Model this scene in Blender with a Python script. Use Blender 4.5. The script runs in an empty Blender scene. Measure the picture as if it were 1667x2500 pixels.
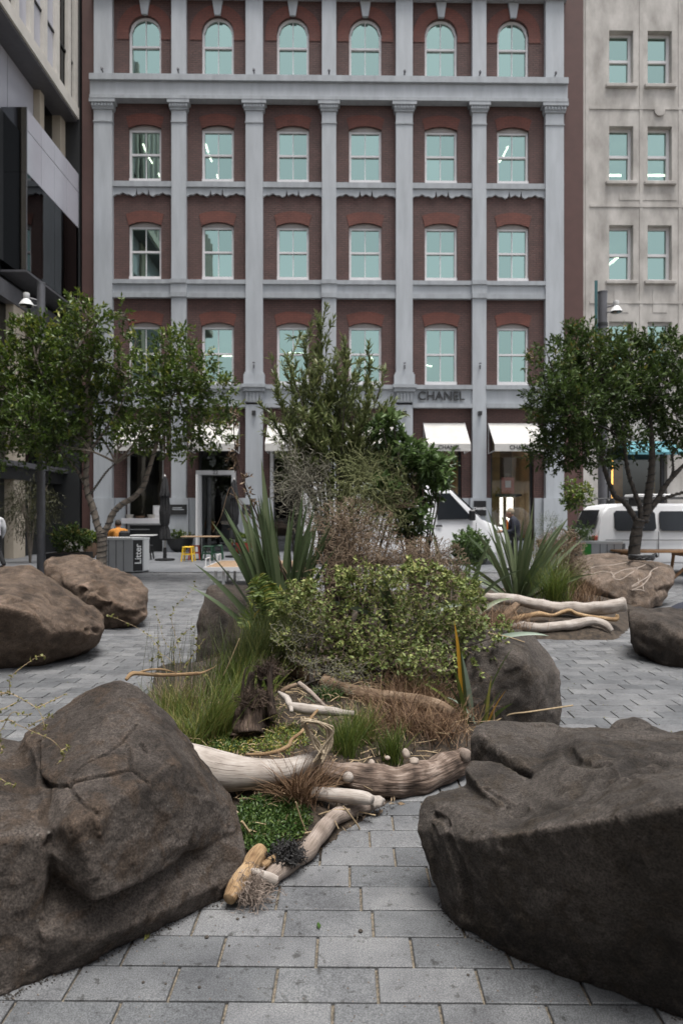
import bpy, bmesh, math, random
import numpy as np
from mathutils import Vector, Matrix, noise as mnoise
from mathutils.bvhtree import BVHTree
R = math.radians
rng = np.random.default_rng(7)
random.seed(7)
SC = bpy.context.scene
COL = SC.collection
# ------------------------------------------------------------------ camera, sky, sun, exposure
FPX, CX, CY, CAMH = 1667.0, 833.5, 1250.0, 1.5       # focal length and centre in photo pixels, eye height
cd = bpy.data.cameras.new('camera'); cam = bpy.data.objects.new('camera', cd); COL.objects.link(cam)
cam.location = (0, 0, CAMH); cam.rotation_euler = (R(90), 0, 0)
cd.sensor_fit = 'VERTICAL'; cd.sensor_height = 36; cd.sensor_width = 24; cd.lens = 24.0
cd.clip_start = .05; cd.clip_end = 500
cd.dof.use_dof = True; cd.dof.focus_distance = 3.6; cd.dof.aperture_fstop = 3.2
SC.camera = cam
SUN_EL, SUN_ROT = 78, 152
w = bpy.data.worlds.new('World'); SC.world = w; w.use_nodes = True
nt = w.node_tree; bg = nt.nodes['Background']
sky = nt.nodes.new('ShaderNodeTexSky'); sky.sky_type = 'NISHITA'; sky.sun_disc = False
sky.sun_elevation = R(SUN_EL); sky.sun_rotation = R(SUN_ROT); sky.air_density = 1.0; sky.dust_density = 4.0; sky.ozone_density = 1.0
hs = nt.nodes.new('ShaderNodeHueSaturation'); hs.inputs['Saturation'].default_value = .30
nt.links.new(sky.outputs[0], hs.inputs['Color']); nt.links.new(hs.outputs[0], bg.inputs[0]); bg.inputs[1].default_value = .088
sd = bpy.data.lights.new('sun', 'SUN'); sun = bpy.data.objects.new('sun', sd); COL.objects.link(sun)
sd.energy = 1.5; sd.angle = R(26); sd.color = (1, .97, .93)
_e, _a = R(SUN_EL), R(SUN_ROT)
_dir = Vector((math.sin(_a) * math.cos(_e), math.cos(_a) * math.cos(_e), math.sin(_e)))
sun.rotation_euler = _dir.to_track_quat('Z', 'Y').to_euler(); sun.location = (0, -10, 30)
SC.view_settings.view_transform = 'Standard'; SC.view_settings.look = 'None'
SC.view_settings.gamma = 1; SC.view_settings.use_curve_mapping = False
SC.view_settings.exposure = 1.42

# ------------------------------------------------------------------ helpers
def P(x, y, Z):                                   # photo pixel + depth (m) -> world point
    return Vector(((x - CX) / FPX * Z, Z, CAMH - (y - CY) / FPX * Z))
def G(x, y, h=0.0):                               # photo pixel on a level plane of height h
    return P(x, y, (CAMH - h) * FPX / (y - CY))
def tag(o, label=None, cat=None, group=None, kind=None):
    if label: o['label'] = label
    if cat: o['category'] = cat
    if group: o['group'] = group
    if kind: o['kind'] = kind
    return o
def empty(name, loc=(0, 0, 0), rz=0, label=None, cat=None, group=None):
    o = bpy.data.objects.new(name, None); COL.objects.link(o); o.location = loc; o.rotation_euler = (0, 0, rz)
    o.empty_display_size = .1
    return tag(o, label, cat, group)
def link(name, me, mat=None, parent=None, smooth=False):
    o = bpy.data.objects.new(name, me); COL.objects.link(o)
    if mat is not None and not me.materials: me.materials.append(mat)
    if smooth: me.polygons.foreach_set('use_smooth', [True] * len(me.polygons))
    if parent: o.parent = parent
    return o
class MB:
    def __init__(s): s.v = []; s.f = []
    def add(s, vs, fs):
        n = len(s.v); s.v += [tuple(q) for q in vs]; s.f += [tuple(i + n for i in f) for f in fs]; return s
    def box(s, x0, x1, y0, y1, z0, z1, ch=0.0):
        if x0 > x1: x0, x1 = x1, x0
        if y0 > y1: y0, y1 = y1, y0
        if z0 > z1: z0, z1 = z1, z0
        if ch <= 0:
            return s.add([(x0,y0,z0),(x1,y0,z0),(x1,y1,z0),(x0,y1,z0),(x0,y0,z1),(x1,y0,z1),(x1,y1,z1),(x0,y1,z1)],
                         [(0,3,2,1),(4,5,6,7),(0,1,5,4),(1,2,6,5),(2,3,7,6),(3,0,4,7)])
        b = bmesh.new(); bmesh.ops.create_cube(b, size=1)
        for q in b.verts: q.co = Vector(((x0+x1)/2 + q.co.x*(x1-x0), (y0+y1)/2 + q.co.y*(y1-y0), (z0+z1)/2 + q.co.z*(z1-z0)))
        bmesh.ops.bevel(b, geom=list(b.edges), offset=ch, segments=1, affect='EDGES')
        b.verts.index_update(); s.add([q.co for q in b.verts], [[q.index for q in f.verts] for f in b.faces]); b.free(); return s
    def prism(s, poly, y0, y1, axis='y'):          # poly in (x,z) [axis y], (y,z) [axis x] or (x,y) [axis z]
        n = len(poly)
        def c(p, t): return {'y': (p[0], t, p[1]), 'x': (t, p[0], p[1]), 'z': (p[0], p[1], t)}[axis]
        vs = [c(p, y0) for p in poly] + [c(p, y1) for p in poly]
        return s.add(vs, [tuple(range(n))[::-1], tuple(range(n, 2*n))] + [(i, (i+1) % n, n+(i+1) % n, n+i) for i in range(n)])
    def tube(s, pts, rad, seg=8, cap=True, flat=1.0):
        pts = [Vector(p) for p in pts]; n = len(pts)
        if not hasattr(rad, '__len__'): rad = [rad]*n
        up = Vector((0, 0, 1)); vs = []
        t0 = (pts[1]-pts[0]).normalized()
        if abs(t0.dot(up)) > .95: up = Vector((1, 0, 0))
        a = t0.cross(up).normalized()
        for i in range(n):
            t = (pts[min(i+1, n-1)] - pts[max(i-1, 0)])
            if t.length < 1e-9: t = t0
            t.normalize(); a = (a - t*a.dot(t))
            a = a.normalized() if a.length > 1e-6 else t.orthogonal().normalized()
            b = t.cross(a)
            for k in range(seg):
                g = 2*math.pi*k/seg; vs.append(pts[i] + a*(math.cos(g)*rad[i]) + b*(math.sin(g)*rad[i]*flat))
        fs = [(i*seg+k, i*seg+(k+1) % seg, (i+1)*seg+(k+1) % seg, (i+1)*seg+k) for i in range(n-1) for k in range(seg)]
        if cap: fs += [tuple(range(seg))[::-1], tuple((n-1)*seg+k for k in range(seg))]
        return s.add(vs, fs)
    def lathe(s, prof, c=(0, 0, 0), seg=20, axis='z'):
        vs = []; n = len(prof)
        for r, z in prof:
            for k in range(seg):
                g = 2*math.pi*k/seg; p = (math.cos(g)*r, math.sin(g)*r, z)
                if axis == 'x': p = (p[2], p[0], p[1])
                if axis == 'y': p = (p[0], p[2], p[1])
                vs.append((c[0]+p[0], c[1]+p[1], c[2]+p[2]))
        fs = [(i*seg+k, i*seg+(k+1) % seg, (i+1)*seg+(k+1) % seg, (i+1)*seg+k) for i in range(n-1) for k in range(seg)]
        fs += [tuple(range(seg))[::-1], tuple((n-1)*seg+k for k in range(seg))]
        return s.add(vs, fs)
    def mesh(s, name='mesh'):
        me = bpy.data.meshes.new(name); me.from_pydata(s.v, [], s.f); me.update()
        b = bmesh.new(); b.from_mesh(me); bmesh.ops.recalc_face_normals(b, faces=b.faces); b.to_mesh(me); b.free()
        return me
    def build(s, name, mat, parent=None, smooth=False):
        o = link(name, s.mesh(name), mat, parent)
        if smooth:
            o.data.polygons.foreach_set('use_smooth', [True]*len(o.data.polygons))
            o.data.set_sharp_from_angle(angle=R(40))
        return o
def catmull(pts, n=6):
    out = []; m = len(pts)
    arr = [np.array(p, float) for p in pts]
    for i in range(m-1):
        p0 = arr[max(i-1, 0)]; p1 = arr[i]; p2 = arr[i+1]; p3 = arr[min(i+2, m-1)]
        for k in range(n):
            t = k/n
            out.append(.5*((2*p1) + (-p0+p2)*t + (2*p0-5*p1+4*p2-p3)*t*t + (-p0+3*p1-3*p2+p3)*t**3))
    out.append(arr[-1]); return out
def spline(pts, rad, n=6):
    q = catmull([list(p)+[r] for p, r in zip(pts, rad)], n)
    return [Vector(v[:3]) for v in q], [max(.0005, v[3]) for v in q]
def text_mesh(s, size, depth=.01, bold=0.0):
    c = bpy.data.curves.new('t', 'FONT'); c.body = s; c.size = size; c.extrude = depth; c.offset = bold
    c.align_x = 'CENTER'; c.align_y = 'CENTER'
    o = bpy.data.objects.new('t', c); COL.objects.link(o)
    bpy.context.view_layer.update()
    me = bpy.data.meshes.new_from_object(o.evaluated_get(bpy.context.evaluated_depsgraph_get()))
    bpy.data.objects.remove(o); me.materials.clear(); return me
def text(name, s, size, loc, mat, parent, rot=(90, 0, 0), depth=.01, bold=0.0):
    o = link(name, text_mesh(s, size, depth, bold), mat, parent)
    o.location = loc; o.rotation_euler = [R(a) for a in rot]; return o
def remeshed(mb, voxel):
    me = mb.mesh('tmp'); o = bpy.data.objects.new('tmp', me); COL.objects.link(o)
    m = o.modifiers.new('r', 'REMESH'); m.mode = 'VOXEL'; m.voxel_size = voxel; m.use_smooth_shade = True
    bpy.context.view_layer.update()
    out = bpy.data.meshes.new_from_object(o.evaluated_get(bpy.context.evaluated_depsgraph_get()))
    bpy.data.objects.remove(o); bpy.data.meshes.remove(me); out.materials.clear(); return out
def get_co(me):
    a = np.empty(len(me.vertices)*3, np.float32); me.vertices.foreach_get('co', a); return a.reshape(-1, 3).astype(float)
def set_co(me, a):
    me.vertices.foreach_set('co', a.astype(np.float32).ravel()); me.update()
def get_no(me):
    a = np.empty(len(me.vertices)*3, np.float32); me.vertices.foreach_get('normal', a); return a.reshape(-1, 3).astype(float)
def smooth_co(me, it, lam=.5):
    e = np.empty(len(me.edges)*2, np.int32); me.edges.foreach_get('vertices', e); e = e.reshape(-1, 2)
    co = get_co(me); n = len(co); deg = np.bincount(e.ravel(), minlength=n)[:, None]
    for _ in range(it):
        s = np.zeros_like(co)
        for k in range(3): s[:, k] = np.bincount(e[:, 0], co[e[:, 1], k], n) + np.bincount(e[:, 1], co[e[:, 0], k], n)
        co = co*(1-lam) + lam*s/np.maximum(deg, 1)
    set_co(me, co)
def tri_mesh(name, V, F, tone=None, smooth=False):    # fast numpy mesh; F (m,k)
    me = bpy.data.meshes.new(name); V = np.asarray(V, np.float32); F = np.asarray(F, np.int32); k = F.shape[1]
    me.vertices.add(len(V)); me.vertices.foreach_set('co', V.ravel())
    me.loops.add(F.size); me.loops.foreach_set('vertex_index', F.ravel())
    me.polygons.add(len(F)); me.polygons.foreach_set('loop_start', np.arange(0, F.size, k, dtype=np.int32))
    if smooth: me.polygons.foreach_set('use_smooth', np.ones(len(F), bool))
    me.update(calc_edges=True)
    if tone is not None:
        at = me.attributes.new('tone', 'FLOAT', 'POINT'); at.data.foreach_set('value', np.asarray(tone, np.float32))
    return me

# ------------------------------------------------------------------ materials
def nodes(name):
    m = bpy.data.materials.new(name); m.use_nodes = True; t = m.node_tree; return m, t, t.nodes['Principled BSDF']
def N(t, ty, **kw):
    n = t.nodes.new(ty)
    for k, v in kw.items():
        if k in n.inputs.keys(): n.inputs[k].default_value = v
        else: setattr(n, k, v)
    return n
def ramp(t, stops):
    r = t.nodes.new('ShaderNodeValToRGB'); e = r.color_ramp.elements
    while len(e) < len(stops): e.new(.5)
    for el, (p, c) in zip(e, stops): el.position = p; el.color = (*c, 1) if len(c) == 3 else c
    return r
def mat(name, col, rough=.6, var=.12, scale=6, bump=0.0, bscale=40, metal=0.0, spec=.5, col2=None, detail=6, streak=None):
    m, t, p = nodes(name); L = t.links.new
    tc = N(t, 'ShaderNodeTexCoord'); nz = N(t, 'ShaderNodeTexNoise', Scale=scale, Detail=detail, Roughness=.6)
    if streak:
        mp = N(t, 'ShaderNodeMapping'); mp.inputs['Scale'].default_value = streak; L(tc.outputs['Object'], mp.inputs[0]); L(mp.outputs[0], nz.inputs['Vector'])
    else: L(tc.outputs['Object'], nz.inputs['Vector'])
    a = tuple(c*(1-var) for c in col); b = tuple(min(1, c*(1+var)) for c in (col2 or col))
    r = ramp(t, [(.3, a), (.7, b)]); L(nz.outputs['Fac'], r.inputs[0]); L(r.outputs[0], p.inputs['Base Color'])
    p.inputs['Roughness'].default_value = rough; p.inputs['Metallic'].default_value = metal
    p.inputs['Specular IOR Level'].default_value = spec
    if bump:
        n2 = N(t, 'ShaderNodeTexNoise', Scale=bscale, Detail=5); L(tc.outputs['Object'], n2.inputs['Vector'])
        bp = N(t, 'ShaderNodeBump', Strength=bump, Distance=.01); L(n2.outputs['Fac'], bp.inputs['Height']); L(bp.outputs[0], p.inputs['Normal'])
    return m
def leaf_mat(name, stops, rough=.45, trans=.25, spec=.4):
    m, t, p = nodes(name); L = t.links.new
    at = N(t, 'ShaderNodeAttribute', attribute_name='tone'); oi = N(t, 'ShaderNodeObjectInfo')
    r = ramp(t, stops); L(at.outputs['Fac'], r.inputs[0])
    p.inputs['Roughness'].default_value = rough; p.inputs['Specular IOR Level'].default_value = spec
    L(r.outputs[0], p.inputs['Base Color'])
    tr = N(t, 'ShaderNodeBsdfTranslucent'); L(r.outputs[0], tr.inputs['Color'])
    mx = N(t, 'ShaderNodeMixShader', Fac=trans); out = t.nodes['Material Output']
    L(p.outputs[0], mx.inputs[1]); L(tr.outputs[0], mx.inputs[2]); L(mx.outputs[0], out.inputs[0])
    return m
def emit(name, col, s):
    m, t, p = nodes(name); p.inputs['Base Color'].default_value = (*col, 1)
    p.inputs['Emission Color'].default_value = (*col, 1); p.inputs['Emission Strength'].default_value = s; return m
def rock_mat(name, base, dark, rust, spots=.5, bump=1.0, strata=0.0):
    m, t, p = nodes(name); L = t.links.new
    tc = N(t, 'ShaderNodeTexCoord')
    n1 = N(t, 'ShaderNodeTexNoise', Scale=2.6, Detail=9, Roughness=.62); L(tc.outputs['Object'], n1.inputs['Vector'])
    n2 = N(t, 'ShaderNodeTexNoise', Scale=7.5, Detail=8, Roughness=.65, Distortion=.8); L(tc.outputs['Object'], n2.inputs['Vector'])
    n3 = N(t, 'ShaderNodeTexNoise', Scale=130, Detail=6, Roughness=.75); L(tc.outputs['Object'], n3.inputs['Vector'])
    r1 = ramp(t, [(.38, dark), (.5, base), (.63, tuple(c*1.3 for c in base))]); L(n1.outputs['Fac'], r1.inputs[0])
    r2 = ramp(t, [(.5, (0, 0, 0)), (.6, (.85, .85, .85))]); L(n2.outputs['Fac'], r2.inputs[0])
    mx = N(t, 'ShaderNodeMix', data_type='RGBA'); L(r2.outputs[0], mx.inputs[0]); L(r1.outputs[0], mx.inputs[6]); mx.inputs[7].default_value = (*rust, 1)
    r3 = ramp(t, [(.38, (.42, .42, .42)), (.5, (1, 1, 1)), (.63, (1.7, 1.7, 1.7))]); L(n3.outputs['Fac'], r3.inputs[0])
    m2 = N(t, 'ShaderNodeMix', data_type='RGBA', blend_type='MULTIPLY'); m2.inputs[0].default_value = .9
    L(mx.outputs[2], m2.inputs[6]); L(r3.outputs[0], m2.inputs[7])
    # worn edges paler and creases darker by pointiness, then pale lichen flecks
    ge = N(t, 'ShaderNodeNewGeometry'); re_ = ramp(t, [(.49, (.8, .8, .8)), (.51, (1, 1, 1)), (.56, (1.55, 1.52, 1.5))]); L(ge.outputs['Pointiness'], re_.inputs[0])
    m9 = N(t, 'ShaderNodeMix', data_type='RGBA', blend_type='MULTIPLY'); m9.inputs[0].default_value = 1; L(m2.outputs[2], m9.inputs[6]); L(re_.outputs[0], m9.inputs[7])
    v = N(t, 'ShaderNodeTexVoronoi', Scale=17); L(tc.outputs['Object'], v.inputs['Vector'])
    n4 = N(t, 'ShaderNodeTexNoise', Scale=4.1, Detail=3); L(tc.outputs['Object'], n4.inputs['Vector'])
    ma = N(t, 'ShaderNodeMath', operation='MULTIPLY_ADD'); L(n4.outputs['Fac'], ma.inputs[0]); ma.inputs[1].default_value = .25; ma.inputs[2].default_value = -.085
    lt = N(t, 'ShaderNodeMath', operation='LESS_THAN'); L(v.outputs['Distance'], lt.inputs[0]); L(ma.outputs[0], lt.inputs[1])
    mu = N(t, 'ShaderNodeMath', operation='MULTIPLY'); L(lt.outputs[0], mu.inputs[0]); mu.inputs[1].default_value = spots
    m3 = N(t, 'ShaderNodeMix', data_type='RGBA'); L(mu.outputs[0], m3.inputs[0]); L(m9.outputs[2], m3.inputs[6]); m3.inputs[7].default_value = (.33, .31, .28, 1)
    L(m3.outputs[2], p.inputs['Base Color']); p.inputs['Roughness'].default_value = .82; p.inputs['Specular IOR Level'].default_value = .3
    n6 = N(t, 'ShaderNodeTexNoise', Scale=13, Detail=6, Roughness=.6, Distortion=.4); L(tc.outputs['Object'], n6.inputs['Vector'])
    b0 = N(t, 'ShaderNodeBump', Strength=.7*bump, Distance=.07); L(n6.outputs['Fac'], b0.inputs['Height'])
    n5 = N(t, 'ShaderNodeTexNoise', Scale=42, Detail=7, Roughness=.7); L(tc.outputs['Object'], n5.inputs['Vector'])
    b1 = N(t, 'ShaderNodeBump', Strength=1.0*bump, Distance=.03); L(n5.outputs['Fac'], b1.inputs['Height']); L(b0.outputs[0], b1.inputs['Normal'])
    b2 = N(t, 'ShaderNodeBump', Strength=1.0*bump, Distance=.008); L(n3.outputs['Fac'], b2.inputs['Height']); L(b1.outputs[0], b2.inputs['Normal'])
    L(b2.outputs[0], p.inputs['Normal']); return m
def wood_mat(name, c1, c2, c3, stretch=(1, 1, 1), sc=9, bump=.6):     # fibres follow the tube's 'along' attribute
    m, t, p = nodes(name); L = t.links.new
    at = N(t, 'ShaderNodeAttribute', attribute_name='grain', attribute_type='GEOMETRY')
    n1 = N(t, 'ShaderNodeTexNoise', Scale=sc, Detail=8, Roughness=.65, Distortion=.3); L(at.outputs['Vector'], n1.inputs['Vector'])
    tc = N(t, 'ShaderNodeTexCoord'); n2 = N(t, 'ShaderNodeTexNoise', Scale=11, Detail=5); L(tc.outputs['Object'], n2.inputs['Vector'])
    ad = N(t, 'ShaderNodeMath', operation='MULTIPLY_ADD'); L(n2.outputs['Fac'], ad.inputs[0]); ad.inputs[1].default_value = .55
    hf = N(t, 'ShaderNodeMath', operation='MULTIPLY'); L(n1.outputs['Fac'], hf.inputs[0]); hf.inputs[1].default_value = .45; L(hf.outputs[0], ad.inputs[2])
    r = ramp(t, [(.36, c1), (.5, c2), (.62, c3)]); L(ad.outputs[0], r.inputs[0])
    mp = N(t, 'ShaderNodeMapping'); mp.inputs['Scale'].default_value = (2.2, 2.2, .7); L(at.outputs['Vector'], mp.inputs[0])
    n3 = N(t, 'ShaderNodeTexNoise', Scale=sc, Detail=4, Roughness=.55); L(mp.outputs[0], n3.inputs['Vector'])
    rk_ = ramp(t, [(.36, (.3, .26, .24)), (.42, (1, 1, 1))]); L(n3.outputs['Fac'], rk_.inputs[0])
    mm = N(t, 'ShaderNodeMix', data_type='RGBA', blend_type='MULTIPLY'); mm.inputs[0].default_value = .85; L(r.outputs[0], mm.inputs[6]); L(rk_.outputs[0], mm.inputs[7]); L(mm.outputs[2], p.inputs['Base Color'])
    p.inputs['Roughness'].default_value = .75; p.inputs['Specular IOR Level'].default_value = .25
    b = N(t, 'ShaderNodeBump', Strength=bump, Distance=.008); L(n1.outputs['Fac'], b.inputs['Height']); L(b.outputs[0], p.inputs['Normal'])
    return m
def glass_mat(name, tint, refl, fac=.75, rough=.02):
    m, t, p = nodes(name); L = t.links.new; t.nodes.remove(p)
    a = N(t, 'ShaderNodeBsdfTransparent'); a.inputs[0].default_value = (*tint, 1)
    g = N(t, 'ShaderNodeBsdfGlossy', Roughness=rough); g.inputs[0].default_value = (*refl, 1)
    oi = N(t, 'ShaderNodeObjectInfo'); vr = ramp(t, [(0, tuple(c*.86 for c in refl)), (1, tuple(min(1, c*1.1) for c in refl))]); L(oi.outputs['Random'], vr.inputs[0]); L(vr.outputs[0], g.inputs[0])
    mx = N(t, 'ShaderNodeMixShader', Fac=fac); L(a.outputs[0], mx.inputs[1]); L(g.outputs[0], mx.inputs[2])
    tc = N(t, 'ShaderNodeTexCoord'); nz = N(t, 'ShaderNodeTexNoise', Scale=.7, Detail=2); L(tc.outputs['Object'], nz.inputs['Vector'])
    b = N(t, 'ShaderNodeBump', Strength=.06, Distance=.05); L(nz.outputs['Fac'], b.inputs['Height']); L(b.outputs[0], g.inputs['Normal'])
    L(mx.outputs[0], t.nodes['Material Output'].inputs[0]); return m
def brick_mat(name, c1, c2, mortar, bump=.5):
    m, t, p = nodes(name); L = t.links.new
    tc = N(t, 'ShaderNodeTexCoord'); sp = N(t, 'ShaderNodeSeparateXYZ'); L(tc.outputs['Object'], sp.inputs[0])
    cb = N(t, 'ShaderNodeCombineXYZ'); L(sp.outputs[0], cb.inputs[0]); L(sp.outputs[2], cb.inputs[1])
    bk = N(t, 'ShaderNodeTexBrick', Scale=1.0); L(cb.outputs[0], bk.inputs['Vector'])
    bk.inputs['Color1'].default_value = (*c1, 1); bk.inputs['Color2'].default_value = (*c2, 1); bk.inputs['Mortar'].default_value = (*mortar, 1)
    bk.inputs['Mortar Size'].default_value = .011; bk.inputs['Brick Width'].default_value = .24; bk.inputs['Row Height'].default_value = .08; bk.inputs['Mortar Smooth'].default_value = .3
    nz = N(t, 'ShaderNodeTexNoise', Scale=1.6, Detail=8, Roughness=.65); L(tc.outputs['Object'], nz.inputs['Vector'])
    r = ramp(t, [(.3, (.78, .78, .78)), (.7, (1.22, 1.2, 1.2))]); L(nz.outputs['Fac'], r.inputs[0])
    mx = N(t, 'ShaderNodeMix', data_type='RGBA', blend_type='MULTIPLY'); mx.inputs[0].default_value = 1; L(bk.outputs['Color'], mx.inputs[6]); L(r.outputs[0], mx.inputs[7])
    L(mx.outputs[2], p.inputs['Base Color']); p.inputs['Roughness'].default_value = .7
    b = N(t, 'ShaderNodeBump', Strength=bump, Distance=.012, invert=True); L(bk.outputs['Fac'], b.inputs['Height']); L(b.outputs[0], p.inputs['Normal'])
    return m
def paver_mat():
    m, t, p = nodes('basalt_paver'); L = t.links.new
    tc = N(t, 'ShaderNodeTexCoord'); oi = N(t, 'ShaderNodeObjectInfo'); at = N(t, 'ShaderNodeAttribute', attribute_name='tone')
    ge = N(t, 'ShaderNodeNewGeometry')
    ad = N(t, 'ShaderNodeMath', operation='ADD'); L(oi.outputs['Random'], ad.inputs[0]); L(at.outputs['Fac'], ad.inputs[1])
    n1 = N(t, 'ShaderNodeTexNoise', Scale=3.2, Detail=6, Roughness=.65); L(ge.outputs['Position'], n1.inputs['Vector'])
    n2 = N(t, 'ShaderNodeTexNoise', Scale=230, Detail=3, Roughness=.7); L(ge.outputs['Position'], n2.inputs['Vector'])
    n3 = N(t, 'ShaderNodeTexNoise', Scale=24, Detail=5, Roughness=.6); L(ge.outputs['Position'], n3.inputs['Vector'])
    r1 = ramp(t, [(.0, (.094, .098, .103)), (.5, (.122, .125, .130)), (1, (.150, .152, .156))]); L(ad.outputs[0], r1.inputs[0])
    r2 = ramp(t, [(.32, (.66, .66, .67)), (.52, (1, 1, 1)), (.7, (1.28, 1.27, 1.24))]); L(n1.outputs['Fac'], r2.inputs[0])
    r3 = ramp(t, [(.38, (.6, .6, .6)), (.5, (1, 1, 1)), (.62, (1.6, 1.6, 1.58))]); L(n2.outputs['Fac'], r3.inputs[0])
    r4 = ramp(t, [(.33, (.45, .44, .42)), (.41, (1, 1, 1)), (.62, (1, 1, 1)), (.75, (1.15, 1.14, 1.12))]); L(n3.outputs['Fac'], r4.inputs[0])
    cur = r1.outputs[0]
    for rr in (r2, r3, r4):
        mx = N(t, 'ShaderNodeMix', data_type='RGBA', blend_type='MULTIPLY'); mx.inputs[0].default_value = 1
        L(cur, mx.inputs[6]); L(rr.outputs[0], mx.inputs[7]); cur = mx.outputs[2]
    L(cur, p.inputs['Base Color']); p.inputs['Roughness'].default_value = .55; p.inputs['Specular IOR Level'].default_value = .4
    b = N(t, 'ShaderNodeBump', Strength=.25, Distance=.002); L(n2.outputs['Fac'], b.inputs['Height']); L(b.outputs[0], p.inputs['Normal'])
    return m
def far_paving_mat():
    m, t, p = nodes('far_paving'); L = t.links.new
    ge = N(t, 'ShaderNodeNewGeometry')
    bk = N(t, 'ShaderNodeTexBrick', Scale=1.0); L(ge.outputs['Position'], bk.inputs['Vector'])
    bk.inputs['Color1'].default_value = (.13, .137, .148, 1); bk.inputs['Color2'].default_value = (.17, .176, .188, 1); bk.inputs['Mortar'].default_value = (.075, .073, .07, 1)
    bk.inputs['Mortar Size'].default_value = .008; bk.inputs['Brick Width'].default_value = .6; bk.inputs['Row Height'].default_value = .3
    nz = N(t, 'ShaderNodeTexNoise', Scale=.7, Detail=7, Roughness=.6); L(ge.outputs['Position'], nz.inputs['Vector'])
    r = ramp(t, [(.3, (.75, .75, .76)), (.7, (1.25, 1.25, 1.24))]); L(nz.outputs['Fac'], r.inputs[0])
    mx = N(t, 'ShaderNodeMix', data_type='RGBA', blend_type='MULTIPLY'); mx.inputs[0].default_value = 1; L(bk.outputs['Color'], mx.inputs[6]); L(r.outputs[0], mx.inputs[7])
    L(mx.outputs[2], p.inputs['Base Color']); p.inputs['Roughness'].default_value = .5; return m

M = {}
M['paver'] = paver_mat(); M['far_paving'] = far_paving_mat()
M['joint'] = mat('joint_sand', (.06, .05, .04), .95, .5, 90, .5, 200, col2=(.17, .145, .11))
M['soil'] = mat('soil', (.018, .013, .009), .95, .5, 18, 1.0, 60, col2=(.048, .035, .024))
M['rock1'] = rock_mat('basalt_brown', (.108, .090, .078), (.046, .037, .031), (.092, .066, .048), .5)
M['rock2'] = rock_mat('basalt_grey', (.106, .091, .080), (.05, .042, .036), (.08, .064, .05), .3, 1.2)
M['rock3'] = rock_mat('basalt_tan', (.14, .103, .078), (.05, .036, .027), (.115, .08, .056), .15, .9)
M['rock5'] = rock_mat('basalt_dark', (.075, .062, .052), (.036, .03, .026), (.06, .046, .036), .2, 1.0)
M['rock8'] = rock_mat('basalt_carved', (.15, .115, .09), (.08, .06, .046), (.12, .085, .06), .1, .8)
M['groove'] = mat('carved_line', (.30, .25, .21), .9, .2, 20)
M['white_wood'] = wood_mat('silver_driftwood', (.26, .225, .195), (.345, .305, .27), (.43, .39, .355), sc=6, bump=.35)
M['tan_wood'] = wood_mat('tan_driftwood', (.17, .10, .05), (.36, .24, .13), (.46, .33, .2), sc=7, bump=1.0)
M['bark_wood'] = wood_mat('bark_driftwood', (.03, .02, .015), (.15, .108, .084), (.34, .27, .225), sc=4.5, bump=1.8)
M['grey_wood'] = wood_mat('grey_driftwood', (.14, .11, .09), (.26, .21, .175), (.38, .32, .28), sc=8, bump=.8)
M['brown_wood'] = wood_mat('brown_log', (.10, .066, .042), (.19, .13, .085), (.27, .2, .14), sc=8, bump=.8)
M['stump'] = wood_mat('rotten_stump', (.018, .012, .009), (.05, .034, .025), (.14, .10, .075), sc=7, bump=1.5)
M['root'] = mat('dry_root', (.38, .31, .22), .8, .35, 60, .5, 200)
M['stick'] = mat('straw_stick', (.36, .27, .16), .75, .3, 40, .4, 150)
M['charcoal'] = mat('charcoal', (.012, .011, .011), .7, .5, 60)
M['bark'] = mat('tree_bark', (.16, .135, .11), .9, .4, 14, .9, 40)
M['bark_dark'] = mat('dark_tree_bark', (.055, .046, .038), .9, .4, 14, .9, 40)
M['twig_grey'] = leaf_mat('grey_twig', [(0, (.10, .095, .07)), (.5, (.17, .165, .125)), (1, (.26, .24, .19))], .8, 0.0)
M['twig_green'] = leaf_mat('green_twig', [(0, (0.08625, 0.09775, 0.0385)), (.5, (0.1495, 0.1667, 0.066)), (1, (0.2415, 0.2472, 0.121))], .8, 0.0)
M['twig_brown'] = leaf_mat('brown_twig', [(0, (.085, .056, .036)), (.5, (.165, .115, .074)), (1, (.28, .215, .155))], .8, 0.0)
M['twig_red'] = leaf_mat('red_brown_sedge', [(0, (.065, .034, .018)), (.5, (.135, .078, .043)), (1, (.27, .175, .10))], .7, .12)
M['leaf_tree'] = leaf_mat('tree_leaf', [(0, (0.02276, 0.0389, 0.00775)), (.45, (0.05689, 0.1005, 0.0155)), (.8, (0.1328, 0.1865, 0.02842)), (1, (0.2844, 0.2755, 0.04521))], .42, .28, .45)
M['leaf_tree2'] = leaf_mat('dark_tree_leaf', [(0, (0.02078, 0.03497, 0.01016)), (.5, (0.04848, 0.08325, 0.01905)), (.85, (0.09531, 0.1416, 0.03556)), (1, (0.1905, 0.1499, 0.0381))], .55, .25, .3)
M['leaf_narrow'] = leaf_mat('narrow_leaf', [(0, (.05, .065, .022)), (.4, (.115, .15, .052)), (.8, (.20, .23, .095)), (1, (.27, .27, .13))], .4, .32, .5)
M['leaf_broad'] = leaf_mat('broad_leaf', [(0, (0.042, 0.07, 0.0234)), (.5, (0.08925, 0.15, 0.0468)), (1, (0.1785, 0.25, 0.0945))], .36, .3, .5)
M['leaf_small'] = leaf_mat('small_leaf', [(0, (0.05544, 0.08404, 0.02194)), (.5, (0.1485, 0.1926, 0.05267)), (.85, (0.2772, 0.3064, 0.1024)), (1, (0.4356, 0.4114, 0.1536))], .5, .25, .35)
M['leaf_yellow'] = leaf_mat('yellow_green_leaf', [(0, (.10, .11, .025)), (1, (.27, .26, .08))], .5, .3)
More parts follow.
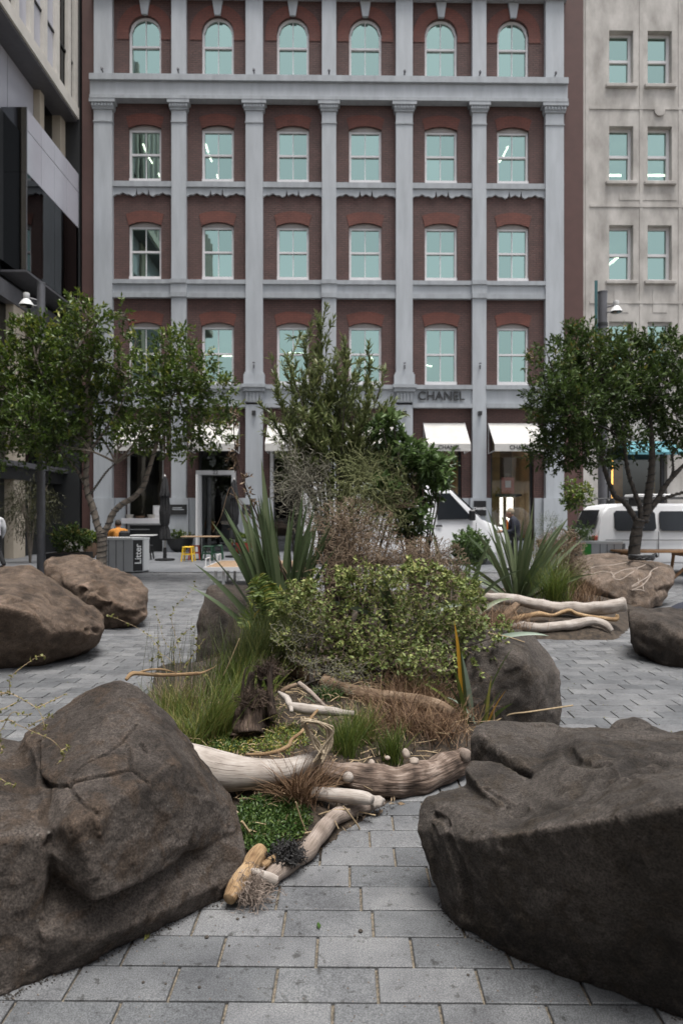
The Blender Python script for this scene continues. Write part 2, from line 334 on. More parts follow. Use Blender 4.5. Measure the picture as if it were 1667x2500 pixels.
M['leaf_fern'] = leaf_mat('fern_leaf', [(0, (0.06563, 0.1008, 0.02288)), (.6, (0.1406, 0.2016, 0.0429)), (1, (0.4125, 0.3192, 0.0715))], .5, .3)
M['leaf_cover'] = leaf_mat('ground_cover_leaf', [(0, (.025, .055, .012)), (.6, (.06, .115, .025)), (1, (.13, .18, .05))], .45, .3)
M['leaf_olive'] = leaf_mat('olive_leaf', [(0, (.05, .065, .04)), (1, (.16, .18, .12))], .5, .2)
M['leaf_willow'] = leaf_mat('drooping_leaf', [(0, (.016, .02, .006)), (1, (.06, .06, .022))], .5, .25)
M['grass'] = leaf_mat('green_grass', [(0, (.045, .07, .014)), (.5, (.10, .145, .028)), (.8, (.19, .20, .05)), (1, (.32, .25, .11))], .5, .35)
M['grass_dark'] = leaf_mat('dark_fine_grass', [(0, (0.035, 0.0504, 0.0156)), (.7, (0.084, 0.1092, 0.0338)), (1, (0.182, 0.182, 0.065))], .5, .3)
M['rush'] = leaf_mat('grey_rush', [(0, (.045, .058, .03)), (.7, (.10, .115, .065)), (1, (.20, .19, .11))], .6, .15)
M['flax'] = leaf_mat('flax_blade', [(0, (0.0442, 0.065, 0.0299)), (.5, (0.078, 0.1125, 0.052)), (1, (0.169, 0.2, 0.1105))], .4, .18, .45)
M['flax_pale'] = leaf_mat('pale_flax_blade', [(0, (.10, .15, .10)), (1, (.25, .31, .24))], .45, .15, .45)
M['flax_yellow'] = leaf_mat('yellow_flax_blade', [(0, (.10, .12, .02)), (.5, (.34, .20, .015)), (1, (.42, .22, .02))], .45, .3)
M['flax_green'] = leaf_mat('fresh_flax_blade', [(0, (.05, .085, .02)), (.6, (.10, .135, .03)), (1, (.22, .21, .05))], .4, .25)
M['litter'] = leaf_mat('dead_leaf', [(0, (.09, .055, .03)), (.5, (.20, .14, .085)), (1, (.38, .31, .22))], .8, .1)
M['brick'] = brick_mat('brown_brick', (.088, .047, .041), (.110, .058, .050), (.056, .033, .030), .9)
M['brick_red'] = brick_mat('red_brick', (.122, .038, .026), (.145, .046, .031), (.09, .03, .022), .35)
M['brown_plain'] = mat('brown_painted_wall', (.085, .042, .036), .7, .1, 2)
M['grey_paint'] = mat('grey_paint', (.385, .408, .432), .6, .12, 1.6, .1, 90, detail=9, streak=(2.2, 2.2, .35))
M['grey_trim'] = mat('grey_trim_paint', (.315, .335, .355), .6, .16, 2.0, .1, 90, detail=9, streak=(2.2, 2.2, .5))
M['white_paint'] = mat('white_paint', (.66, .65, .66), .5, .05, 4)
M['head_paint'] = mat('window_head_paint', (.36, .33, .32), .6, .08, 4)
M['stucco'] = mat('old_stucco', (.34, .318, .292), .85, .2, 1.2, .4, 20, col2=(.46, .438, .41), detail=12, streak=(1.3, 1.3, .6))
M['concrete'] = mat('pale_concrete', (.58, .55, .50), .8, .1, 2)
M['beige'] = mat('beige_cladding', (.46, .40, .32), .7, .08, 2)
M['dark_metal'] = mat('dark_metal', (.02, .021, .022), .5, .15, 5)
M['grey_metal'] = mat('grey_metal', (.12, .12, .13), .45, .12, 5, metal=.3)
M['steel'] = mat('steel', (.42, .41, .40), .35, .1, 6, metal=.9)
M['black'] = mat('black_plastic', (.012, .012, .013), .45, .2, 6)
M['black_cloth'] = mat('black_cloth', (.02, .02, .022), .9, .3, 12)
M['white_metal'] = mat('white_metal', (.6, .6, .6), .4, .05, 4)
M['glass_win'] = glass_mat('green_tinted_glass', (.4, .55, .5), (.37, .515, .465), .82)
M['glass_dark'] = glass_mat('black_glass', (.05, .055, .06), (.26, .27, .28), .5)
M['glass_painted_sky'] = mat('painted_sky_reflection', (.47, .47, .52), .12, .06, .8)  # pale base colour stands in for sky reflected in the glass
M['glass_shop'] = glass_mat('shop_glass', (.8, .8, .78), (.75, .78, .8), .16)
M['glass_van'] = mat('van_window', (.018, .021, .025), .12, .05, 3, spec=.35)
M['room'] = mat('room_wall', (.09, .10, .095), .9, .15, 1)
M['room_warm'] = mat('shop_wall', (.34, .26, .16), .8, .15, 1)
M['shop_dark'] = mat('shop_dark', (.035, .03, .027), .7, .3, 2)
M['tube_light'] = emit('ceiling_tube', (1, .95, .75), 9.0)
M['warm_light'] = emit('warm_downlight', (1, .74, .42), 14.0)
M['white_panel_light'] = emit('lit_panel', (1, .96, .88), 1.4)
M['awning'] = mat('white_canvas', (.5, .488, .462), .8, .1, 3, .15, 60)
M['letter'] = mat('dark_letters', (.03, .031, .033), .5, .1, 5)
M['letter_white'] = mat('white_letters', (.75, .75, .75), .5, .05, 5)
M['teal'] = mat('teal_banner', (.03, .10, .11), .6, .1, 3)
M['turq'] = mat('turquoise_canvas', (.09, .25, .29), .7, .15, 3)
M['van_white'] = mat('white_car_paint', (.80, .805, .82), .3, .03, 2, spec=.5)
M['rubber'] = mat('tyre_rubber', (.015, .015, .015), .85, .2, 20)
M['bin'] = mat('bin_panel', (.36, .37, .38), .5, .08, 3)
M['bin_white'] = mat('bin_white_panel', (.55, .56, .56), .45, .05, 3)
M['green_label'] = mat('green_label', (.06, .33, .06), .5, .1, 4)
M['timber'] = mat('bench_timber', (.26, .175, .105), .65, .3, 18, .3, 60)
M['orange_timber'] = mat('table_timber', (.30, .16, .07), .6, .25, 18)
M['yellow_pl'] = mat('yellow_plastic', (.72, .46, .02), .4, .05, 4)
M['red_pl'] = mat('red_plastic', (.36, .055, .035), .45, .1, 4)
M['green_pl'] = mat('dark_green_plastic', (.015, .06, .032), .45, .1, 4)
M['blue_pl'] = mat('blue_plastic', (.03, .20, .46), .45, .1, 4)
M['orange_cloth'] = mat('orange_cloth', (.42, .17, .025), .85, .2, 8)
M['hivis'] = mat('hi_vis_orange', (.75, .2, .02), .8, .1, 8)
M['navy'] = mat('navy_cloth', (.018, .02, .032), .85, .25, 8)
M['white_cloth'] = mat('white_cloth', (.62, .62, .64), .85, .08, 6)
M['skin'] = mat('skin', (.36, .21, .15), .55, .1, 10)
M['hair'] = mat('blond_grey_hair', (.30, .25, .18), .8, .35, 60)
M['hair_dark'] = mat('dark_hair', (.03, .022, .017), .8, .3, 60)
M['terracotta'] = mat('brown_pot', (.16, .10, .065), .8, .2, 6)
M['white_pot'] = mat('white_bowl', (.50, .47, .42), .6, .06, 4)
M['pink'] = mat('pink_print', (.42, .17, .14), .5, .1, 4)
M['gold'] = mat('gold_panel', (.22, .14, .04), .5, .3, 3)
M['orange_strip'] = emit('orange_strip_light', (1, .5, .1), 1.2)
# ------------------------------------------------------------------ ground: sheet + basalt pavers
gm = MB(); gm.add([(-120, -60, -.014), (120, -60, -.014), (120, 160, -.014), (-120, 160, -.014)], [(0, 1, 2, 3)])
ground = tag(gm.build('ground', M['joint']), 'dark sandy bedding under the plaza paving', 'ground', kind='structure')
fp = MB(); fp.add([(-60, 17.06, -.004), (60, 17.06, -.004), (60, 40, -.004), (-60, 40, -.004)], [(0, 1, 2, 3)])
street = tag(fp.build('pavement', M['far_paving']), 'grey paved street in front of the buildings', 'pavement', kind='structure')
PW, PD, PYAW = .324, .16196, -.0105
paving = tag(empty('paving'), 'blue grey basalt pavers laid in running bond', 'paving', kind='structure')
def paver_block(wd, dp):
    b = MB(); x, y, c = wd/2, dp/2, .0026
    b.add([(-x,-y,-.03),(x,-y,-.03),(x,y,-.03),(-x,y,-.03),(-x,-y,-c),(x,-y,-c),(x,y,-c),(-x,y,-c),(-x+c,-y+c,0),(x-c,-y+c,0),(x-c,y-c,0),(-x+c,y-c,0)],
          [(0,1,5,4),(1,2,6,5),(2,3,7,6),(3,0,4,7),(4,5,9,8),(5,6,10,9),(6,7,11,10),(7,4,8,11),(8,9,10,11)]); return b
pv_mesh = paver_block(PW-.010, PD-.008).mesh('paver'); pv_mesh.materials.append(M['paver'])
Y0 = 2.2527
known = {0: -.0847, -1: .115, 1: .112, 2: .0715, 3: .028, 4: .224, 5: .12, -2: -.0245}
cells = []
prev = 0.0
for k in range(-9, 91):
    off = known.get(k)
    if off is None: off = prev + PW*random.choice((.36, .5, .62, .42))
    prev = off
    yc = Y0 + (k + .5)*PD
    half = max(2.2, .62*yc + 1.2)
    i0 = math.floor((-half-off)/PW)
    for i in range(i0, math.ceil((half-off)/PW)+1):
        cells.append((off + (i+.5)*PW, yc))
def in_poly(x, y, poly):
    c = False; n = len(poly)
    for i in range(n):
        x0, y0 = poly[i]; x1, y1 = poly[(i+1) % n]
        if (y0 > y) != (y1 > y) and x < (x1-x0)*(y-y0)/(y1-y0)+x0: c = not c
    return c
BED = [(-.37,2.66),(-.22,2.84),(-.04,3.16),(.17,3.46),(.36,3.72),(.78,3.98),(1.0,4.3),(1.45,4.9),(1.55,6.2),(1.97,8.1),(3.2,8.0),(3.75,8.9),(4.7,10.6),
       (4.2,12.0),(1.5,12.4),(-.6,11.2),(-1.3,9.0),(-1.45,6.8),(-1.6,5.5),(-1.2,4.6),(-.95,3.7),(-.66,3.05),(-.5,2.72)]
def edge_d(x, y, poly=BED):
    d = 1e9; n = len(poly)
    for i in range(n):
        ax, ay = poly[i]; bx, by = poly[(i+1) % n]; t = max(0, min(1, ((x-ax)*(bx-ax)+(y-ay)*(by-ay))/((bx-ax)**2+(by-ay)**2)))
        d = min(d, math.hypot(x-ax-t*(bx-ax), y-ay-t*(by-ay)))
    return d
def soil_h(x, y):
    if not in_poly(x, y, BED): return 0.0
    d = edge_d(x, y); h = .26*(1-math.exp(-d/.45)) + .004
    return h + .03*min(1, d/.2)*mnoise.noise(Vector((x*3.1, y*3.1, 2)))
def S(x, y):                                      # photo pixel -> point on the planting bed
    Z = 2.3
    while Z < 14:
        p = P(x, y, Z)
        if p.z <= soil_h(p.x, p.y): return p
        Z += .02
    return p
ROCK_FOOT = [[(-1.9,2.05),(-1.06,2.2),(-.5,2.72),(-.6,3.2),(-1.9,3.4)], [(.42,2.6),(1.0,2.1),(1.9,2.1),(1.9,3.2),(.75,3.2)]]
vis, rest = [], []
for (x, y) in cells:
    r = Matrix.Rotation(PYAW, 2) @ Vector((x, y-Y0)); wx, wy = r.x, r.y+Y0
    if in_poly(wx, wy, BED) and edge_d(wx, wy) > .3: continue
    buried = any(in_poly(wx, wy, q) for q in ROCK_FOOT)
    infr = abs(wx)/wy < .5 + .17/wy and wy > 1.9
    (vis if (infr and not buried) else rest).append((wx, wy))
vis.sort(key=lambda q: q[1])
rest += vis[295:]; vis = vis[:295]
for (x, y) in vis:
    o = bpy.data.objects.new('paver', pv_mesh); COL.objects.link(o); o.parent = paving
    o.location = (x, y, random.uniform(-.0022, .0005)); o.rotation_euler = (random.uniform(-.004, .004), random.uniform(-.003, .003), PYAW + random.uniform(-.004, .004))
bv = np.array(paver_block(PW-.010, PD-.008).v); bf = np.array(paver_block(PW-.010, PD-.008).f)
cr, sr = math.cos(PYAW), math.sin(PYAW); bv = np.stack([bv[:, 0]*cr-bv[:, 1]*sr, bv[:, 0]*sr+bv[:, 1]*cr, bv[:, 2]], 1)
rp = np.array(rest); nR = len(rp); nb = len(bv)
VV = (bv[None] + np.concatenate([rp, rng.uniform(-.0022, .0005, (nR, 1))], 1)[:, None]).reshape(-1, 3)
FF = (bf[None] + (np.arange(nR)*nb)[:, None, None]).reshape(-1, 4)
o = link('far_paver_field', tri_mesh('far_paver_field', VV, FF, np.repeat(rng.uniform(-.45, .55, nR), nb)), M['paver'], paving); o['kind'] = 'stuff'
# drain channel across the plaza
dm = MB(); dm.box(-20, 12, 16.86, 17.02, -.01, .004); tag(dm.build('drain_channel', M['dark_metal']), 'narrow dark drain grate across the plaza paving', 'drain', kind='structure')

# ------------------------------------------------------------------ planting bed soil
xs = np.arange(-1.8, 4.9, .06); ys = np.arange(2.6, 12.6, .06)
sv = []; idx = {}
for i, x in enumerate(xs):
    for j, y in enumerate(ys):
        h = soil_h(x, y)
        if h > 0 or edge_d(x, y) < .09:
            idx[i, j] = len(sv); sv.append((x, y, (h if h > 0 else -.006) + (.012*mnoise.noise(Vector((x*15, y*15, 0))) if h > .02 else 0)))
sf = [(idx[i, j], idx[i+1, j], idx[i+1, j+1], idx[i, j+1]) for (i, j) in idx if (i+1, j) in idx and (i, j+1) in idx and (i+1, j+1) in idx]
soil = tag(link('soil', tri_mesh('soil', sv, sf, smooth=True), M['soil']), 'dark mounded soil of the native planting bed', 'soil', kind='structure')

# ------------------------------------------------------------------ boulders
def hull(mb, pts):
    b = bmesh.new()
    for p in pts: b.verts.new(p)
    r = bmesh.ops.convex_hull(b, input=b.verts)
    junk = list({g for g in r['geom_interior'] + r['geom_unused'] if isinstance(g, bmesh.types.BMVert)})
    if junk: bmesh.ops.delete(b, geom=junk, context='VERTS')
    b.verts.index_update(); mb.add([v.co for v in b.verts], [[v.index for v in f.verts] for f in b.faces]); b.free()
def boulder(name, label, hulls, mat_, voxel=.02, rnd=4, amp=(.03, .012, .005), seed=0, carve=(), cells_=.02, cut=None, fs=1.0):
    mb = MB()
    for h in hulls: hull(mb, h)
    me = remeshed(mb, voxel); smooth_co(me, rnd)
    co = get_co(me); smooth_co(me, 14); no = get_no(me); set_co(me, co); sv_ = Vector((seed*7.3, seed*3.1, seed*1.7))
    nv = mnoise.noise; d = np.zeros(len(co)); facets = ((3.0/fs, .35, .5), (8.5/fs, .6, 1.0), (21/fs, .45, .75))
    a0, a1, a2 = amp
    for i, c in enumerate(co):
        v = Vector(c) + sv_
        q = nv(v*2.2)*a0 - abs(nv(v*10/fs))*a1*1.3 + nv(v*19)*a2 + nv(v*45)*a2*.7
        if cells_:
            for sc_, am, sl in facets:
                u = v*sc_ + Vector((nv(v*8), nv(v*8+Vector((9, 9, 9))), nv(v*8+Vector((3, 8, 1)))))*.10
                fps = mnoise.voronoi(u)[1]; best_ = -9
                for fp in fps[:3]:
                    dv = u - fp; k1 = mnoise.noise_vector(fp*5.3)
                    best_ = max(best_, mnoise.noise(fp*9.1)*am + sl*k1.dot(dv) - .10*sl*dv.length_squared)
                q += cells_*best_
        d[i] = q
    co = co + no*d[:, None]
    set_co(me, co)
    m2_ = MB(); m2_.v = [tuple(c) for c in co]; m2_.f = [tuple(p.vertices) for p in me.polygons]; bpy.data.meshes.remove(me)
    me = remeshed(m2_, voxel); co = get_co(me)
    if carve:
        bt = BVHTree.FromPolygons([Vector(c) for c in co], [tuple(p.vertices) for p in me.polygons])
        smooth_co(me, 8); no = get_no(me); set_co(me, co); org = Vector((0, 0, CAMH)); dd = np.zeros(len(co))
        for pts, wdt, dep in carve:
            hit = []
            for (x, y) in catmull(pts, 5):
                h = bt.ray_cast(org, (P(x, y, 1)-org).normalized())
                if h[0] is not None: hit.append(np.array(h[0]))
            if len(hit) < 2: continue
            best = np.full(len(co), 9.0)
            for a, b2 in zip(hit[:-1], hit[1:]):
                ab = b2-a; L2 = ab@ab + 1e-12; tt = np.clip(((co-a)@ab)/L2, 0, 1)
                best = np.minimum(best, np.linalg.norm(co-(a+tt[:, None]*ab), axis=1))
            dd += dep*np.exp(-(best/wdt)**(2 if wdt > .04 else 3.5))
        wob = np.array([.75 + .6*nv(Vector(c)*14 + sv_) if x_ > .001 else 1 for c, x_ in zip(co, dd)]); co = co - no*(dd*wob)[:, None]; set_co(me, co)
    if cut is not None:
        co = get_co(me); co[:, 2] = np.maximum(co[:, 2], cut); set_co(me, co)
    ctr = get_co(me); cx, cy = (ctr[:, 0].min()+ctr[:, 0].max())/2, (ctr[:, 1].min()+ctr[:, 1].max())/2
    ctr[:, 0] -= cx; ctr[:, 1] -= cy; set_co(me, ctr)
    o = link(name, me, mat_, smooth=voxel > .01); o.location = (cx, cy, 0)
    return tag(o, label, 'boulder', 'boulders around the planting bed')
V3 = lambda x, y, z: Vector((x, y, z))
def slab(top, zb): return top + [Vector((p.x+.012, p.y+.02, zb)) for p in top]
# front left pyramid
zz = lambda px, py, zc: (lambda p: p)(S(px, py))
B1 = [[P(294,1655,3.05), P(330,1668,3.05), P(261,1672,3.05), P(200,1697,3.02), P(135,1738,2.95), P(60,1790,2.85),
       P(408,1740,3.02), P(486,1846,2.98), P(560,1945,2.9), P(586,2008,2.84), P(424,1861,2.52), P(462,1905,2.56), P(505,1950,2.62), P(359,1912,2.40), P(286,1960,2.29), P(180,2012,2.16),
       P(150,2090,2.20), P(205,2150,2.20), P(235,2196,2.20), P(262,2188,2.21), P(310,2130,2.28), P(365,2076,2.37), P(440,2040,2.48), P(500,2018,2.58), P(570,2030,2.74),
       V3(-1.1,3.45,.35), V3(-.55,3.25,0), V3(-1.25,3.5,0), V3(-.72,3.3,.2), V3(-1.3,2.5,.3), V3(-1.2,2.6,.15), V3(-.8,2.75,.1), V3(-1.3,3.0,0)],
      [P(300,2168,2.36), P(360,2110,2.45), P(430,2066,2.55), P(530,2044,2.66), P(588,2014,2.83), P(600,2090,2.72), P(585,2140,2.68), G(547,2190), G(560,2150), G(469,2216), G(392,2260), G(318,2298), G(229,2345), G(120,2385),
       P(236,2225,2.31), P(180,2190,2.33), P(110,2160,2.30), P(60,2150,2.26), P(250,2290,2.25), P(100,2280,2.17), V3(-1.3,2.7,.3), V3(-.6,3.1,.2), V3(-.55,3.2,0), V3(-1.3,3.0,0)],
      [P(95,1830,2.85), P(0,1800,2.95), P(92,1905,2.62), P(0,1880,2.6), P(80,1992,2.26), P(-60,1962,2.25), P(105,2040,2.2), P(95,2080,2.2), P(-60,2060,2.12), P(70,2130,2.25),
       P(100,2180,2.22), G(0,2428), G(75,2402), G(115,2388), G(-80,2455), V3(-1.75,2.2,.38), V3(-1.8,2.9,.45), V3(-1.75,3.1,0), V3(-1.8,2.15,0), V3(-1.1,3.2,0), V3(-1.1,3.0,.42)],
      slab([P(186,1985,2.24), P(240,2004,2.2), P(292,1960,2.32), P(250,1975,2.36), P(205,1975,2.34)], .25)]
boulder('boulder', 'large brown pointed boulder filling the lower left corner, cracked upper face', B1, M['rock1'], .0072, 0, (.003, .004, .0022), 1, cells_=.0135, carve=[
    ([(95,1810),(95,1860),(100,1905),(130,1918),(175,1917)], .007, .022), ([(175,1917),(182,1890),(210,1865),(260,1840),(300,1810),(333,1770)], .005, .013),
    ([(170,1912),(230,1897),(290,1888),(320,1878),(360,1907)], .0065, .019), ([(172,1920),(190,1950),(240,1985)], .0055, .015), ([(315,1830),(320,1860),(318,1880)], .006, .016), ([(345,1815),(358,1838)], .005, .013),
    ([(98,1905),(118,1930),(112,1980)], .012, .02), ([(430,2110),(480,2100),(520,2125)], .05, .02), ([(120,2210),(160,2230)], .05, .025)], cut=-.02)
# front right slab
B2 = [[P(1243,2035,2.20), P(1322,2035,2.12), P(1409,2046,2.03), P(1475,2031,1.96), P(1554,2000,1.87), P(1667,1965,1.78), P(1252,1985,2.42), P(1335,1930,2.6),
       G(1186,2300), G(1243,2330), G(1366,2361), G(1453,2383), G(1550,2431), G(1667,2488), P(1366,1774,3.36), P(1453,1784,3.36), P(1655,1790,3.3), V3(1.95,3.2,.45), V3(1.95,2.0,.62), V3(1.9,2.0,0), V3(1.9,3.4,0), V3(1.0,3.4,0), V3(.72,2.6,.1)],
      [P(1142,2050,2.35), P(1243,2037,2.205), P(1107,2018,2.5), P(1063,2004,2.58), P(1041,1945,2.76), P(1022,1980,2.72), P(1019,2024,2.66), P(1037,2077,2.63), P(1068,2175,2.6), P(1129,1920,2.87), P(1165,1957,2.66), P(1256,1990,2.42),
       G(1083,2224), G(1125,2268), G(1186,2300), G(1243,2330), V3(.75,3.1,.1), V3(.75,3.1,0), V3(.9,2.6,0)],
      slab([P(1138,1879,2.86), P(1172,1925,2.66), P(1212,1966,2.52), P(1256,1972,2.46), P(1150,1855,2.98), P(1230,1870,2.88), P(1340,1928,2.58)], .2),
      slab([P(1150,1800,3.16), P(1170,1790,3.12), P(1222,1832,2.97), P(1262,1868,2.85), P(1312,1885,2.76), P(1164,1770,3.26), P(1199,1757,3.36), P(1243,1760,3.38), P(1366,1768,3.38), P(1400,1840,3.0)], .1),
      [P(1506,1762,3.4), P(1545,1754,3.42), P(1571,1768,3.4), P(1602,1780,3.35), P(1480,1786,3.38), P(1560,1800,3.2), P(1640,1790,3.3), V3(1.3,3.5,0), V3(1.75,3.5,0), V3(1.3,3.1,0), V3(1.75,3.1,0)]]
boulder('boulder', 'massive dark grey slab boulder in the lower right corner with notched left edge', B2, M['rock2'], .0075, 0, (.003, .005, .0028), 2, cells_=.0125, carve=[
    ([(1185,1922),(1215,1938),(1240,1952)], .010, .022),
    ([(1385,1830),(1402,1855),(1440,1858),(1468,1850)], .025, .03), ([(1280,1960),(1400,1920),(1520,1870),(1620,1830)], .16, .05),
    ([(1560,1860),(1620,1862)], .012, .02), ([(1062,1990),(1085,2000),(1092,2015)], .012, .02), ([(1100,2060),(1130,2150),(1140,2230)], .03, .03),
    ([(1480,2060),(1530,2150),(1575,2270),(1640,2350),(1660,2420)], .05, .02)], cut=-.02)
B3 = [[P(0,1398,7.6), P(75,1383,7.5), P(100,1422,7.4), P(150,1442,7.4), P(215,1482,7.3), P(256,1503,7.2), P(254,1538,7.1), P(235,1575,7.05), P(205,1542,6.75), P(130,1542,6.45), P(85,1500,6.35), P(0,1478,6.2), P(-60,1478,6.2),
       G(205,1594), G(160,1607), G(100,1625), G(0,1633), G(-100,1640), V3(-4.6,6.5,.55), V3(-4.7,7.6,.85), V3(-4.6,7.6,0), V3(-2.9,8.0,0), V3(-3.2,8.1,.4), V3(-4.6,6.5,0)]]
boulder('boulder', 'wide brown boulder cut off by the left edge behind the pointed one', B3, M['rock3'], .024, 0, (.015, .014, .007), 3, cells_=.03, fs=2, carve=[([(10,1470),(60,1468),(100,1500),(130,1540)], .03, .03), ([(215,1538),(240,1540)], .03, .04), ([(140,1470),(180,1490),(230,1500)], .09, .05)], cut=-.02)
B4 = [[P(117,1375,9.2), P(150,1360,9.4), P(200,1360,9.5), P(228,1378,9.5), P(290,1393,9.4), P(345,1418,9.2), P(357,1442,9.1), P(356,1500,8.9), P(335,1518,8.8), P(215,1440,8.6), P(125,1410,9.0), P(300,1480,8.6), P(230,1480,8.65),
       G(328,1522), G(272,1535), G(200,1535), G(130,1500), V3(-4.0,10.1,0), V3(-2.9,10.0,0), V3(-3.9,10.0,.7), V3(-3.0,9.9,.5)]]
boulder('boulder', 'rounded tan brown boulder standing behind the wide left one', B4, M['rock3'], .026, 0, (.03, .034, .012), 4, cells_=.055, fs=2, carve=[([(200,1440),(240,1435),(262,1470),(240,1490)], .06, .09), ([(290,1495),(330,1500),(355,1490)], .04, .05), ([(225,1380),(240,1410),(200,1440)], .05, .05)], cut=-.02)
B5 = [[P(510,1428,7.0), P(560,1425,7.1), P(605,1430,7.1), P(625,1480,7.0), P(640,1620,6.8), P(497,1470,6.9), P(484,1520,6.8), P(480,1580,6.7), P(560,1500,6.6), G(480,1625), G(560,1640), G(650,1640), V3(-1.4,7.6,0), V3(-.7,7.6,0), V3(-1.3,7.5,.65), V3(-.8,7.5,.65)],
      [P(372,1640,5.7), P(380,1622,5.9), P(470,1617,6.0), P(560,1615,6.0), P(365,1700,5.6), P(420,1660,5.5), P(560,1660,5.6), G(370,1722), G(560,1722), V3(-1.6,6.4,0), V3(-.9,6.4,0)]]
boulder('boulder', 'upright dark boulder with sloping left side behind the fern', [B5[0]], M['rock5'], .022, 2, (.03, .016, .008), 5, cells_=.02, fs=1.8, cut=-.02)
boulder('boulder', 'low dark flat boulder half hidden by grass beneath the upright one', [B5[1]], M['rock5'], .03, 5, (.02, .012, .006), 6, cells_=.015, cut=-.02)
B6 = [[P(1180,1545,5.2), P(1232,1535,5.3), P(1300,1548,5.25), P(1312,1565,5.15), P(1350,1603,5.05), P(1369,1642,4.95), P(1366,1700,4.85), P(1185,1570,4.75), P(1140,1600,4.7), P(1260,1600,4.6), P(1300,1650,4.55), P(1140,1700,4.55),
       G(1368,1772), G(1300,1790), G(1180,1800), V3(.85,5.6,0), V3(1.6,5.6,0), V3(.9,5.5,.5), V3(1.5,5.5,.5)]]
boulder('boulder', 'grey brown boulder right of the yellow flax behind the slab boulder', B6, M['rock2'], .016, 0, (.026, .014, .006), 7, cells_=.02, fs=1.5, cut=-.02)
B7 = [[P(1532,1487,7.2), P(1562,1482,7.3), P(1605,1484,7.3), P(1667,1500,7.3), P(1720,1520,7.3), P(1536,1510,7.0), P(1545,1560,6.95), P(1610,1520,6.7), P(1660,1560,6.5), P(1740,1540,6.6), G(1560,1600), G(1620,1624), G(1680,1630), G(1760,1625), V3(3.3,7.7,0), V3(4.3,7.7,0), V3(3.2,7.6,.4), V3(4.2,7.6,.4)]]
boulder('boulder', 'small angular dark boulder at the right edge near the white driftwood', B7, M['rock5'], .025, 0, (.03, .02, .008), 8, cells_=.03, fs=1.6, cut=-.02)
B8 = [[P(1405,1372,11.2), P(1440,1360,11.4), P(1485,1352,11.6), P(1560,1370,11.5), P(1640,1382,11.3), P(1645,1397,11.1), P(1560,1400,10.7), P(1470,1415,10.6), P(1430,1425,10.7), P(1400,1400,10.8), P(1640,1420,10.9), P(1632,1445,10.9), P(1560,1440,10.5), P(1470,1440,10.5),
       G(1450,1482), G(1560,1492), G(1615,1482), V3(3.9,12.2,0), V3(5.4,12.2,0), V3(4.0,12.1,.7), V3(5.3,12.1,.65)]]
b8 = boulder('boulder', 'brown boulder carved with pale curving lines beneath the right tree', B8, M['rock8'], .028, 0, (.04, .022, .008), 9, cells_=.03, fs=2, carve=[([(1540,1455),(1545,1480)], .06, .06), ([(1605,1440),(1640,1440)], .06, .08)], cut=-.02)
# carved pale lines laid into the carved boulder
me = b8.data; off = Vector(b8.location)
bt = BVHTree.FromPolygons([v.co.copy() + off for v in me.vertices], [tuple(p.vertices) for p in me.polygons])
org = Vector((0, 0, CAMH))
for cvp in ([(1428,1397),(1450,1384),(1490,1380),(1525,1374),(1540,1370)], [(1440,1403),(1470,1395),(1500,1400),(1520,1392),(1560,1385),(1575,1378)], [(1505,1398),(1495,1408),(1505,1415),(1520,1412),(1560,1385)],
            [(1541,1431),(1560,1420),(1580,1408),(1590,1393),(1604,1386)], [(1543,1440),(1565,1430),(1580,1415),(1588,1400)], [(1556,1412),(1558,1425),(1541,1433)], [(1541,1441),(1560,1440),(1572,1443)], [(1570,1440),(1567,1425)], [(1490,1396),(1500,1410)]):
    pts = []
    for (x, y) in catmull(cvp, 5):
        h = bt.ray_cast(org, (P(x, y, 1)-org).normalized())
        if h[0] is not None: pts.append(h[0] - off)
    if len(pts) > 2:
        g_ = MB(); g_.tube(pts, .009, 5); g_.build('carved_line', M['groove'], b8)
# ------------------------------------------------------------------ driftwood
def curls(n, c, rad, ln, r0, zs=1.0, steps=7):
    mb = MB()
    for _ in range(n):
        d = Vector(rng.normal(size=3)); p = Vector(c) + Vector((rng.normal()*rad*.5, rng.normal()*rad*.5, abs(rng.normal())*rad*.4*zs)); pts = [p.copy()]
        d.normalize()
        for _k in range(steps):
            d = (d + Vector(rng.normal(size=3))*.7).normalized(); p = p + d*(ln/steps); p.z = max(p.z, .004); pts.append(p.copy())
        mb.tube(pts, r0, 3, False)
    return mb
def log_mesh(pts, rad, seg=18, n=7, amp=.12, fr=5, flat=1.0, seed=0, ridge=0.0, kr=3.2):
    pp, rr = spline(pts, rad, n); mb = MB(); mb.tube(pp, rr, seg, True, flat)
    sv_ = Vector((seed*3.3, seed*1.9, seed*5.1)); nn = len(pp); grain = []
    L = 0; lens = [0]
    for a, b in zip(pp[:-1], pp[1:]): L += (b-a).length; lens.append(L)
    out = []
    for i in range(nn):
        c = pp[i]
        for k in range(seg):
            v = Vector(mb.v[i*seg+k]); d = v-c; g = 2*math.pi*k/seg
            s = 1 + amp*mnoise.noise(v*fr + sv_)*2
            if ridge: s += ridge*mnoise.noise(Vector((math.cos(g)*kr, math.sin(g)*kr, lens[i]*kr*1.2)) + sv_)*2
            out.append(c + d*s); grain.append((math.cos(g)*1.1, math.sin(g)*1.1, lens[i]*1.5 + seed*3))
    mb.v = [tuple(v) for v in out]
    me = mb.mesh('log'); at = me.attributes.new('grain', 'FLOAT_VECTOR', 'POINT'); at.data.foreach_set('vector', np.array(grain, np.float32).ravel())
    return me
LOGG = 'driftwood lying in the planting bed'
def driftwood(name, label, pts, rad, mt, parent=None, cat='driftwood', **kw):
    o = link(name, log_mesh(pts, rad, **kw), M[mt], parent, smooth=True)
    if label: tag(o, label, cat, LOGG)
    return o
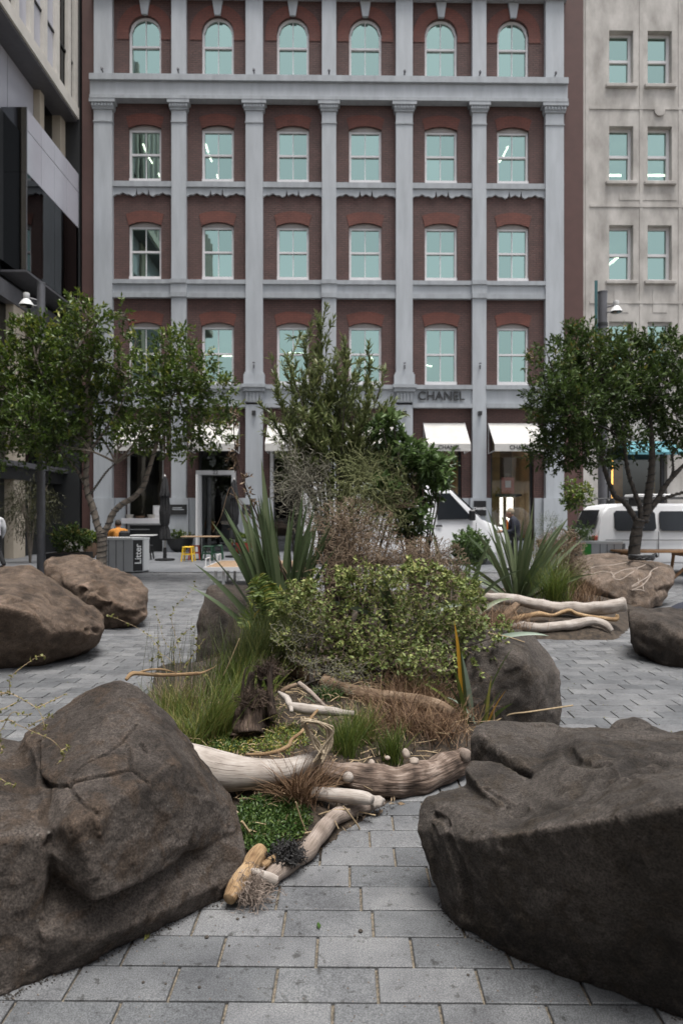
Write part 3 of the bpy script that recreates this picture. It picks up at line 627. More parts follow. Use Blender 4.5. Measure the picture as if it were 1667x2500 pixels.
lg = empty('driftwood_log', (0, 0, 0), label='big smooth pale driftwood log with hooked root strands, beside the pointed boulder', cat='driftwood', group=LOGG)
driftwood('trunk', None, [P(400,1835,3.4), P(470,1862,3.38), P(540,1884,3.34), P(610,1888,3.32), P(690,1882,3.34), P(750,1862,3.4), P(790,1838,3.44)], [.085,.093,.09,.072,.058,.045,.026], 'white_wood', lg, seed=1, amp=.08, fr=3.5, seg=24)
for k in range(26):
    j = lambda s=6: random.uniform(-s, s)
    zz_ = 3.40 + random.uniform(-.06, .06)
    if k < 16: pl = [(772+j(16),1858+j()), (800+j(8),1820+j(4)), (806+j(9),1785+j(6)), (790+j(10),1768+j(4)), (768+j(8),1762+j(4)), (746+j(7),1758+j(4)), (738+j(4),1768+j(5))]
    else: pl = [(785+j(8),1842+j()), (772+j(6),1815+j()), (755+j(6),1790+j()), (742+j(5),1770+j()), (740+j(5),1756+j(4))]
    pp, rr = spline([P(a, b, zz_ + .02*math.sin(i)) for i, (a, b) in enumerate(pl)], [random.uniform(.004,.008)*(1-.5*i/len(pl)) for i in range(len(pl))], 4)
    mb = MB(); mb.tube(pp, rr, 5); mb.build('root_strand', M['root'], lg, True)
lg = empty('driftwood_log', label='thick rough bark covered log bending right towards the slab boulder', cat='driftwood', group=LOGG)
driftwood('trunk', None, [P(770,1880,3.6), P(807,1888,3.58), P(850,1899,3.57), P(914,1908,3.58), P(981,1911,3.62), P(1034,1900,3.7), P(1088,1876,3.8), P(1135,1852,3.92)], [.05,.066,.072,.074,.076,.078,.076,.06], 'bark_wood', lg, seed=2, amp=.15, fr=9, seg=56, n=16, ridge=.06, kr=6)
driftwood('branch_stub', None, [P(852,1897,3.54), P(848,1899,3.49), P(847,1900,3.475)], [.03,.026,.02], 'white_wood', lg, seed=3, amp=.05)
driftwood('branch_stub', None, [P(1130,1848,3.9), P(1136,1843,3.82), P(1138,1842,3.80)], [.04,.036,.025], 'grey_wood', lg, seed=4, amp=.06)
driftwood('branch_stub', None, [P(1028,1925,3.68), P(1022,1940,3.66), P(1016,1950,3.64)], [.04,.035,.015], 'brown_wood', lg, seed=4, amp=.15)
driftwood('driftwood_branch', 'short pale bleached branch lying below the bark covered log', [P(760,1935,3.34), P(800,1940,3.33), P(850,1944,3.31), P(890,1949,3.3), P(908,1954,3.28)], [.03,.033,.033,.032,.022], 'white_wood', seed=5, amp=.07)
lg = empty('driftwood_log', label='long thin grey log edging the bed along the open paving', cat='driftwood', group=LOGG)
driftwood('trunk', None, [P(936,1960,3.42), P(896,1969,3.38), P(850,1982,3.32), P(815,1997,3.22), P(779,2036,3.08), P(749,2079,2.94), P(715,2102,2.86), P(676,2131,2.77), P(655,2150,2.71)], [.016,.03,.034,.036,.040,.038,.036,.036,.03], 'grey_wood', lg, seed=6, amp=.12, fr=9, n=8, ridge=.06)
driftwood('splintered_end', None, [P(602,2124,2.70), P(625,2130,2.68), P(650,2141,2.69), P(675,2150,2.70)], [.008,.016,.02,.018], 'white_wood', lg, seed=7, amp=.25, fr=22)
driftwood('splintered_end', None, [P(905,1962,3.36), P(920,1958,3.38), P(936,1954,3.42)], [.03,.026,.012], 'white_wood', lg, seed=8, amp=.3, fr=30)
driftwood('driftwood_chunk', 'smooth tan wood chunk leaning on the pointed boulder', [P(641,2072,2.83), P(628,2088,2.8), P(602,2126,2.71), P(577,2166,2.62), P(560,2196,2.565)], [.026,.034,.036,.034,.024], 'tan_wood', seed=9, amp=.05, fr=6, n=8, ridge=.06)
driftwood('driftwood_stick', 'short round tan stick poking out behind the wood chunk', [P(680,2090,2.84), P(660,2102,2.8), P(640,2116,2.76)], [.014,.015,.014], 'tan_wood', seed=10, amp=.1)
driftwood('driftwood_log', 'long brown log running back under the leafy bush', [P(690,1622,5.3), P(730,1640,5.15), P(780,1660,4.95), P(830,1680,4.75), P(900,1698,4.6), P(980,1708,4.5), P(1061,1722,4.42), P(1105,1742,4.35)], [.05,.052,.054,.052,.052,.05,.045,.035], 'brown_wood', seed=11, amp=.12, fr=6)
driftwood('driftwood_branch', 'pale short log in the middle of the bed beside green tufts', [P(704,1722,4.0), P(735,1730,4.0), P(790,1736,4.02), P(862,1743,4.1)], [.02,.03,.028,.018], 'white_wood', seed=12, amp=.12, fr=12)
driftwood('driftwood_stick', 'straight pale stick slanting down to the short pale log', [P(730,1668,4.35), P(760,1692,4.25), P(795,1726,4.1)], [.015,.014,.010], 'grey_wood', seed=13, amp=.1)
driftwood('driftwood_stick', 'thin brown stick lying above the short pale log', [P(685,1690,4.25), P(700,1680,4.3), P(722,1672,4.4)], [.012,.013,.012], 'brown_wood', seed=14, amp=.1)
driftwood('driftwood_branch', 'forked whitish branch end left of the short pale log', [P(680,1690,4.15), P(700,1705,4.1), P(708,1722,4.0), P(712,1738,3.95)], [.01,.018,.018,.01], 'white_wood', seed=15, amp=.25, fr=20)
driftwood('driftwood_branch', 'crooked yellowish branch rising from the big pale log', [P(600,1842,3.6), P(643,1841,3.58), P(678,1834,3.58), P(705,1821,3.6), P(712,1806,3.62), P(737,1786,3.66), P(750,1764,3.72), P(775,1734,3.8)], [.006,.009,.010,.011,.010,.009,.009,.008], 'tan_wood', seed=16, amp=.12, fr=16)
lg = empty('driftwood_branch', label='thin forked stick lying across behind the tip of the pointed boulder', cat='driftwood', group=LOGG)
driftwood('stem', None, [P(308,1660,3.42), P(322,1645,3.45), P(345,1645,3.48), P(400,1648,3.55), P(476,1645,3.65), P(500,1640,3.7), P(525,1628,3.72)], [.008,.012,.010,.009,.009,.004,.002], 'tan_wood', lg, seed=17, amp=.12, fr=16)
driftwood('fork', None, [P(338,1643,3.48), P(365,1635,3.5), P(400,1635,3.52), P(430,1643,3.55)], [.006,.005,.005,.003], 'tan_wood', lg, seed=18)
lg = empty('tree_stump', label='dark rotten splintered stump between the bright grass and the logs', cat='stump')
for k in range(24):
    core = k < 6; a = random.uniform(588, 668); b = 1795 - max(0, a-635)*1.5 + random.uniform(-8, 5); z_ = 4.0 + random.uniform(-.05, .16)
    d2 = random.uniform(1690, 1740) if core else (random.uniform(1640, 1720) if a < 640 else random.uniform(1622, 1690)); c2 = a + (622-a)*random.uniform(.0, .5) + random.uniform(-12, 18); r0 = random.uniform(.034, .05) if core else random.uniform(.007, .02)
    driftwood('splinter', None, [P(a,b,z_), P((a+c2)/2+random.uniform(-7, 7),(b+d2)/2,z_+.05), P(c2,d2,z_+.1), P(c2+random.uniform(-8, 10),d2-random.uniform(4, 16),z_+.12)], [r0*1.5,r0*1.1,r0*.7,.003], 'stump', lg, seed=20+k, amp=.3, fr=16, ridge=.35, seg=14)
cf = curls(320, (0, 0, 0), .06, .10, .0016, 1.5); cf.v = [(v[0], v[1], v[2]) for v in cf.v]; o = cf.build('fibre_mat', M['stump'], lg); o.location = P(655, 1650, 4.2)
cf = curls(220, (0, 0, 0), .06, .12, .0016, 1.5); o = cf.build('fibre_mat', M['stump'], lg); o.location = P(620, 1720, 4.05)
driftwood('driftwood_log', 'upper pale grey log of the pair beside the right boulder, sawn at one end', [P(1150,1456,8.8), P(1200,1460,8.75), P(1266,1466,8.7), P(1345,1482,8.6), P(1424,1487,8.55), P(1480,1482,8.5), P(1522,1475,8.5)], [.05,.064,.07,.072,.078,.085,.096], 'white_wood', seed=30, amp=.16, fr=7, seg=26, ridge=.05)
driftwood('driftwood_log', 'lower white curved log of the pair near the right boulder', [P(1240,1531,8.25), P(1270,1527,8.25), P(1306,1533,8.2), P(1384,1527,8.2), P(1443,1517,8.25), P(1475,1525,8.2), P(1493,1541,8.15)], [.012,.045,.058,.058,.054,.05,.03], 'white_wood', seed=31, amp=.16, fr=7, seg=24, ridge=.05)
driftwood('driftwood_branch', 'tan crooked branch squeezed between the two right logs', [P(1250,1512,8.4), P(1310,1500,8.4), P(1350,1502,8.4), P(1388,1490,8.4), P(1410,1500,8.4), P(1460,1508,8.4), P(1500,1512,8.4), P(1506,1500,8.4)], [.03,.034,.02,.026,.026,.022,.03,.02], 'tan_wood', seed=32, amp=.2, fr=8)
driftwood('driftwood_stick', 'frayed brown branch stub rising left of the lower white log', [P(1180,1540,7.6), P(1215,1520,7.7), P(1262,1476,7.9)], [.05,.045,.03], 'brown_wood', seed=33, amp=.2, ridge=.3)
# small pale stones by the bark log
for k, (x, y, r0) in enumerate([(990,1840,.022), (1010,1858,.026), (906,1862,.02), (945,1850,.014)]):
    b = bmesh.new(); bmesh.ops.create_icosphere(b, subdivisions=3, radius=r0)
    for v in b.verts: v.co = Vector((v.co.x, v.co.y, v.co.z*(1.3 if k == 0 else .8)))*(1 + .3*mnoise.noise(v.co*40 + Vector((k, 0, 0))))
    me = bpy.data.meshes.new('stone'); b.to_mesh(me); b.free()
    o = link('stone', me, M['groove'], smooth=True); o.location = P(x, y, 3.66)
    tag(o, ['upright pale pebble behind the bark covered log', 'rounded speckled pebble resting on the bark covered log', 'small pale stone left of the upright pebble', 'tiny stone at the foot of the middle green tuft'][k], 'stone', 'pale stones in the bed')
tag(curls(260, P(618,2184,2.62), .055, .09, .0012).build('root_ball', M['grey_wood']), 'frayed tangle of pale rootlets at the log end', 'roots')
tag(curls(600, P(700,2092,2.84), .06, .05, .0022, .7).build('charred_clump', M['charcoal']), 'black clump of rotted seaweed draped over the thin log', 'seaweed')
# ------------------------------------------------------------------ brick building
TH = .0145; FY = 26.0
def fac(px, py=None, off=0.0):                    # photo pixel on the facade plane -> local (x, z)
    a = (px - CX)/FPX; Y = (FY+off)/(1 - a*TH); X = a*Y
    lx = X*math.cos(math.atan(TH)) + (Y-FY-off)*math.sin(math.atan(TH))
    return lx if py is None else (lx, CAMH - (py - CY)/FPX*(FY + X*TH + off))
def fz(py): return CAMH - (py - CY)/FPX*FY
BR = empty('brick_building', (0, FY, 0), math.atan(TH), 'brown brick warehouse with grey pilasters and sash windows', 'building')
pil = [(234.5,278.5),(422,457.5),(601.5,643),(786,820.5),(965,1005.5),(1150,1183.5),(1327,1371)]
pilx = [(fac(a), fac(b)) for a, b in pil]
win = [(315,394),(493,571),(676,754),(852,931),(1036.5,1115.5),(1213,1290)]
winx = [(fac(a), fac(b)) for a, b in win]
EL, ER = fac(202), fac(1422)
ROWS = [dict(z1=fz(43), zs=fz(82), z0=fz(200), arch=True), dict(z1=fz(307.5), zs=fz(316.5), z0=fz(448.5), arch=False),
        dict(z1=fz(544), zs=fz(553), z0=fz(686.5), arch=False), dict(z1=fz(788), zs=fz(797), z0=fz(941), arch=False)]
TOPZ = 24.5
def archtop(row, x0, x1):
    xc, hw = (x0+x1)/2, (x1-x0)/2; rise = row['z1']-row['zs']
    Rr = (hw*hw+rise*rise)/(2*rise)
    return lambda x: row['zs'] + math.sqrt(max(0, Rr*Rr-(x-xc)**2)) - (Rr-rise)
wall = MB()
zcuts = [fz(997), fz(744), fz(497), fz(257), TOPZ]   # storey joints (bottom to top)
for wi, (x0, x1) in enumerate(winx):
    xa = EL if wi == 0 else (winx[wi-1][1]+x0)/2; xb = ER if wi == 5 else (x1+winx[wi+1][0])/2
    for ri, row in enumerate(ROWS):
        zb, zt = zcuts[3-ri], zcuts[4-ri]; f = archtop(row, x0, x1); DEP = .26
        wall.add([(xa,0,zb),(x0,0,zb),(x0,0,zt),(xa,0,zt)], [(0,1,2,3)]); wall.add([(x1,0,zb),(xb,0,zb),(xb,0,zt),(x1,0,zt)], [(0,1,2,3)])
        wall.add([(x0,0,zb),(x1,0,zb),(x1,0,row['z0']),(x0,0,row['z0'])], [(0,1,2,3)])
        n = 14; xs_ = [x0+(x1-x0)*k/n for k in range(n+1)]
        wall.add([(x,0,f(x)) for x in xs_]+[(x,0,zt) for x in xs_], [(k,k+1,n+2+k,n+1+k) for k in range(n)])
        wall.add([(x,0,f(x)) for x in xs_]+[(x,DEP,f(x)) for x in xs_], [(k,k+1,n+2+k,n+1+k) for k in range(n)])
        for x in (x0, x1): wall.add([(x,0,row['z0']),(x,DEP,row['z0']),(x,DEP,f(x)),(x,0,f(x))], [(0,1,2,3)])
        wall.add([(x0,0,row['z0']),(x1,0,row['z0']),(x1,DEP,row['z0']),(x0,DEP,row['z0'])], [(0,1,2,3)])
# ground floor wall around shop openings
shop = [(308,400),(484,578),(662,770),(850,950),(1040,1126),(1197,1302)]
SHX = [(fac(a), fac(b)) for a, b in shop]; SHT = fz(1046)
for wi, (x0, x1) in enumerate(SHX):
    xa = EL if wi == 0 else (SHX[wi-1][1]+x0)/2; xb = ER if wi == 5 else (x1+SHX[wi+1][0])/2; zt = zcuts[0]
    wall.add([(xa,0,0),(x0,0,0),(x0,0,zt),(xa,0,zt)], [(0,1,2,3)]); wall.add([(x1,0,0),(xb,0,0),(xb,0,zt),(x1,0,zt)], [(0,1,2,3)])
    wall.add([(x0,0,SHT),(x1,0,SHT),(x1,0,zt),(x0,0,zt)], [(0,1,2,3)])
    for x in (x0, x1): wall.add([(x,0,0),(x,.4,0),(x,.4,SHT),(x,0,SHT)], [(0,1,2,3)])
    wall.add([(x0,0,SHT),(x1,0,SHT),(x1,.4,SHT),(x0,.4,SHT)], [(0,1,2,3)])
wall.add([(EL,0,0),(EL,12,0),(EL,12,TOPZ),(EL,0,TOPZ)], [(0,1,2,3)]); wall.add([(ER,0,0),(ER,12,0),(ER,12,TOPZ),(ER,0,TOPZ)], [(0,1,2,3)])
wall.add([(EL,12,0),(ER,12,0),(ER,12,TOPZ),(EL,12,TOPZ)], [(0,1,2,3)]); wall.add([(EL,0,TOPZ),(ER,0,TOPZ),(ER,12,TOPZ),(EL,12,TOPZ)], [(0,1,2,3)])
me = bpy.data.meshes.new('wall'); me.from_pydata(wall.v, [], wall.f); link('wall', me, M['brick'], BR)
# plain brown strips at both ends
for a, b in ((EL+.002, pilx[0][0]), (pilx[6][1], ER-.002)):
    s_ = MB(); s_.box(a, b, -.05, .01, 0, TOPZ-.1); s_.build('end_strip', M['brown_plain'], BR)
# red brick arches over the windows
for ri, row in enumerate(ROWS):
    for (x0, x1) in winx:
        f = archtop(row, x0, x1); xc = (x0+x1)/2; hw = (x1-x0)/2; th = fz(280)-fz(307)
        n = 16; b = MB(); vs = []
        if row['arch']:
            for k in range(n+1):
                g = math.pi*k/n; ri_, ro = hw, hw + th*1.05
                vs += [(xc-math.cos(g)*ri_, row['zs']-.22*0+math.sin(g)*ri_), (xc-math.cos(g)*ro, row['zs']+math.sin(g)*ro)]
            vs = [(xc-hw, row['zs']-.3), (xc-hw-th*1.05, row['zs']-.3)] + vs + [(xc+hw, row['zs']-.3), (xc+hw+th*1.05, row['zs']-.3)]
        else:
            for k in range(n+1):
                t_ = -1+2*k/n; xi = xc+t_*hw; vs += [(xi, f(xi)), (xc+t_*(hw*1.17), f(xi)+th)]
        m_ = len(vs)//2
        b.add([(x,-.02,z) for x, z in vs]+[(x,.012,z) for x, z in vs], [(2*k,2*k+2,2*k+3,2*k+1) for k in range(m_-1)] + [(2*k,2*k+2,2*m_+2*k+2,2*m_+2*k) for k in range(m_-1)] + [(2*k+1,2*k+3,2*m_+2*k+3,2*m_+2*k+1) for k in range(m_-1)])
        b.build('brick_arch', M['brick_red'], BR)
        if row['arch']:
            kz0, kz1 = fz(43), fz(6); k_ = MB(); k_.prism([(xc-.11,kz0),(xc+.11,kz0),(xc+.2,kz1),(xc-.2,kz1)], -.1, .02); k_.build('keystone', M['grey_paint'], BR)
# sash windows: frame > panes
def sash(parent, row, x0, x1, arch, name='window', y=.17, side_frame=True):
    f = archtop(row, x0, x1) if row['z1'] > row['zs']+1e-6 else (lambda x: row['z1'])
    z0 = row['z0']; fw = .085; w_ = MB()
    w_.box(x0, x0+fw, y-.06, y+.08, z0, row['zs']); w_.box(x1-fw, x1, y-.06, y+.08, z0, row['zs'])
    w_.box(x0-.0, x1+.0, y-.14, y+.08, z0, z0+.16)                              # deep white sill rail
    n = 14
    if arch: fi = lambda x: max(row['zs']-.02, archtop(dict(z1=row['z1']-fw, zs=row['zs']), x0+fw, x1-fw)(min(max(x, x0+fw), x1-fw)))
    else: fi = lambda x: row['zs']-.09
    xs_ = [x0+(x1-x0)*k/n for k in range(n+1)]
    lo = [fi(x) for x in xs_]; hi = [f(x) for x in xs_]
    if arch: lo[0] = lo[-1] = row['zs']-.02
    w_.add([(x,y-.05,a) for x, a in zip(xs_, lo)]+[(x,y-.05,b) for x, b in zip(xs_, hi)], [(k,k+1,n+2+k,n+1+k) for k in range(n)])
    w_.add([(x,y-.05,a) for x, a in zip(xs_, lo)]+[(x,y+.08,a) for x, a in zip(xs_, lo)], [(k,k+1,n+2+k,n+1+k) for k in range(n)])
    zt = row['zs']-.09 if not arch else row['zs']
    zm = z0 + .54*((row['z1'] if arch else row['zs'])-z0) if not arch else z0+.55*(row['z1']-z0)
    w_.box(x0+fw, x1-fw, y-.035, y+.06, zm-.035, zm+.035)                         # meeting rail
    xc = (x0+x1)/2
    w_.box(xc-.016, xc+.016, y-.012, y+.05, zm+.03, (row['z1']-fw*.7) if arch else zt+.02)
    w_.box(xc-.016, xc+.016, y+.012, y+.07, z0+.15, zm-.03)
    wo = w_.build(name, M['white_paint'], parent)
    for a, b in ((x0+fw, xc-.016), (xc+.016, x1-fw)):
        m_ = 8; xx = [a+(b-a)*k/m_ for k in range(m_+1)]
        top = [(fi(x) if arch else zt+.01) for x in xx]
        p_ = MB(); p_.add([(x,y+.018,zm) for x in xx]+[(x,y+.018,t) for x, t in zip(xx, top)], [(k,k+1,m_+2+k,m_+1+k) for k in range(m_)])
        link('pane', p_.mesh(), M['glass_win'], wo)
        p_ = MB(); p_.add([(a,y+.045,z0+.15),(b,y+.045,z0+.15),(b,y+.045,zm),(a,y+.045,zm)], [(0,1,2,3)]); link('pane', p_.mesh(), M['glass_win'], wo)
    if not arch:
        h_ = MB(); h_.add([(x,y-.07,row['zs']-.02) for x in xs_]+[(x,y-.07,b) for x, b in zip(xs_, hi)], [(k,k+1,n+2+k,n+1+k) for k in range(n)]); h_.build('window_head', M['head_paint'], wo)
    return wo
for ri, row in enumerate(ROWS):
    for (x0, x1) in winx: sash(BR, row, x0, x1, row['arch'])
# rooms behind the windows
for ri, row in enumerate(ROWS):
    zb, zt = row['z0']-.8, row['z1']+.35
    if ri == 0: zt = TOPZ-.1
    r_ = MB(); a, b = EL+.3, ER-.3
    r_.add([(a,.28,zb),(b,.28,zb),(b,7,zb),(a,7,zb),(a,.28,zt),(b,.28,zt),(b,7,zt),(a,7,zt)], [(0,1,2,3),(4,7,6,5),(2,6,7,3),(0,3,7,4),(1,5,6,2)])
    me = bpy.data.meshes.new('room'); me.from_pydata(r_.v, [], r_.f); link('room', me, M['room'], BR)
def tube_lamp(a, b, hz, parent=BR, r0=.035):       # fluorescent tube hung at height hz, ends given as photo pixels
    A, B = G(*a, hz), G(*b, hz); inv = Matrix.Rotation(-math.atan(TH), 4, 'Z') @ Matrix.Translation((0, -FY, 0))
    t_ = MB(); t_.tube([inv @ A, inv @ B], r0, 6); t_.build('ceiling_tube', M['tube_light'], parent)
hB, hC, hD = ROWS[1]['z1']-.12, ROWS[2]['z1']-.12, ROWS[3]['z1']-.15
for a, b in (((350,352),(358,372)), ((360,378),(372,398)), ((388,424),(391,432)), ((503,353),(508,372)), ((511,378),(517,394)), ((530,427),(532,435)), ((1239,358),(1228,380)), ((1225,386),(1217,396))): tube_lamp(a, b, hB)
for a, b in (((374,864),(386,877)), ((538,869),(570,869)), ((706,861),(750,864)), ((722,902),(752,902)), ((906,870),(910,882)), ((1038,891),(1078,900)), ((1078,900),(1038,906))): tube_lamp(a, b, hD, r0=.03)
# pilasters, capitals, bases
for i, (a, b) in enumerate(pilx):
    big = i % 2 == 0
    s_ = MB(); s_.box(a, b, -.22, .02, fz(934) if big else fz(997), TOPZ-.2); s_.build('pilaster', M['grey_paint'], BR)
    s_ = MB(); s_.box(a, b, -.24, .02, fz(1216), fz(990)-.002); s_.box(a-.1, b+.1, -.3, .02, 0, fz(1216)-.002); s_.build('pilaster_base', M['grey_paint'], BR)
    c_ = MB(); z0, z1 = fz(276), fz(257)
    c_.box(a-.05, b+.05, -.27, .01, fz(280), fz(276)); c_.box(a-.07, b+.07, -.29, .01, z0+.003, z0+.16); c_.box(a-.14, b+.14, -.35, .01, z0+.163, z1)
    nd = 7
    for k in range(nd):
        xk = a-.08 + (b-a+.16)*(k+.5)/nd; c_.box(xk-.03, xk+.03, -.33, -.29, z0+.04, z0+.14)
    c_.box(a-.02, b+.02, -.25, .01, fz(310), fz(307))
    c_.build('capital', M['grey_trim'], BR)
    if big:
        c_ = MB(); c_.box(a-.07, b+.07, -.3, .01, fz(942), fz(917)); c_.box(a-.035, b+.035, -.26, .01, fz(917)+.002, fz(912))
        c_.build('pilaster_plinth', M['grey_paint'], BR)
        c_ = MB(); c_.box(a-.13, b+.13, -.44, .01, fz(950), fz(942)-.003); c_.box(a-.08, b+.08, -.38, .01, fz(959), fz(950)-.002); c_.box(a-.01, b+.01, -.29, .01, fz(985), fz(959)-.002)
        for k in range(5):
            xk = a+(b-a)*(k+.5)/5; c_.box(xk-.035, xk+.035, -.33, -.29, fz(983), fz(961))
        c_.build('capital', M['grey_trim'], BR)
    s_ = MB(); s_.tube([((a+b)/2, -.23, fz(190)), ((a+b)/2, -.34, fz(188)), ((a+b)/2, -.34, fz(183))], .025, 6); s_.lathe([(.03,-.06),(.05,0),(.04,.05)], ((a+b)/2,-.34,fz(187)), 8); s_.build('spotlight', M['grey_metal'], BR)
    s_ = MB(); s_.tube([((a+b)/2, -.23, fz(896)), ((a+b)/2, -.36, fz(896)), ((a+b)/2, -.36, fz(905))], .025, 6); s_.box((a+b)/2-.04,(a+b)/2+.04,-.42,-.3,fz(890),fz(895)+.05); s_.build('spotlight', M['grey_metal'], BR)
    s_ = MB(); s_.box((a+b)/2-.07, (a+b)/2+.07, -.4, -.24, fz(1016), fz(1006), .012); s_.build('downlight', M['dark_metal'], BR)
# bands
def band(z0, z1, dep, name='band', m='grey_paint', xa=None, xb=None):
    b = MB(); b.box(pilx[0][0]-.12 if xa is None else xa, pilx[6][1]+.12 if xb is None else xb, -dep, .015, z0, z1); return b.build(name, M[m], BR)
band(fz(214), fz(201), .40, 'cornice', 'grey_trim'); band(fz(249), fz(214)-.002, .29, 'frieze'); band(fz(257), fz(249)-.002, .36, 'cornice', 'grey_trim'); band(fz(203)+.002, fz(198), .36, 'cornice', 'grey_trim')
band(fz(4), fz(-6), .42, 'cornice', 'grey_trim')
for i in range(6):
    xa, xb = pilx[i][1]-.01, pilx[i+1][0]+.01; x0, x1 = winx[i]
    band(fz(463), fz(450), .17, 'sill_band', 'grey_trim', xa, xb)
    zt = fz(463)-.002; zb = lambda u: fz(480) - .045*math.cos(u*6*math.pi) - .022*math.cos(u*18*math.pi) + (.2 if abs(abs(u-.5)-.1) < .012 else 0)
    n = 60; us = [k/n for k in range(n+1)]; s_ = MB()
    s_.add([(xa+(xb-xa)*u,-.1,zb(u)) for u in us]+[(xa+(xb-xa)*u,-.1,zt) for u in us], [(k,k+1,n+2+k,n+1+k) for k in range(n)])
    s_.add([(xa+(xb-xa)*u,-.1,zb(u)) for u in us]+[(xa+(xb-xa)*u,.01,zb(u)) for u in us], [(k,k+1,n+2+k,n+1+k) for k in range(n)])
    s_.build('scalloped_apron', M['grey_paint'], BR)
    band(fz(698), fz(688), .2, 'sill_band', 'grey_trim', xa, xb); band(fz(720), fz(698)-.002, .12, 'band', 'grey_paint', xa, xb); band(fz(731), fz(720)-.002, .18, 'sill_band', 'grey_trim', xa, xb)
    band(fz(952), fz(942), .26, 'sill_band', 'grey_trim', xa, xb); band(fz(987), fz(952)-.002, .14, 'band', 'grey_paint', xa, xb); band(fz(997), fz(987)-.002, .26, 'sill_band', 'grey_trim', xa, xb)
    for row in ROWS[:1]:
        s_ = MB(); s_.box(x0-.12, x1+.12, -.2, .02, row['z0']-.07, row['z0']+.01); s_.build('window_sill', M['grey_trim'], BR)
for i in (1, 3, 5):
    a, b = pilx[i]
    for z0, z1, d in ((698,688,.3),(720,698,.25),(731,720,.28)): band(fz(z0), fz(z1)-.002, d, 'pilaster_ring', 'grey_trim' if z1 != 698 else 'grey_paint', a-.02, b+.02)
# sign letters on the frieze
c0, c1 = fac(1020), fac(1129)
text('sign_letters', 'CHANEL', .46, ((c0+c1)/2, -.20, fz(969)), M['letter'], BR, depth=.03, bold=.004)
# grey plinth at street level
for i in range(6):
    for a, b in ((pilx[i][1]-.01, SHX[i][0]), (SHX[i][1], pilx[i+1][0]+.01)):
        if b > a+.03: s_ = MB(); s_.box(a, b, -.12, .015, 0, fz(1216)); s_.build('plinth', M['grey_paint'], BR)
# awnings
for i, (x0, x1) in enumerate(SHX):
    a, b = x0-.12, x1+.12; zt, zv, zb = fz(1033), 3.98, 3.72; d = 1.15
    aw = MB(); aw.add([(a,-.05,zt),(b,-.05,zt),(b,-d,zv),(a,-d,zv)], [(0,1,2,3)]); aw.add([(a,-.05,zt-.03),(b,-.05,zt-.03),(b,-d+.02,zv-.03),(a,-d+.02,zv-.03)], [(0,1,2,3)])
    ao = aw.build('awning', M['awning'], BR)
    v_ = MB(); v_.box(a, b, -d-.012, -d+.012, zb, zv+.01); v_.build('valance', M['awning'], ao)
    s_ = MB()
    for x in (a+.02, b-.02):
        s_.tube([(x,-.06,zb),(x,-d+.02,zb+.03)], .018, 6); s_.tube([(x,-.06,zb),(x,-.06,zt)], .018, 6); s_.tube([(x,-.06,zt),(x,-d+.02,zv)], .018, 6)
    s_.build('awning_frame', M['white_metal'], ao)
    if i >= 2: text('valance_letters', 'CHANEL', .21, ((a+b)/2, -d-.022, zb+.135), M['letter'], ao, depth=.004, bold=.004)
# shopfronts
def shopfront(i, frame, lit, sill=.55):
    x0, x1 = SHX[i]; y = .22
    f_ = MB(); t_ = .09
    f_.box(x0, x0+t_, y-.05, y+.05, 0, SHT); f_.box(x1-t_, x1, y-.05, y+.05, 0, SHT); f_.box(x0+t_, x1-t_, y-.05, y+.05, SHT-t_, SHT)
    if sill: f_.box(x0+t_, x1-t_, y-.05, y+.05, sill-.1, sill)
    fo = f_.build('shopfront', M[frame], BR)
    g_ = MB(); g_.add([(x0+t_,y,sill),(x1-t_,y,sill),(x1-t_,y,SHT-t_),(x0+t_,y,SHT-t_)], [(0,1,2,3)]); link('pane', g_.mesh(), M['glass_shop'], fo)
    if sill: b_ = MB(); b_.box(x0+t_, x1-t_, y-.04, y+.1, 0, sill-.102); b_.build('stall_riser', M['grey_paint' if lit else 'dark_metal'], fo)
    r_ = MB(); a, b = x0-.3, x1+.3
    r_.add([(a,.42,.02),(b,.42,.02),(b,5,.02),(a,5,.02),(a,.42,4.9),(b,.42,4.9),(b,5,4.9),(a,5,4.9)], [(0,1,2,3),(4,7,6,5),(2,6,7,3),(0,3,7,4),(1,5,6,2)])
    me = bpy.data.meshes.new('shop_room'); me.from_pydata(r_.v, [], r_.f); link('shop_room', me, M['room_warm' if lit else 'shop_dark'], fo)
    return fo
S1 = shopfront(0, 'white_metal', False, 1.1); S2 = shopfront(1, 'dark_metal', False, 0)
S3 = shopfront(2, 'dark_metal', False, 0); S4 = shopfront(3, 'dark_metal', False, .5); S5 = shopfront(4, 'dark_metal', True, .5); S6 = shopfront(5, 'dark_metal', True, .5)
x0, x1 = SHX[0]; s_ = MB(); s_.box(fac(300), fac(412), -.2, .18, fz(1278), fz(1265), .01); s_.build('window_ledge', M['white_paint'], S1)
for so, (x0, x1) in ((S5, SHX[4]), (S6, SHX[5])):
    for k in range(4):
        l_ = MB(); l_.lathe([(.07,0),(.07,.03)], (x0+.3+.35*k, 1.0+.9*(k % 2), 4.84), 10); l_.build('downlight', M['warm_light'], so)
    p_ = MB(); p_.box(x0-.1, x0+.5, .6, .64, .6, 4.2); p_.build('gold_panel', M['gold'], so)
    p_ = MB(); p_.box(x0+.5, x1-.15, 2.6, 2.65, 2.2, 4.3); p_.build('dark_screen', M['shop_dark'], so)
    p_ = MB(); p_.box(x0+.3, x1-.3, 1.2, 1.8, .02, 1.0); p_.build('display_counter', M['shop_dark'], so)
    for q in range(3):
        p_ = MB(); p_.box(x0+.35+.42*q, x0+.6+.42*q, 2.2, 2.24, 1.0, 2.1); p_.build('lit_shelf', M['white_panel_light'], so)
x0, x1 = SHX[5]; xc = (x0+x1)/2
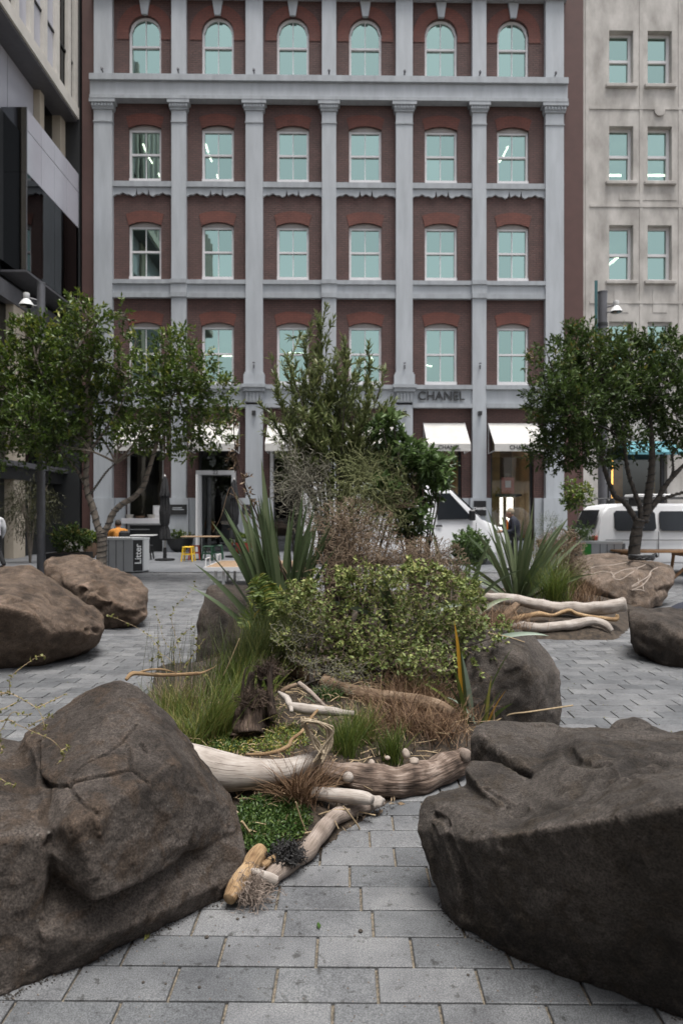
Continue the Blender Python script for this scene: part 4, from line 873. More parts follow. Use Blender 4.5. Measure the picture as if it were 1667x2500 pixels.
p_ = MB(); p_.box(xc-.28, xc+.22, .5, .62, 2.2, 2.85, .02); po = p_.build('display_bottle', M['pink'], S6)
p_ = MB(); p_.box(xc-.14, xc+.08, .48, .5, 2.45, 2.72); p_.build('bottle_label', M['white_cloth'], po)
p_ = MB(); p_.box(xc-.12, xc+.06, .5, .62, 2.87, 3.02, .02); p_.build('stopper', M['glass_shop'], po)
p_ = MB(); p_.box(xc-.5, xc+.5, .45, .9, 2.1, 2.2); p_.build('display_shelf', M['dark_metal'], S6)
x0, x1 = SHX[4]
for q in range(2):
    p_ = MB(); p_.box(x0+.15+.65*q, x0+.72+.65*q, .5, .55, 3.5, 3.95); p_.build('blind', M['room_warm'], S5)
# white door frame in the second bay with open glass leaf
xa, xb = fac(483), fac(577); zt = fz(1150)
d_ = MB(); d_.box(xa, xa+.13, -.35, .2, 0, zt); d_.box(xb-.13, xb, -.35, .2, 0, zt); d_.box(xa+.13, xb-.13, -.35, .2, zt-.16, zt); do = d_.build('door_frame', M['white_metal'], BR)
l_ = MB(); l_.box(xa+.16, xa+.22, -1.2, -.36, .05, zt-.2); l_.build('door_leaf', M['white_metal'], do)
text('door_number', '22', .2, ((xa+xb)/2, -.362, zt-.08), M['letter'], do, depth=.004)
xa = fac(660); d_ = MB(); d_.box(xa, xa+.12, -.1, .18, 0, SHT); d_.build('door_post', M['white_metal'], BR)
# wall plaques
for (a, b, t_, u, s, fr) in ((415,461,1232,1256,None,0), (594,616,1232,1256,None,0), (1152,1181,1223,1259,'CHANEL',1)):
    s_ = MB(); s_.box(fac(a), fac(b), -.36, -.30, fz(u), fz(t_)); so = s_.build('wall_plaque', M['dark_metal' if not s else 'black'], BR)
    if s: text('plaque_letters', s, .13, ((fac(a)+fac(b))/2, -.364, fz(1242)), M['letter_white'], so, depth=.003, bold=.004)
    else:
        l_ = MB()
        for q in range(2): l_.box(fac(a)+.18, fac(b)-.18+.08*q, -.364, -.361, fz(1241+4*q), fz(1239+4*q))
        l_.build('plaque_lettering', M['grey_paint'], so)

# ------------------------------------------------------------------ stucco building on the right
ST = empty('stucco_building', (0, FY, 0), math.atan(TH), 'pale weathered stucco building on the right with paired sash windows', 'building')
sx0, sx1 = ER+.004, fac(1980); swin = [(1486,1545),(1580,1639),(1690,1750),(1784,1844)]
SWX = [(fac(a), fac(b)) for a, b in swin]; SROW = [(67,200),(302,438),(545,682),(782,920)]
wl = MB(); yb = .0
xsplit = [sx0] + [v for q in SWX for v in q] + [sx1]
zsplit = [0, fz(1075)] ; edges = [fz(997)]
for t_, u in SROW[::-1]: edges += [fz(u), fz(t_)]
edges += [TOPZ]
def rect(mb, xa, xb, za, zb_, y=0): mb.add([(xa,y,za),(xb,y,za),(xb,y,zb_),(xa,y,zb_)], [(0,1,2,3)])
for k in range(len(edges)-1):
    za, zb_ = edges[k], edges[k+1]
    for j in range(len(xsplit)-1):
        if k % 2 == 1 and j % 2 == 1:
            xa, xb = xsplit[j], xsplit[j+1]
            for x in (xa, xb): wl.add([(x,0,za),(x,.42,za),(x,.42,zb_),(x,0,zb_)], [(0,1,2,3)])
            for z in (za, zb_): wl.add([(xa,0,z),(xb,0,z),(xb,.42,z),(xa,.42,z)], [(0,1,2,3)])
        else: rect(wl, xsplit[j], xsplit[j+1], za, zb_)
sa, sb = fac(1460), fac(1628)
rect(wl, sx0, sa, 0, fz(997)); rect(wl, sb, sx1, 0, fz(997)); rect(wl, sa, sb, fz(1090), fz(997)); rect(wl, sa, sb, 0, fz(1232))
for x in (sa, sb): wl.add([(x,0,0),(x,.45,0),(x,.45,fz(1090)),(x,0,fz(1090))], [(0,1,2,3)])
wl.add([(sx0,0,TOPZ),(sx1,0,TOPZ),(sx1,12,TOPZ),(sx0,12,TOPZ)], [(0,1,2,3)]); wl.add([(sx1,0,0),(sx1,12,0),(sx1,12,TOPZ),(sx1,0,TOPZ)], [(0,1,2,3)])
me = bpy.data.meshes.new('wall'); me.from_pydata(wl.v, [], wl.f); link('wall', me, M['stucco'], ST)
for (t_, u) in SROW:
    for (x0, x1) in SWX:
        z0, z1 = fz(u), fz(t_); y = .3; f_ = .1; w_ = MB()
        w_.box(x0, x0+f_, y-.06, y+.06, z0, z1); w_.box(x1-f_, x1, y-.06, y+.06, z0, z1); w_.box(x0+f_, x1-f_, y-.06, y+.06, z1-f_, z1); w_.box(x0+f_, x1-f_, y-.08, y+.06, z0, z0+.13)
        zm = z0+.5*(z1-z0); w_.box(x0+f_, x1-f_, y-.05, y+.06, zm-.05, zm+.05); wo = w_.build('window', M['white_paint'], ST)
        for za, zb_, yy in ((z0+.12, zm, y+.03), (zm, z1-f_+.01, y)):
            p_ = MB(); rect(p_, x0+f_, x1-f_, za, zb_, yy); link('pane', p_.mesh(), M['glass_win'], wo)
        s_ = MB(); s_.box(x0-.14, x1+.14, -.12, .02, z0-.13, z0-.005, .012); s_.build('window_sill', M['stucco'], wo)
    r_ = MB(); a, b, zb_, zt = sx0+.2, sx1-.2, fz(u)-.8, fz(t_)+.4
    r_.add([(a,.44,zb_),(b,.44,zb_),(b,7,zb_),(a,7,zb_),(a,.44,zt),(b,.44,zt),(b,7,zt),(a,7,zt)], [(0,1,2,3),(4,7,6,5),(2,6,7,3),(0,3,7,4),(1,5,6,2)])
    me = bpy.data.meshes.new('room'); me.from_pydata(r_.v, [], r_.f); link('room', me, M['room'], ST)
for a, b, hz in (((1484,384),(1532,385),fz(302)-.1), ((1484,428),(1515,428),fz(302)-.1), ((1607,386),(1622,386),fz(302)-.1), ((1575,428),(1622,428),fz(302)-.1), ((1484,647),(1512,624),fz(545)-.1)): tube_lamp(a, b, hz, ST, .05)
rl = MB()
for zc in (fz(258), fz(498), fz(735)):
    rl.box(sx0+.25, sx1-.2, -.03, .02, zc-.05, zc+.05)
rl.build('string_course', M['stucco'], ST)
for xa in (1428, 1560, 1655):
    r_ = MB(); a = fac(xa); r_.box(a, a+.12, -.022, .02, fz(1060), TOPZ-.3); r_.build('stucco_strip', M['stucco'], ST)
for ro in ((1608,265),):
    s_ = MB(); s_.lathe([(.2,0),(.2,.05),(.15,.07),(.1,.05)], (fac(ro[0]),-.07,fz(ro[1])), 16, 'y'); s_.build('rosette', M['stucco'], ST)
for (a, b, t_, u) in ((1498,1533,705,760), (1592,1626,705,760), (1510,1650,470,484)):
    s_ = MB(); s_.box(fac(a), fac(b), -.018, .02, fz(u), fz(t_)); s_.build('stucco_panel', M['stucco'], ST)
f_ = MB(); y = .3
for x in (sa, sa+.5, sb-.55, sb-.1): f_.box(x, x+.1, y-.05, y+.05, fz(1232), fz(1090))
f_.box(sa, sb, y-.3, y+.05, fz(1232)-.12, fz(1232)); fo = f_.build('shopfront', M['grey_metal'], ST)
p_ = MB(); rect(p_, sa, sb, fz(1232), fz(1090), y); link('pane', p_.mesh(), M['glass_shop'], fo)
r_ = MB(); r_.add([(sa-.2,.5,.02),(sb+.2,.5,.02),(sb+.2,4,.02),(sa-.2,4,.02),(sa-.2,.5,4.2),(sb+.2,.5,4.2),(sb+.2,4,4.2),(sa-.2,4,4.2)], [(0,1,2,3),(4,7,6,5),(2,6,7,3),(0,3,7,4),(1,5,6,2)])
me = bpy.data.meshes.new('shop_room'); me.from_pydata(r_.v, [], r_.f); link('shop_room', me, M['room'], fo)
for k, (a, m_) in enumerate(((1507, 'orange_strip'), (1604, 'gold'))):
    p_ = MB(); p_.box(fac(a), fac(a)+(.07 if k == 0 else .2), .6, .64, 1.6, 3.6); p_.build('strip_light' if k == 0 else 'gold_panel', M[m_], fo)
p_ = MB(); p_.box(fac(1518), fac(1552), 1.2, 1.25, 1.6, 3.4); p_.build('patterned_panel', M['gold'], fo)
aw = MB(); a, b = fac(1506), fac(1636); aw.prism([(-.02,fz(1076)),(-1.0,3.72),(-1.0,3.62),(-.02,fz(1080)-.1)], a, b, 'x'); aw.build('awning', M['turq'], ST)

# ------------------------------------------------------------------ modern building along the left side
LB = empty('modern_building', (0, 0, 0), 0, 'modern dark glass and concrete building receding on the left', 'building')
XF = -9.9; XR = -10.6; YA, YE = -6.0, 25.75
def lb(name, m_, *boxes):
    b = MB()
    for q in boxes: b.box(*q)
    return b.build(name, M[m_], LB)
lb('core', 'dark_metal', (-24, XR-.25, YA, YE, 0, 24.0))
lb('slab_edge', 'concrete', (XR-.3, XF+.02, YA, YE, 16.3, 16.72)); lb('soffit', 'grey_metal', (XR-.2, XF-.05, YA, YE, 16.2, 16.298))
for k in range(32):
    yk = 25.97-1.01*k
    if yk < YA+.5: break
    if yk > YE: yk = YE-.14
    lb('fin', 'concrete', (XF-.2, XF-.02, yk-.14, yk+.13, 16.722, 24.0))
    g_ = MB(); g_.box(XF-.19, XF-.15, yk-.88, yk-.14, 16.722, 24.0); g_.build('window', M['glass_dark' if k in (0, 1, 5, 8) else 'glass_painted_sky'], LB)
    f_ = MB(); f_.box(XF-.15, XF-.10, yk-.88, yk-.14, 18.2, 18.28); f_.build('transom', M['dark_metal'], LB)
for y0, y1, nm in ((YA, 9, 0), (9, 13, 0), (13, 17, 0), (17, 20.4, 0), (20.4, 21.9, 0), (21.9, 23.75, 0), (24.12, 25.3, 1)):
    g_ = MB(); g_.box(XR-.2, XR-.1, y0+.02, y1-.02, 14.1, 16.198); g_.build('glass_panel', M['glass_dark' if nm else 'glass_painted_sky'], LB)
lb('column', 'beige', (XR-.3, XR+.12, 23.76, 24.1, 9.2, 16.198)); lb('column', 'beige', (XR-.3, XR+.2, 25.3, YE, 12.0, 16.198))
lb('column', 'beige', (XR-.3, XR+.02, 19.0, 20.35, 0, 16.198)); lb('column', 'beige', (XR-.3, XR+.02, 14.0, 14.8, 0, 16.198)); lb('column', 'beige', (XR-.3, XR+.02, 9.0, 9.8, 0, 16.198))
lb('dark_band', 'dark_metal', (XR-.22, XR-.02, YA, 21.5, 9.4, 14.09))
lb('end_wall', 'dark_metal', (XR-.3, XF+.03, YE+.004, YE+.7, 0, 24.0))
RB = empty('added_shade_building', (4, -9, 0), 0, 'long low unseen building added behind the viewpoint to shade the boulders', 'building')  # added out of view to block low sky light from the boulder fronts
b_ = MB(); b_.box(-13, 16, -8, 0, 0, 12); b_.build('wall', M['concrete'], RB)
for kx in range(9):
    for kz in range(3): b_ = MB(); b_.box(-12+3.1*kx, -10+3.1*kx, -.02, .03, .9+3.4*kz, 3.2+3.4*kz); b_.build('window', M['glass_van'], RB)
# projecting glass box
lb('box_frame', 'dark_metal', (XR-.2, XF-.03, 21.52, YE, 9.12, 14.2))
for k, (z0, z1, m_) in enumerate(((13.55,14.24,'glass_painted_sky'),(12.2,13.54,'glass_painted_sky'),(9.14,12.19,'glass_dark'))):  # pale panels above dark glass paint in the reflected skyline
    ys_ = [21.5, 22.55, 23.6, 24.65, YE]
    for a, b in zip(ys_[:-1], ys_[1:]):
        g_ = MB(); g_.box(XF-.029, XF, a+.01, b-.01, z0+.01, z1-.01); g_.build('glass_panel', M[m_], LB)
for z0, z1 in ((12.2,14.24),(9.14,12.19)):
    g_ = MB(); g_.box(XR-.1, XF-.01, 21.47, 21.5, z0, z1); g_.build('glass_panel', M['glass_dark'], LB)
lb('edge_trim', 'grey_metal', (XR-.2, XF+.02, 21.45, YE, 9.05, 9.118)); lb('edge_trim', 'grey_metal', (XF-.0, XF+.02, 21.46, 21.5, 9.12, 14.24))
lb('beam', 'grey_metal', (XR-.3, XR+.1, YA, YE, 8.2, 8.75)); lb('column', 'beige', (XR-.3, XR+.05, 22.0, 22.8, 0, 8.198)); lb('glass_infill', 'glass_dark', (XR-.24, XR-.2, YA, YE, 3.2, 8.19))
lb('canopy', 'grey_metal', (XR-.3, XR+.3, 19.0, YE, 2.95, 3.12)); lb('fascia', 'dark_metal', (XR-.24, XR+.1, 19.0, YE, 2.55, 2.948))
lb('column', 'grey_metal', (XR-.2, XR+.25, 19.6, 20.0, 0, 2.948)); lb('sign_light', 'orange_strip', (XR-.22, XR-.2, 21.0, 21.2, 2.42, 2.5))
# ------------------------------------------------------------------ foliage helpers
def unit(a): return a/np.maximum(np.linalg.norm(a, axis=-1, keepdims=True), 1e-9)
def leaves(B, D, ln, wd, tone, fold=.25, droop=.15, upn=None, pos=.45):
    n = len(B); D = unit(D); up = np.tile([0, 0, 1.0], (n, 1)) + rng.normal(0, .55, (n, 3)) if upn is None else upn
    Sd = unit(np.cross(D, up)); Nn = unit(np.cross(Sd, D)); ln = np.broadcast_to(ln, n)[:, None]; wd = np.broadcast_to(wd, n)[:, None]
    v0 = B; mid = B + D*ln*pos; v2 = mid - Nn*wd*fold; v1 = mid - Sd*wd*.5; v3 = mid + Sd*wd*.5; v4 = B + D*ln - Nn*ln*droop
    V = np.stack([v0, v1, v2, v3, v4], 1).reshape(-1, 3)
    F = (np.array([[0, 2, 1], [0, 3, 2], [1, 2, 4], [2, 3, 4]])[None] + (np.arange(n)*5)[:, None, None]).reshape(-1, 3)
    return V, F, np.repeat(np.broadcast_to(tone, n), 5)
def clump(C, rad, ntw, lpt, tl, ll, lw, tone=(0, 1), up=.35, shell=.55, spread=.9, out=None, origin=None):
    """twigs scattered through a ball round C, each carrying lpt leaves; returns bases, dirs, lens, widths, tones, twig segments"""
    C = np.array(C, float); rad = np.broadcast_to(rad, 3).astype(float)
    d = unit(rng.normal(size=(ntw, 3))); r = rng.uniform(shell, 1.0, (ntw, 1))**.7
    p = C + d*r*rad
    td = unit(d*.8 + np.array([0, 0, up]) + rng.normal(0, .35, (ntw, 3)))
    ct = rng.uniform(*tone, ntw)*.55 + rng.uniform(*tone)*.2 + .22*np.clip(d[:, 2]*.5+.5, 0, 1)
    k = np.tile(np.linspace(.15, 1, lpt), ntw); tw = np.repeat(np.arange(ntw), lpt)
    B = p[tw] + td[tw]*(k*tl)[:, None]
    D = unit(td[tw]*.75 + rng.normal(0, spread*.6, (ntw*lpt, 3)))
    ln = ll*rng.uniform(.7, 1.2, ntw*lpt); w_ = lw*rng.uniform(.8, 1.2, ntw*lpt)
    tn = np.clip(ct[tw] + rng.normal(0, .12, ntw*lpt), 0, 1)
    return B, D, ln, w_, tn, (p, p + td*tl)
def gather(parts):
    return [np.concatenate([q[i] for q in parts]) for i in range(5)] + [(np.concatenate([q[5][0] for q in parts]), np.concatenate([q[5][1] for q in parts]))]
def twigs_mesh(A, B, r0, tone=None):               # thin three sided straight twigs
    n = len(A); D = unit(B-A); s = unit(np.cross(D, np.tile([.3, .2, 1.0], (n, 1)))); t = np.cross(D, s); V = []
    for P0, rr in ((A, r0), (B, r0*.45)):
        for g in (0, 2.094, 4.189): V.append(P0 + (s*math.cos(g) + t*math.sin(g))*rr)
    V = np.stack(V, 1).reshape(-1, 3)
    F = (np.array([[0, 1, 4, 3], [1, 2, 5, 4], [2, 0, 3, 5]])[None] + (np.arange(n)*6)[:, None, None]).reshape(-1, 4)
    return V, F, np.repeat(rng.uniform(0, 1, n) if tone is None else np.broadcast_to(tone, n), 6)
def foliage(name, g, mt, parent, **kw):
    V, F, tn = leaves(g[0], g[1], g[2], g[3], g[4], **kw); return link(name, tri_mesh(name, V, F, tn), M[mt], parent)
def limbs(parent, lst, mt, name='branch', seg=8, amp=.08):
    for pts, rad in lst:
        me = log_mesh(pts, rad, seg=seg, n=5, amp=amp, fr=6, seed=random.random()*9); link(name, me, M[mt], parent, smooth=True)
def wire_coil(pts, rad, turns, parent):
    pp, rr = spline(pts, rad, 10); n = turns*10; out = []
    for i in range(n+1):
        t = i/n*(len(pp)-1); k = min(int(t), len(pp)-2); u = t-k; c = pp[k].lerp(pp[k+1], u); r = rr[k]+(rr[k+1]-rr[k])*u + .008
        d = (pp[k+1]-pp[k]).normalized(); a = d.orthogonal().normalized(); b = d.cross(a); g = 2*math.pi*i/10
        out.append(c + a*math.cos(g)*r + b*math.sin(g)*r)
    m_ = MB(); m_.tube(out, .009, 4); m_.build('light_wire', M['black'], parent)

# ------------------------------------------------------------------ street trees
def street_tree(label, Z, limbs_px, trunk_r, clusters, mt, bark, ntw, ll, lw, coil, depth=1.0, tl=.22, lpt=9):
    root = empty('street_tree', P(limbs_px[0][0][0][0], CY+CAMH*FPX/Z, Z), label=label, cat='tree', group='street trees on the plaza'); off = Vector(root.location)
    first = True
    for pl, rr in limbs_px:
        pts = [P(x, y, Z + dz) - off for x, y, dz in [(q + (0,))[:3] for q in pl]]
        if first: pts[0].z = -.05
        limbs(root, [(pts, rr)], bark, 'trunk' if first else 'branch', 12)
        if coil: wire_coil(pts, rr, coil if first else coil*2, root)
        first = False
    parts = []; seg = []
    ends = [P(pl[-1][0], pl[-1][1], Z) - off for pl, _ in limbs_px[1:]]
    for (x, y, r) in clusters:
        R_ = r/FPX*Z; C = P(x, y, Z + random.uniform(-1, 1)*depth) - off
        nt_ = max(6, int(ntw*(r/80)**2))
        parts.append(clump(C, (R_, R_*1.1, R_*.85), nt_, lpt, tl, ll, lw, up=.45, shell=.2))
        e = min(ends, key=lambda q: (q-C).length)
        mid = e.lerp(C, .5) + Vector((random.uniform(-.1, .1), random.uniform(-.1, .1), .05))
        seg.append(([e, mid, C, C + (C-e)*.15 + Vector((0, 0, R_*.5))], [.028, .02, .012, .004]))
        for _ in range(4):
            q = C + Vector(unit(rng.normal(size=3)))*R_*.8; seg.append(([mid, (mid+q)/2 + Vector((0, 0, .05)), q], [.014, .009, .004]))
    limbs(root, seg, bark, 'branch', 5, 0)
    g = gather(parts)
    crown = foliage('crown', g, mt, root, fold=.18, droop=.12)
    V, F, tn = twigs_mesh(g[5][0], g[5][1], .0035); link('twigs', tri_mesh('twigs', V, F, tn), M[bark], root)
    return root
street_tree('broad green tree on the left with a pale forked trunk', 15.0,
    [([(249,1417),(249,1370),(250,1330),(249,1300)], [.125,.11,.105,.11]), ([(249,1305),(238,1281),(228,1241),(214,1201),(210,1161),(214,1107),(217,1060),(208,980),(225,880),(235,790)], [.085,.075,.07,.065,.06,.055,.05,.045,.03,.012]),
     ([(250,1305),(263,1287),(276,1254),(295,1233),(327,1214),(351,1185),(362,1153),(378,1100),(400,1030),(430,950)], [.085,.07,.066,.064,.06,.056,.05,.042,.03,.014]), ([(212,1190),(190,1150),(150,1100),(110,1040),(70,980)], [.035,.03,.025,.02,.01]),
     ([(212,1110),(250,1060),(290,1000),(320,930)], [.03,.026,.02,.01]), ([(214,1100),(170,1030),(120,950),(90,880)], [.035,.03,.02,.01]), ([(222,1205),(240,1180),(262,1150),(285,1130)], [.02,.018,.014,.008])], .12,
    [(50,890,75),(30,980,80),(-40,930,95),(-60,1040,80),(110,830,70),(130,920,80),(95,1030,80),(160,1010,70),(40,1070,60),(150,1085,55),(215,790,50),(190,745,28),(255,890,62),(205,930,75),(260,980,62),(300,770,22),(330,840,22),(375,920,60),(345,985,70),(430,850,55),(470,910,60),(440,985,75),(525,960,48),(520,1050,52),(400,1080,50),(470,1090,40),(310,1075,45),(245,1055,45),(120,1130,30),(15,1110,40),(345,1050,50),(190,850,55),(60,810,35),(560,1010,25)],
    'leaf_tree', 'bark', 190, .115, .052, 9, .85)
street_tree('dense dark green tree on the right over the carved boulder', 13.8,
    [([(1545,1431),(1546,1363),(1552,1306),(1562,1268)], [.13,.115,.108,.11]), ([(1560,1285),(1543,1255),(1519,1222),(1502,1214),(1488,1184),(1478,1155),(1460,1100),(1430,1030)], [.06,.055,.05,.05,.045,.04,.03,.015]),
     ([(1564,1270),(1562,1240),(1549,1204),(1535,1163),(1527,1122),(1520,1060),(1505,980)], [.06,.05,.045,.04,.036,.03,.014]), ([(1570,1275),(1578,1241),(1584,1194),(1590,1143),(1590,1080),(1585,990)], [.09,.085,.078,.066,.05,.015]),
     ([(1578,1255),(1604,1220),(1625,1184),(1651,1153),(1690,1110),(1720,1050)], [.06,.052,.046,.04,.03,.014]), ([(1600,1226),(1615,1218),(1666,1203),(1720,1190)], [.034,.03,.026,.02]), ([(1632,1178),(1642,1150),(1640,1110)], [.025,.02,.012])], .12,
    [(1398,850,55),(1425,825,32),(1345,895,50),(1345,960,52),(1395,930,65),(1400,1010,68),(1340,1030,45),(1460,890,70),(1530,870,68),(1490,850,28),(1600,870,65),(1665,880,60),(1720,940,80),(1450,975,80),(1530,950,85),(1615,955,80),(1490,1050,62),(1570,1030,65),(1655,1030,65),(1725,1050,70),(1400,1085,52),(1345,1090,40),(1315,1112,28),(1440,1110,38),(1415,1140,26),(1640,1095,35),(1540,1085,30),(1330,990,40),(1370,1120,32),(1480,1120,26)],
    'leaf_tree2', 'bark_dark', 225, .105, .045, 7, .85)

# ------------------------------------------------------------------ vans
def wheel(parent, c, r, wd=.2):
    w_ = MB(); w_.lathe([(r*.6,-wd/2),(r*.95,-wd/2),(r,-wd*.3),(r,wd*.3),(r*.95,wd/2),(r*.6,wd/2)], c, 24, 'y'); wo = w_.build('tyre', M['rubber'], parent, True)
    h_ = MB(); h_.lathe([(r*.6,-wd*.4),(r*.58,-wd*.52),(r*.2,-wd*.45),(r*.15,-wd*.55),(.01,-wd*.55)], c, 20, 'y'); h_.build('rim', M['steel'], wo, True)
def van_body(prof, y0, y1, inset, zbelt, ztop):     # side profile (x,z), narrowing above the belt line
    b = bmesh.new(); rows = []
    for y, sgn in ((y0, 1), (y1, -1)):
        rows.append([b.verts.new((x, y + sgn*inset*max(0, min(1, (z-zbelt)/(ztop-zbelt))), z)) for x, z in prof])
    n = len(prof); b.faces.new(rows[0]); b.faces.new(rows[1][::-1])
    for i in range(n): b.faces.new((rows[0][i], rows[1][i], rows[1][(i+1) % n], rows[0][(i+1) % n]))
    bmesh.ops.recalc_face_normals(b, faces=b.faces)
    bmesh.ops.bevel(b, geom=[e for e in b.edges if abs(e.verts[0].co.y-e.verts[1].co.y) < .05 and len(e.link_faces) == 2], offset=.07, segments=3, affect='EDGES', profile=.6)
    me = bpy.data.meshes.new('body'); b.to_mesh(me); b.free(); return me
def arches(xs, zc, r): pass
# cargo van behind the planting bed
vx, vy = 4.62, 19.4
VA = empty('cargo_van', (vx-2.9, vy+.98, 0), label='white cargo van with sloping bonnet parked behind the planting bed', cat='van', group='white vans parked on the street')
pf = [(2.9,.32),(2.95,.55),(2.92,.92),(2.82,1.05),(2.25,1.29),(1.42,2.1),(1.15,2.27),(.5,2.36),(-2.6,2.36),(-2.86,2.28),(-2.95,1.2),(-2.95,.32)]
link('body', van_body(pf, -.98, .98, .13, 1.2, 2.36), M['van_white'], VA, smooth=True).data.set_sharp_from_angle(angle=R(35))
def panel(poly, y, mt, name, parent, th=.012):
    p_ = MB(); p_.prism(poly, y-th, y+.03); return p_.build(name, M[mt], parent)
def side_y(z, y0=-.98, ins=.13, zb=1.2, zt=2.36): return y0 + ins*max(0, min(1, (z-zb)/(zt-zb)))
w_ = MB(); poly = [(2.02,1.30),(1.0,1.28),(.98,2.02),(1.36,2.04)]
w_.add([(x, side_y(z)-.02, z) for x, z in poly]+[(x, side_y(z)+.03, z) for x, z in poly], [(0,1,2,3),(7,6,5,4),(0,4,5,1),(1,5,6,2),(2,6,7,3),(3,7,4,0)]); w_.build('door_window', M['glass_van'], VA)
w_ = MB(); w_.add([(2.22,-.80,1.35),(2.22,.80,1.35),(1.46,.74,2.09),(1.46,-.74,2.09)], [(0,1,2,3)]); ws = w_.build('windscreen', M['glass_van'], VA); ws.location = (.03, 0, .03)
m_ = MB(); m_.box(1.88, 2.04, -1.24, -1.02, 1.26, 1.56, .03); m_.build('door_mirror', M['black'], VA)
m_ = MB(); m_.box(2.86, 2.99, -.9, .9, .36, .62, .03); m_.build('bumper', M['dark_metal'], VA)
for s_ in (-1, 1):
    m_ = MB(); m_.box(2.62, 2.9, s_*.62-.2, s_*.62+.2, .82, 1.06, .04); m_.build('headlight', M['steel'], VA)
for q in ((.844,.856,.42,1.28), (2.094,2.106,.42,1.2), (-2.7,.4,.78,.80)): m_ = MB(); m_.box(q[0], q[1], -.986, -.97, q[2], q[3]); m_.build('panel_seam', M['grey_metal'], VA)
m_ = MB(); m_.box(.95, 1.13, -1.0, -.975, 1.08, 1.13); m_.build('door_handle', M['black'], VA)
for x in (2.02, -1.75):
    for s_ in (-1, 1): wheel(VA, (x, s_*.86, .35), .35)
    m_ = MB(); m_.lathe([(.45,-.01),(.45,.005)], (x,-.985,.35), 24, 'y'); m_.build('wheel_arch', M['black'], VA)
# passenger van on the right
HV = empty('passenger_van', (8.35, 16.75, 0), label='white passenger van with roof rack parked behind the right tree', cat='van', group='white vans parked on the street')
pf = [(-2.36,.30),(-2.42,.55),(-2.36,1.05),(-2.22,1.52),(-2.10,1.64),(-1.7,1.70),(1.1,1.70),(1.35,1.64),(2.0,1.08),(2.28,.95),(2.36,.6),(2.32,.30)]
hy = -.84
link('body', van_body(pf, hy, .84, .14, 1.0, 1.7), M['van_white'], HV, smooth=True).data.set_sharp_from_angle(angle=R(35))
def hside(z): return hy + .14*max(0, min(1, (z-1.0)/.7))
def quad_panel(poly, name, mt, t=.018):
    w_ = MB(); n = len(poly); w_.add([(x, hside(z)-t, z) for x, z in poly]+[(x, hside(z)+.03, z) for x, z in poly], [tuple(range(n)), tuple(range(n, 2*n))[::-1]]+[(i, (i+1) % n, n+(i+1) % n, n+i) for i in range(n)])
    return w_.build(name, M[mt], HV)
def rr_(x0, x1, z0, z1, r): return [(x0+r,z0),(x1-r,z0),(x1,z0+r),(x1,z1-r),(x1-r,z1),(x0+r,z1),(x0,z1-r),(x0,z0+r)]
quad_panel(rr_(-1.98, -1.02, 1.06, 1.53, .06), 'side_window', 'glass_van'); quad_panel(rr_(-.92, -.18, 1.06, 1.52, .05), 'side_window', 'glass_van'); quad_panel(rr_(-.13, .42, 1.06, 1.52, .05), 'side_window', 'glass_van'); quad_panel([(.55,1.06),(1.55,1.06),(1.12,1.52),(.55,1.52)], 'door_window', 'glass_van')
w_ = MB(); w_.add([(-2.40,-.66,1.10),(-2.40,.66,1.10),(-2.235,.58,1.55),(-2.235,-.58,1.55)], [(0,1,2,3)]); o_ = w_.build('rear_window', M['glass_van'], HV); o_.location = (-.012, 0, .0)
for s_ in (-1, 1):
    m_ = MB(); m_.box(-2.46, -2.36, s_*.72-.09, s_*.72+.09, .62, .95, .02); m_.build('tail_light', M['red_pl'], HV)
    for x in (-1.45, 1.5): wheel(HV, (x, s_*.74, .3), .3, .18)
m_ = MB(); m_.box(-2.46, -2.3, -.8, .8, .3, .5, .03); m_.build('bumper', M['grey_metal'], HV)
for q in ((-2.2,2.2,.84,.855,.008), (-.976,-.964,.45,1.05,.006), (.474,.486,.45,1.05,.006), (1.494,1.506,.45,1.05,.006)): m_ = MB(); m_.box(q[0], q[1], hy-q[4], hy+.01, q[2], q[3]); m_.build('panel_seam', M['grey_metal'], HV)
m_ = MB(); m_.box(-.12, -.02, hy-.03, hy, .86, .95, .01); m_.build('door_handle', M['black'], HV)
rk = MB()
for x in (-1.5, .5):
    rk.tube([(x,-.75,1.82),(x,.75,1.82)], .03, 6)
    for s_ in (-1, 1): rk.box(x-.1, x+.1, s_*.66-.05, s_*.66+.05, 1.62, 1.82, .02)
for s_ in (-1, 1): rk.tube([(-1.9,s_*.7,1.84),(1.1,s_*.7,1.84)], .02, 6)
rk.build('roof_rack', M['black'], HV); m_ = MB(); m_.box(-1.3, -.35, -.5, .3, 1.86, 1.93, .02); m_.build('rack_box', M['white_metal'], HV)

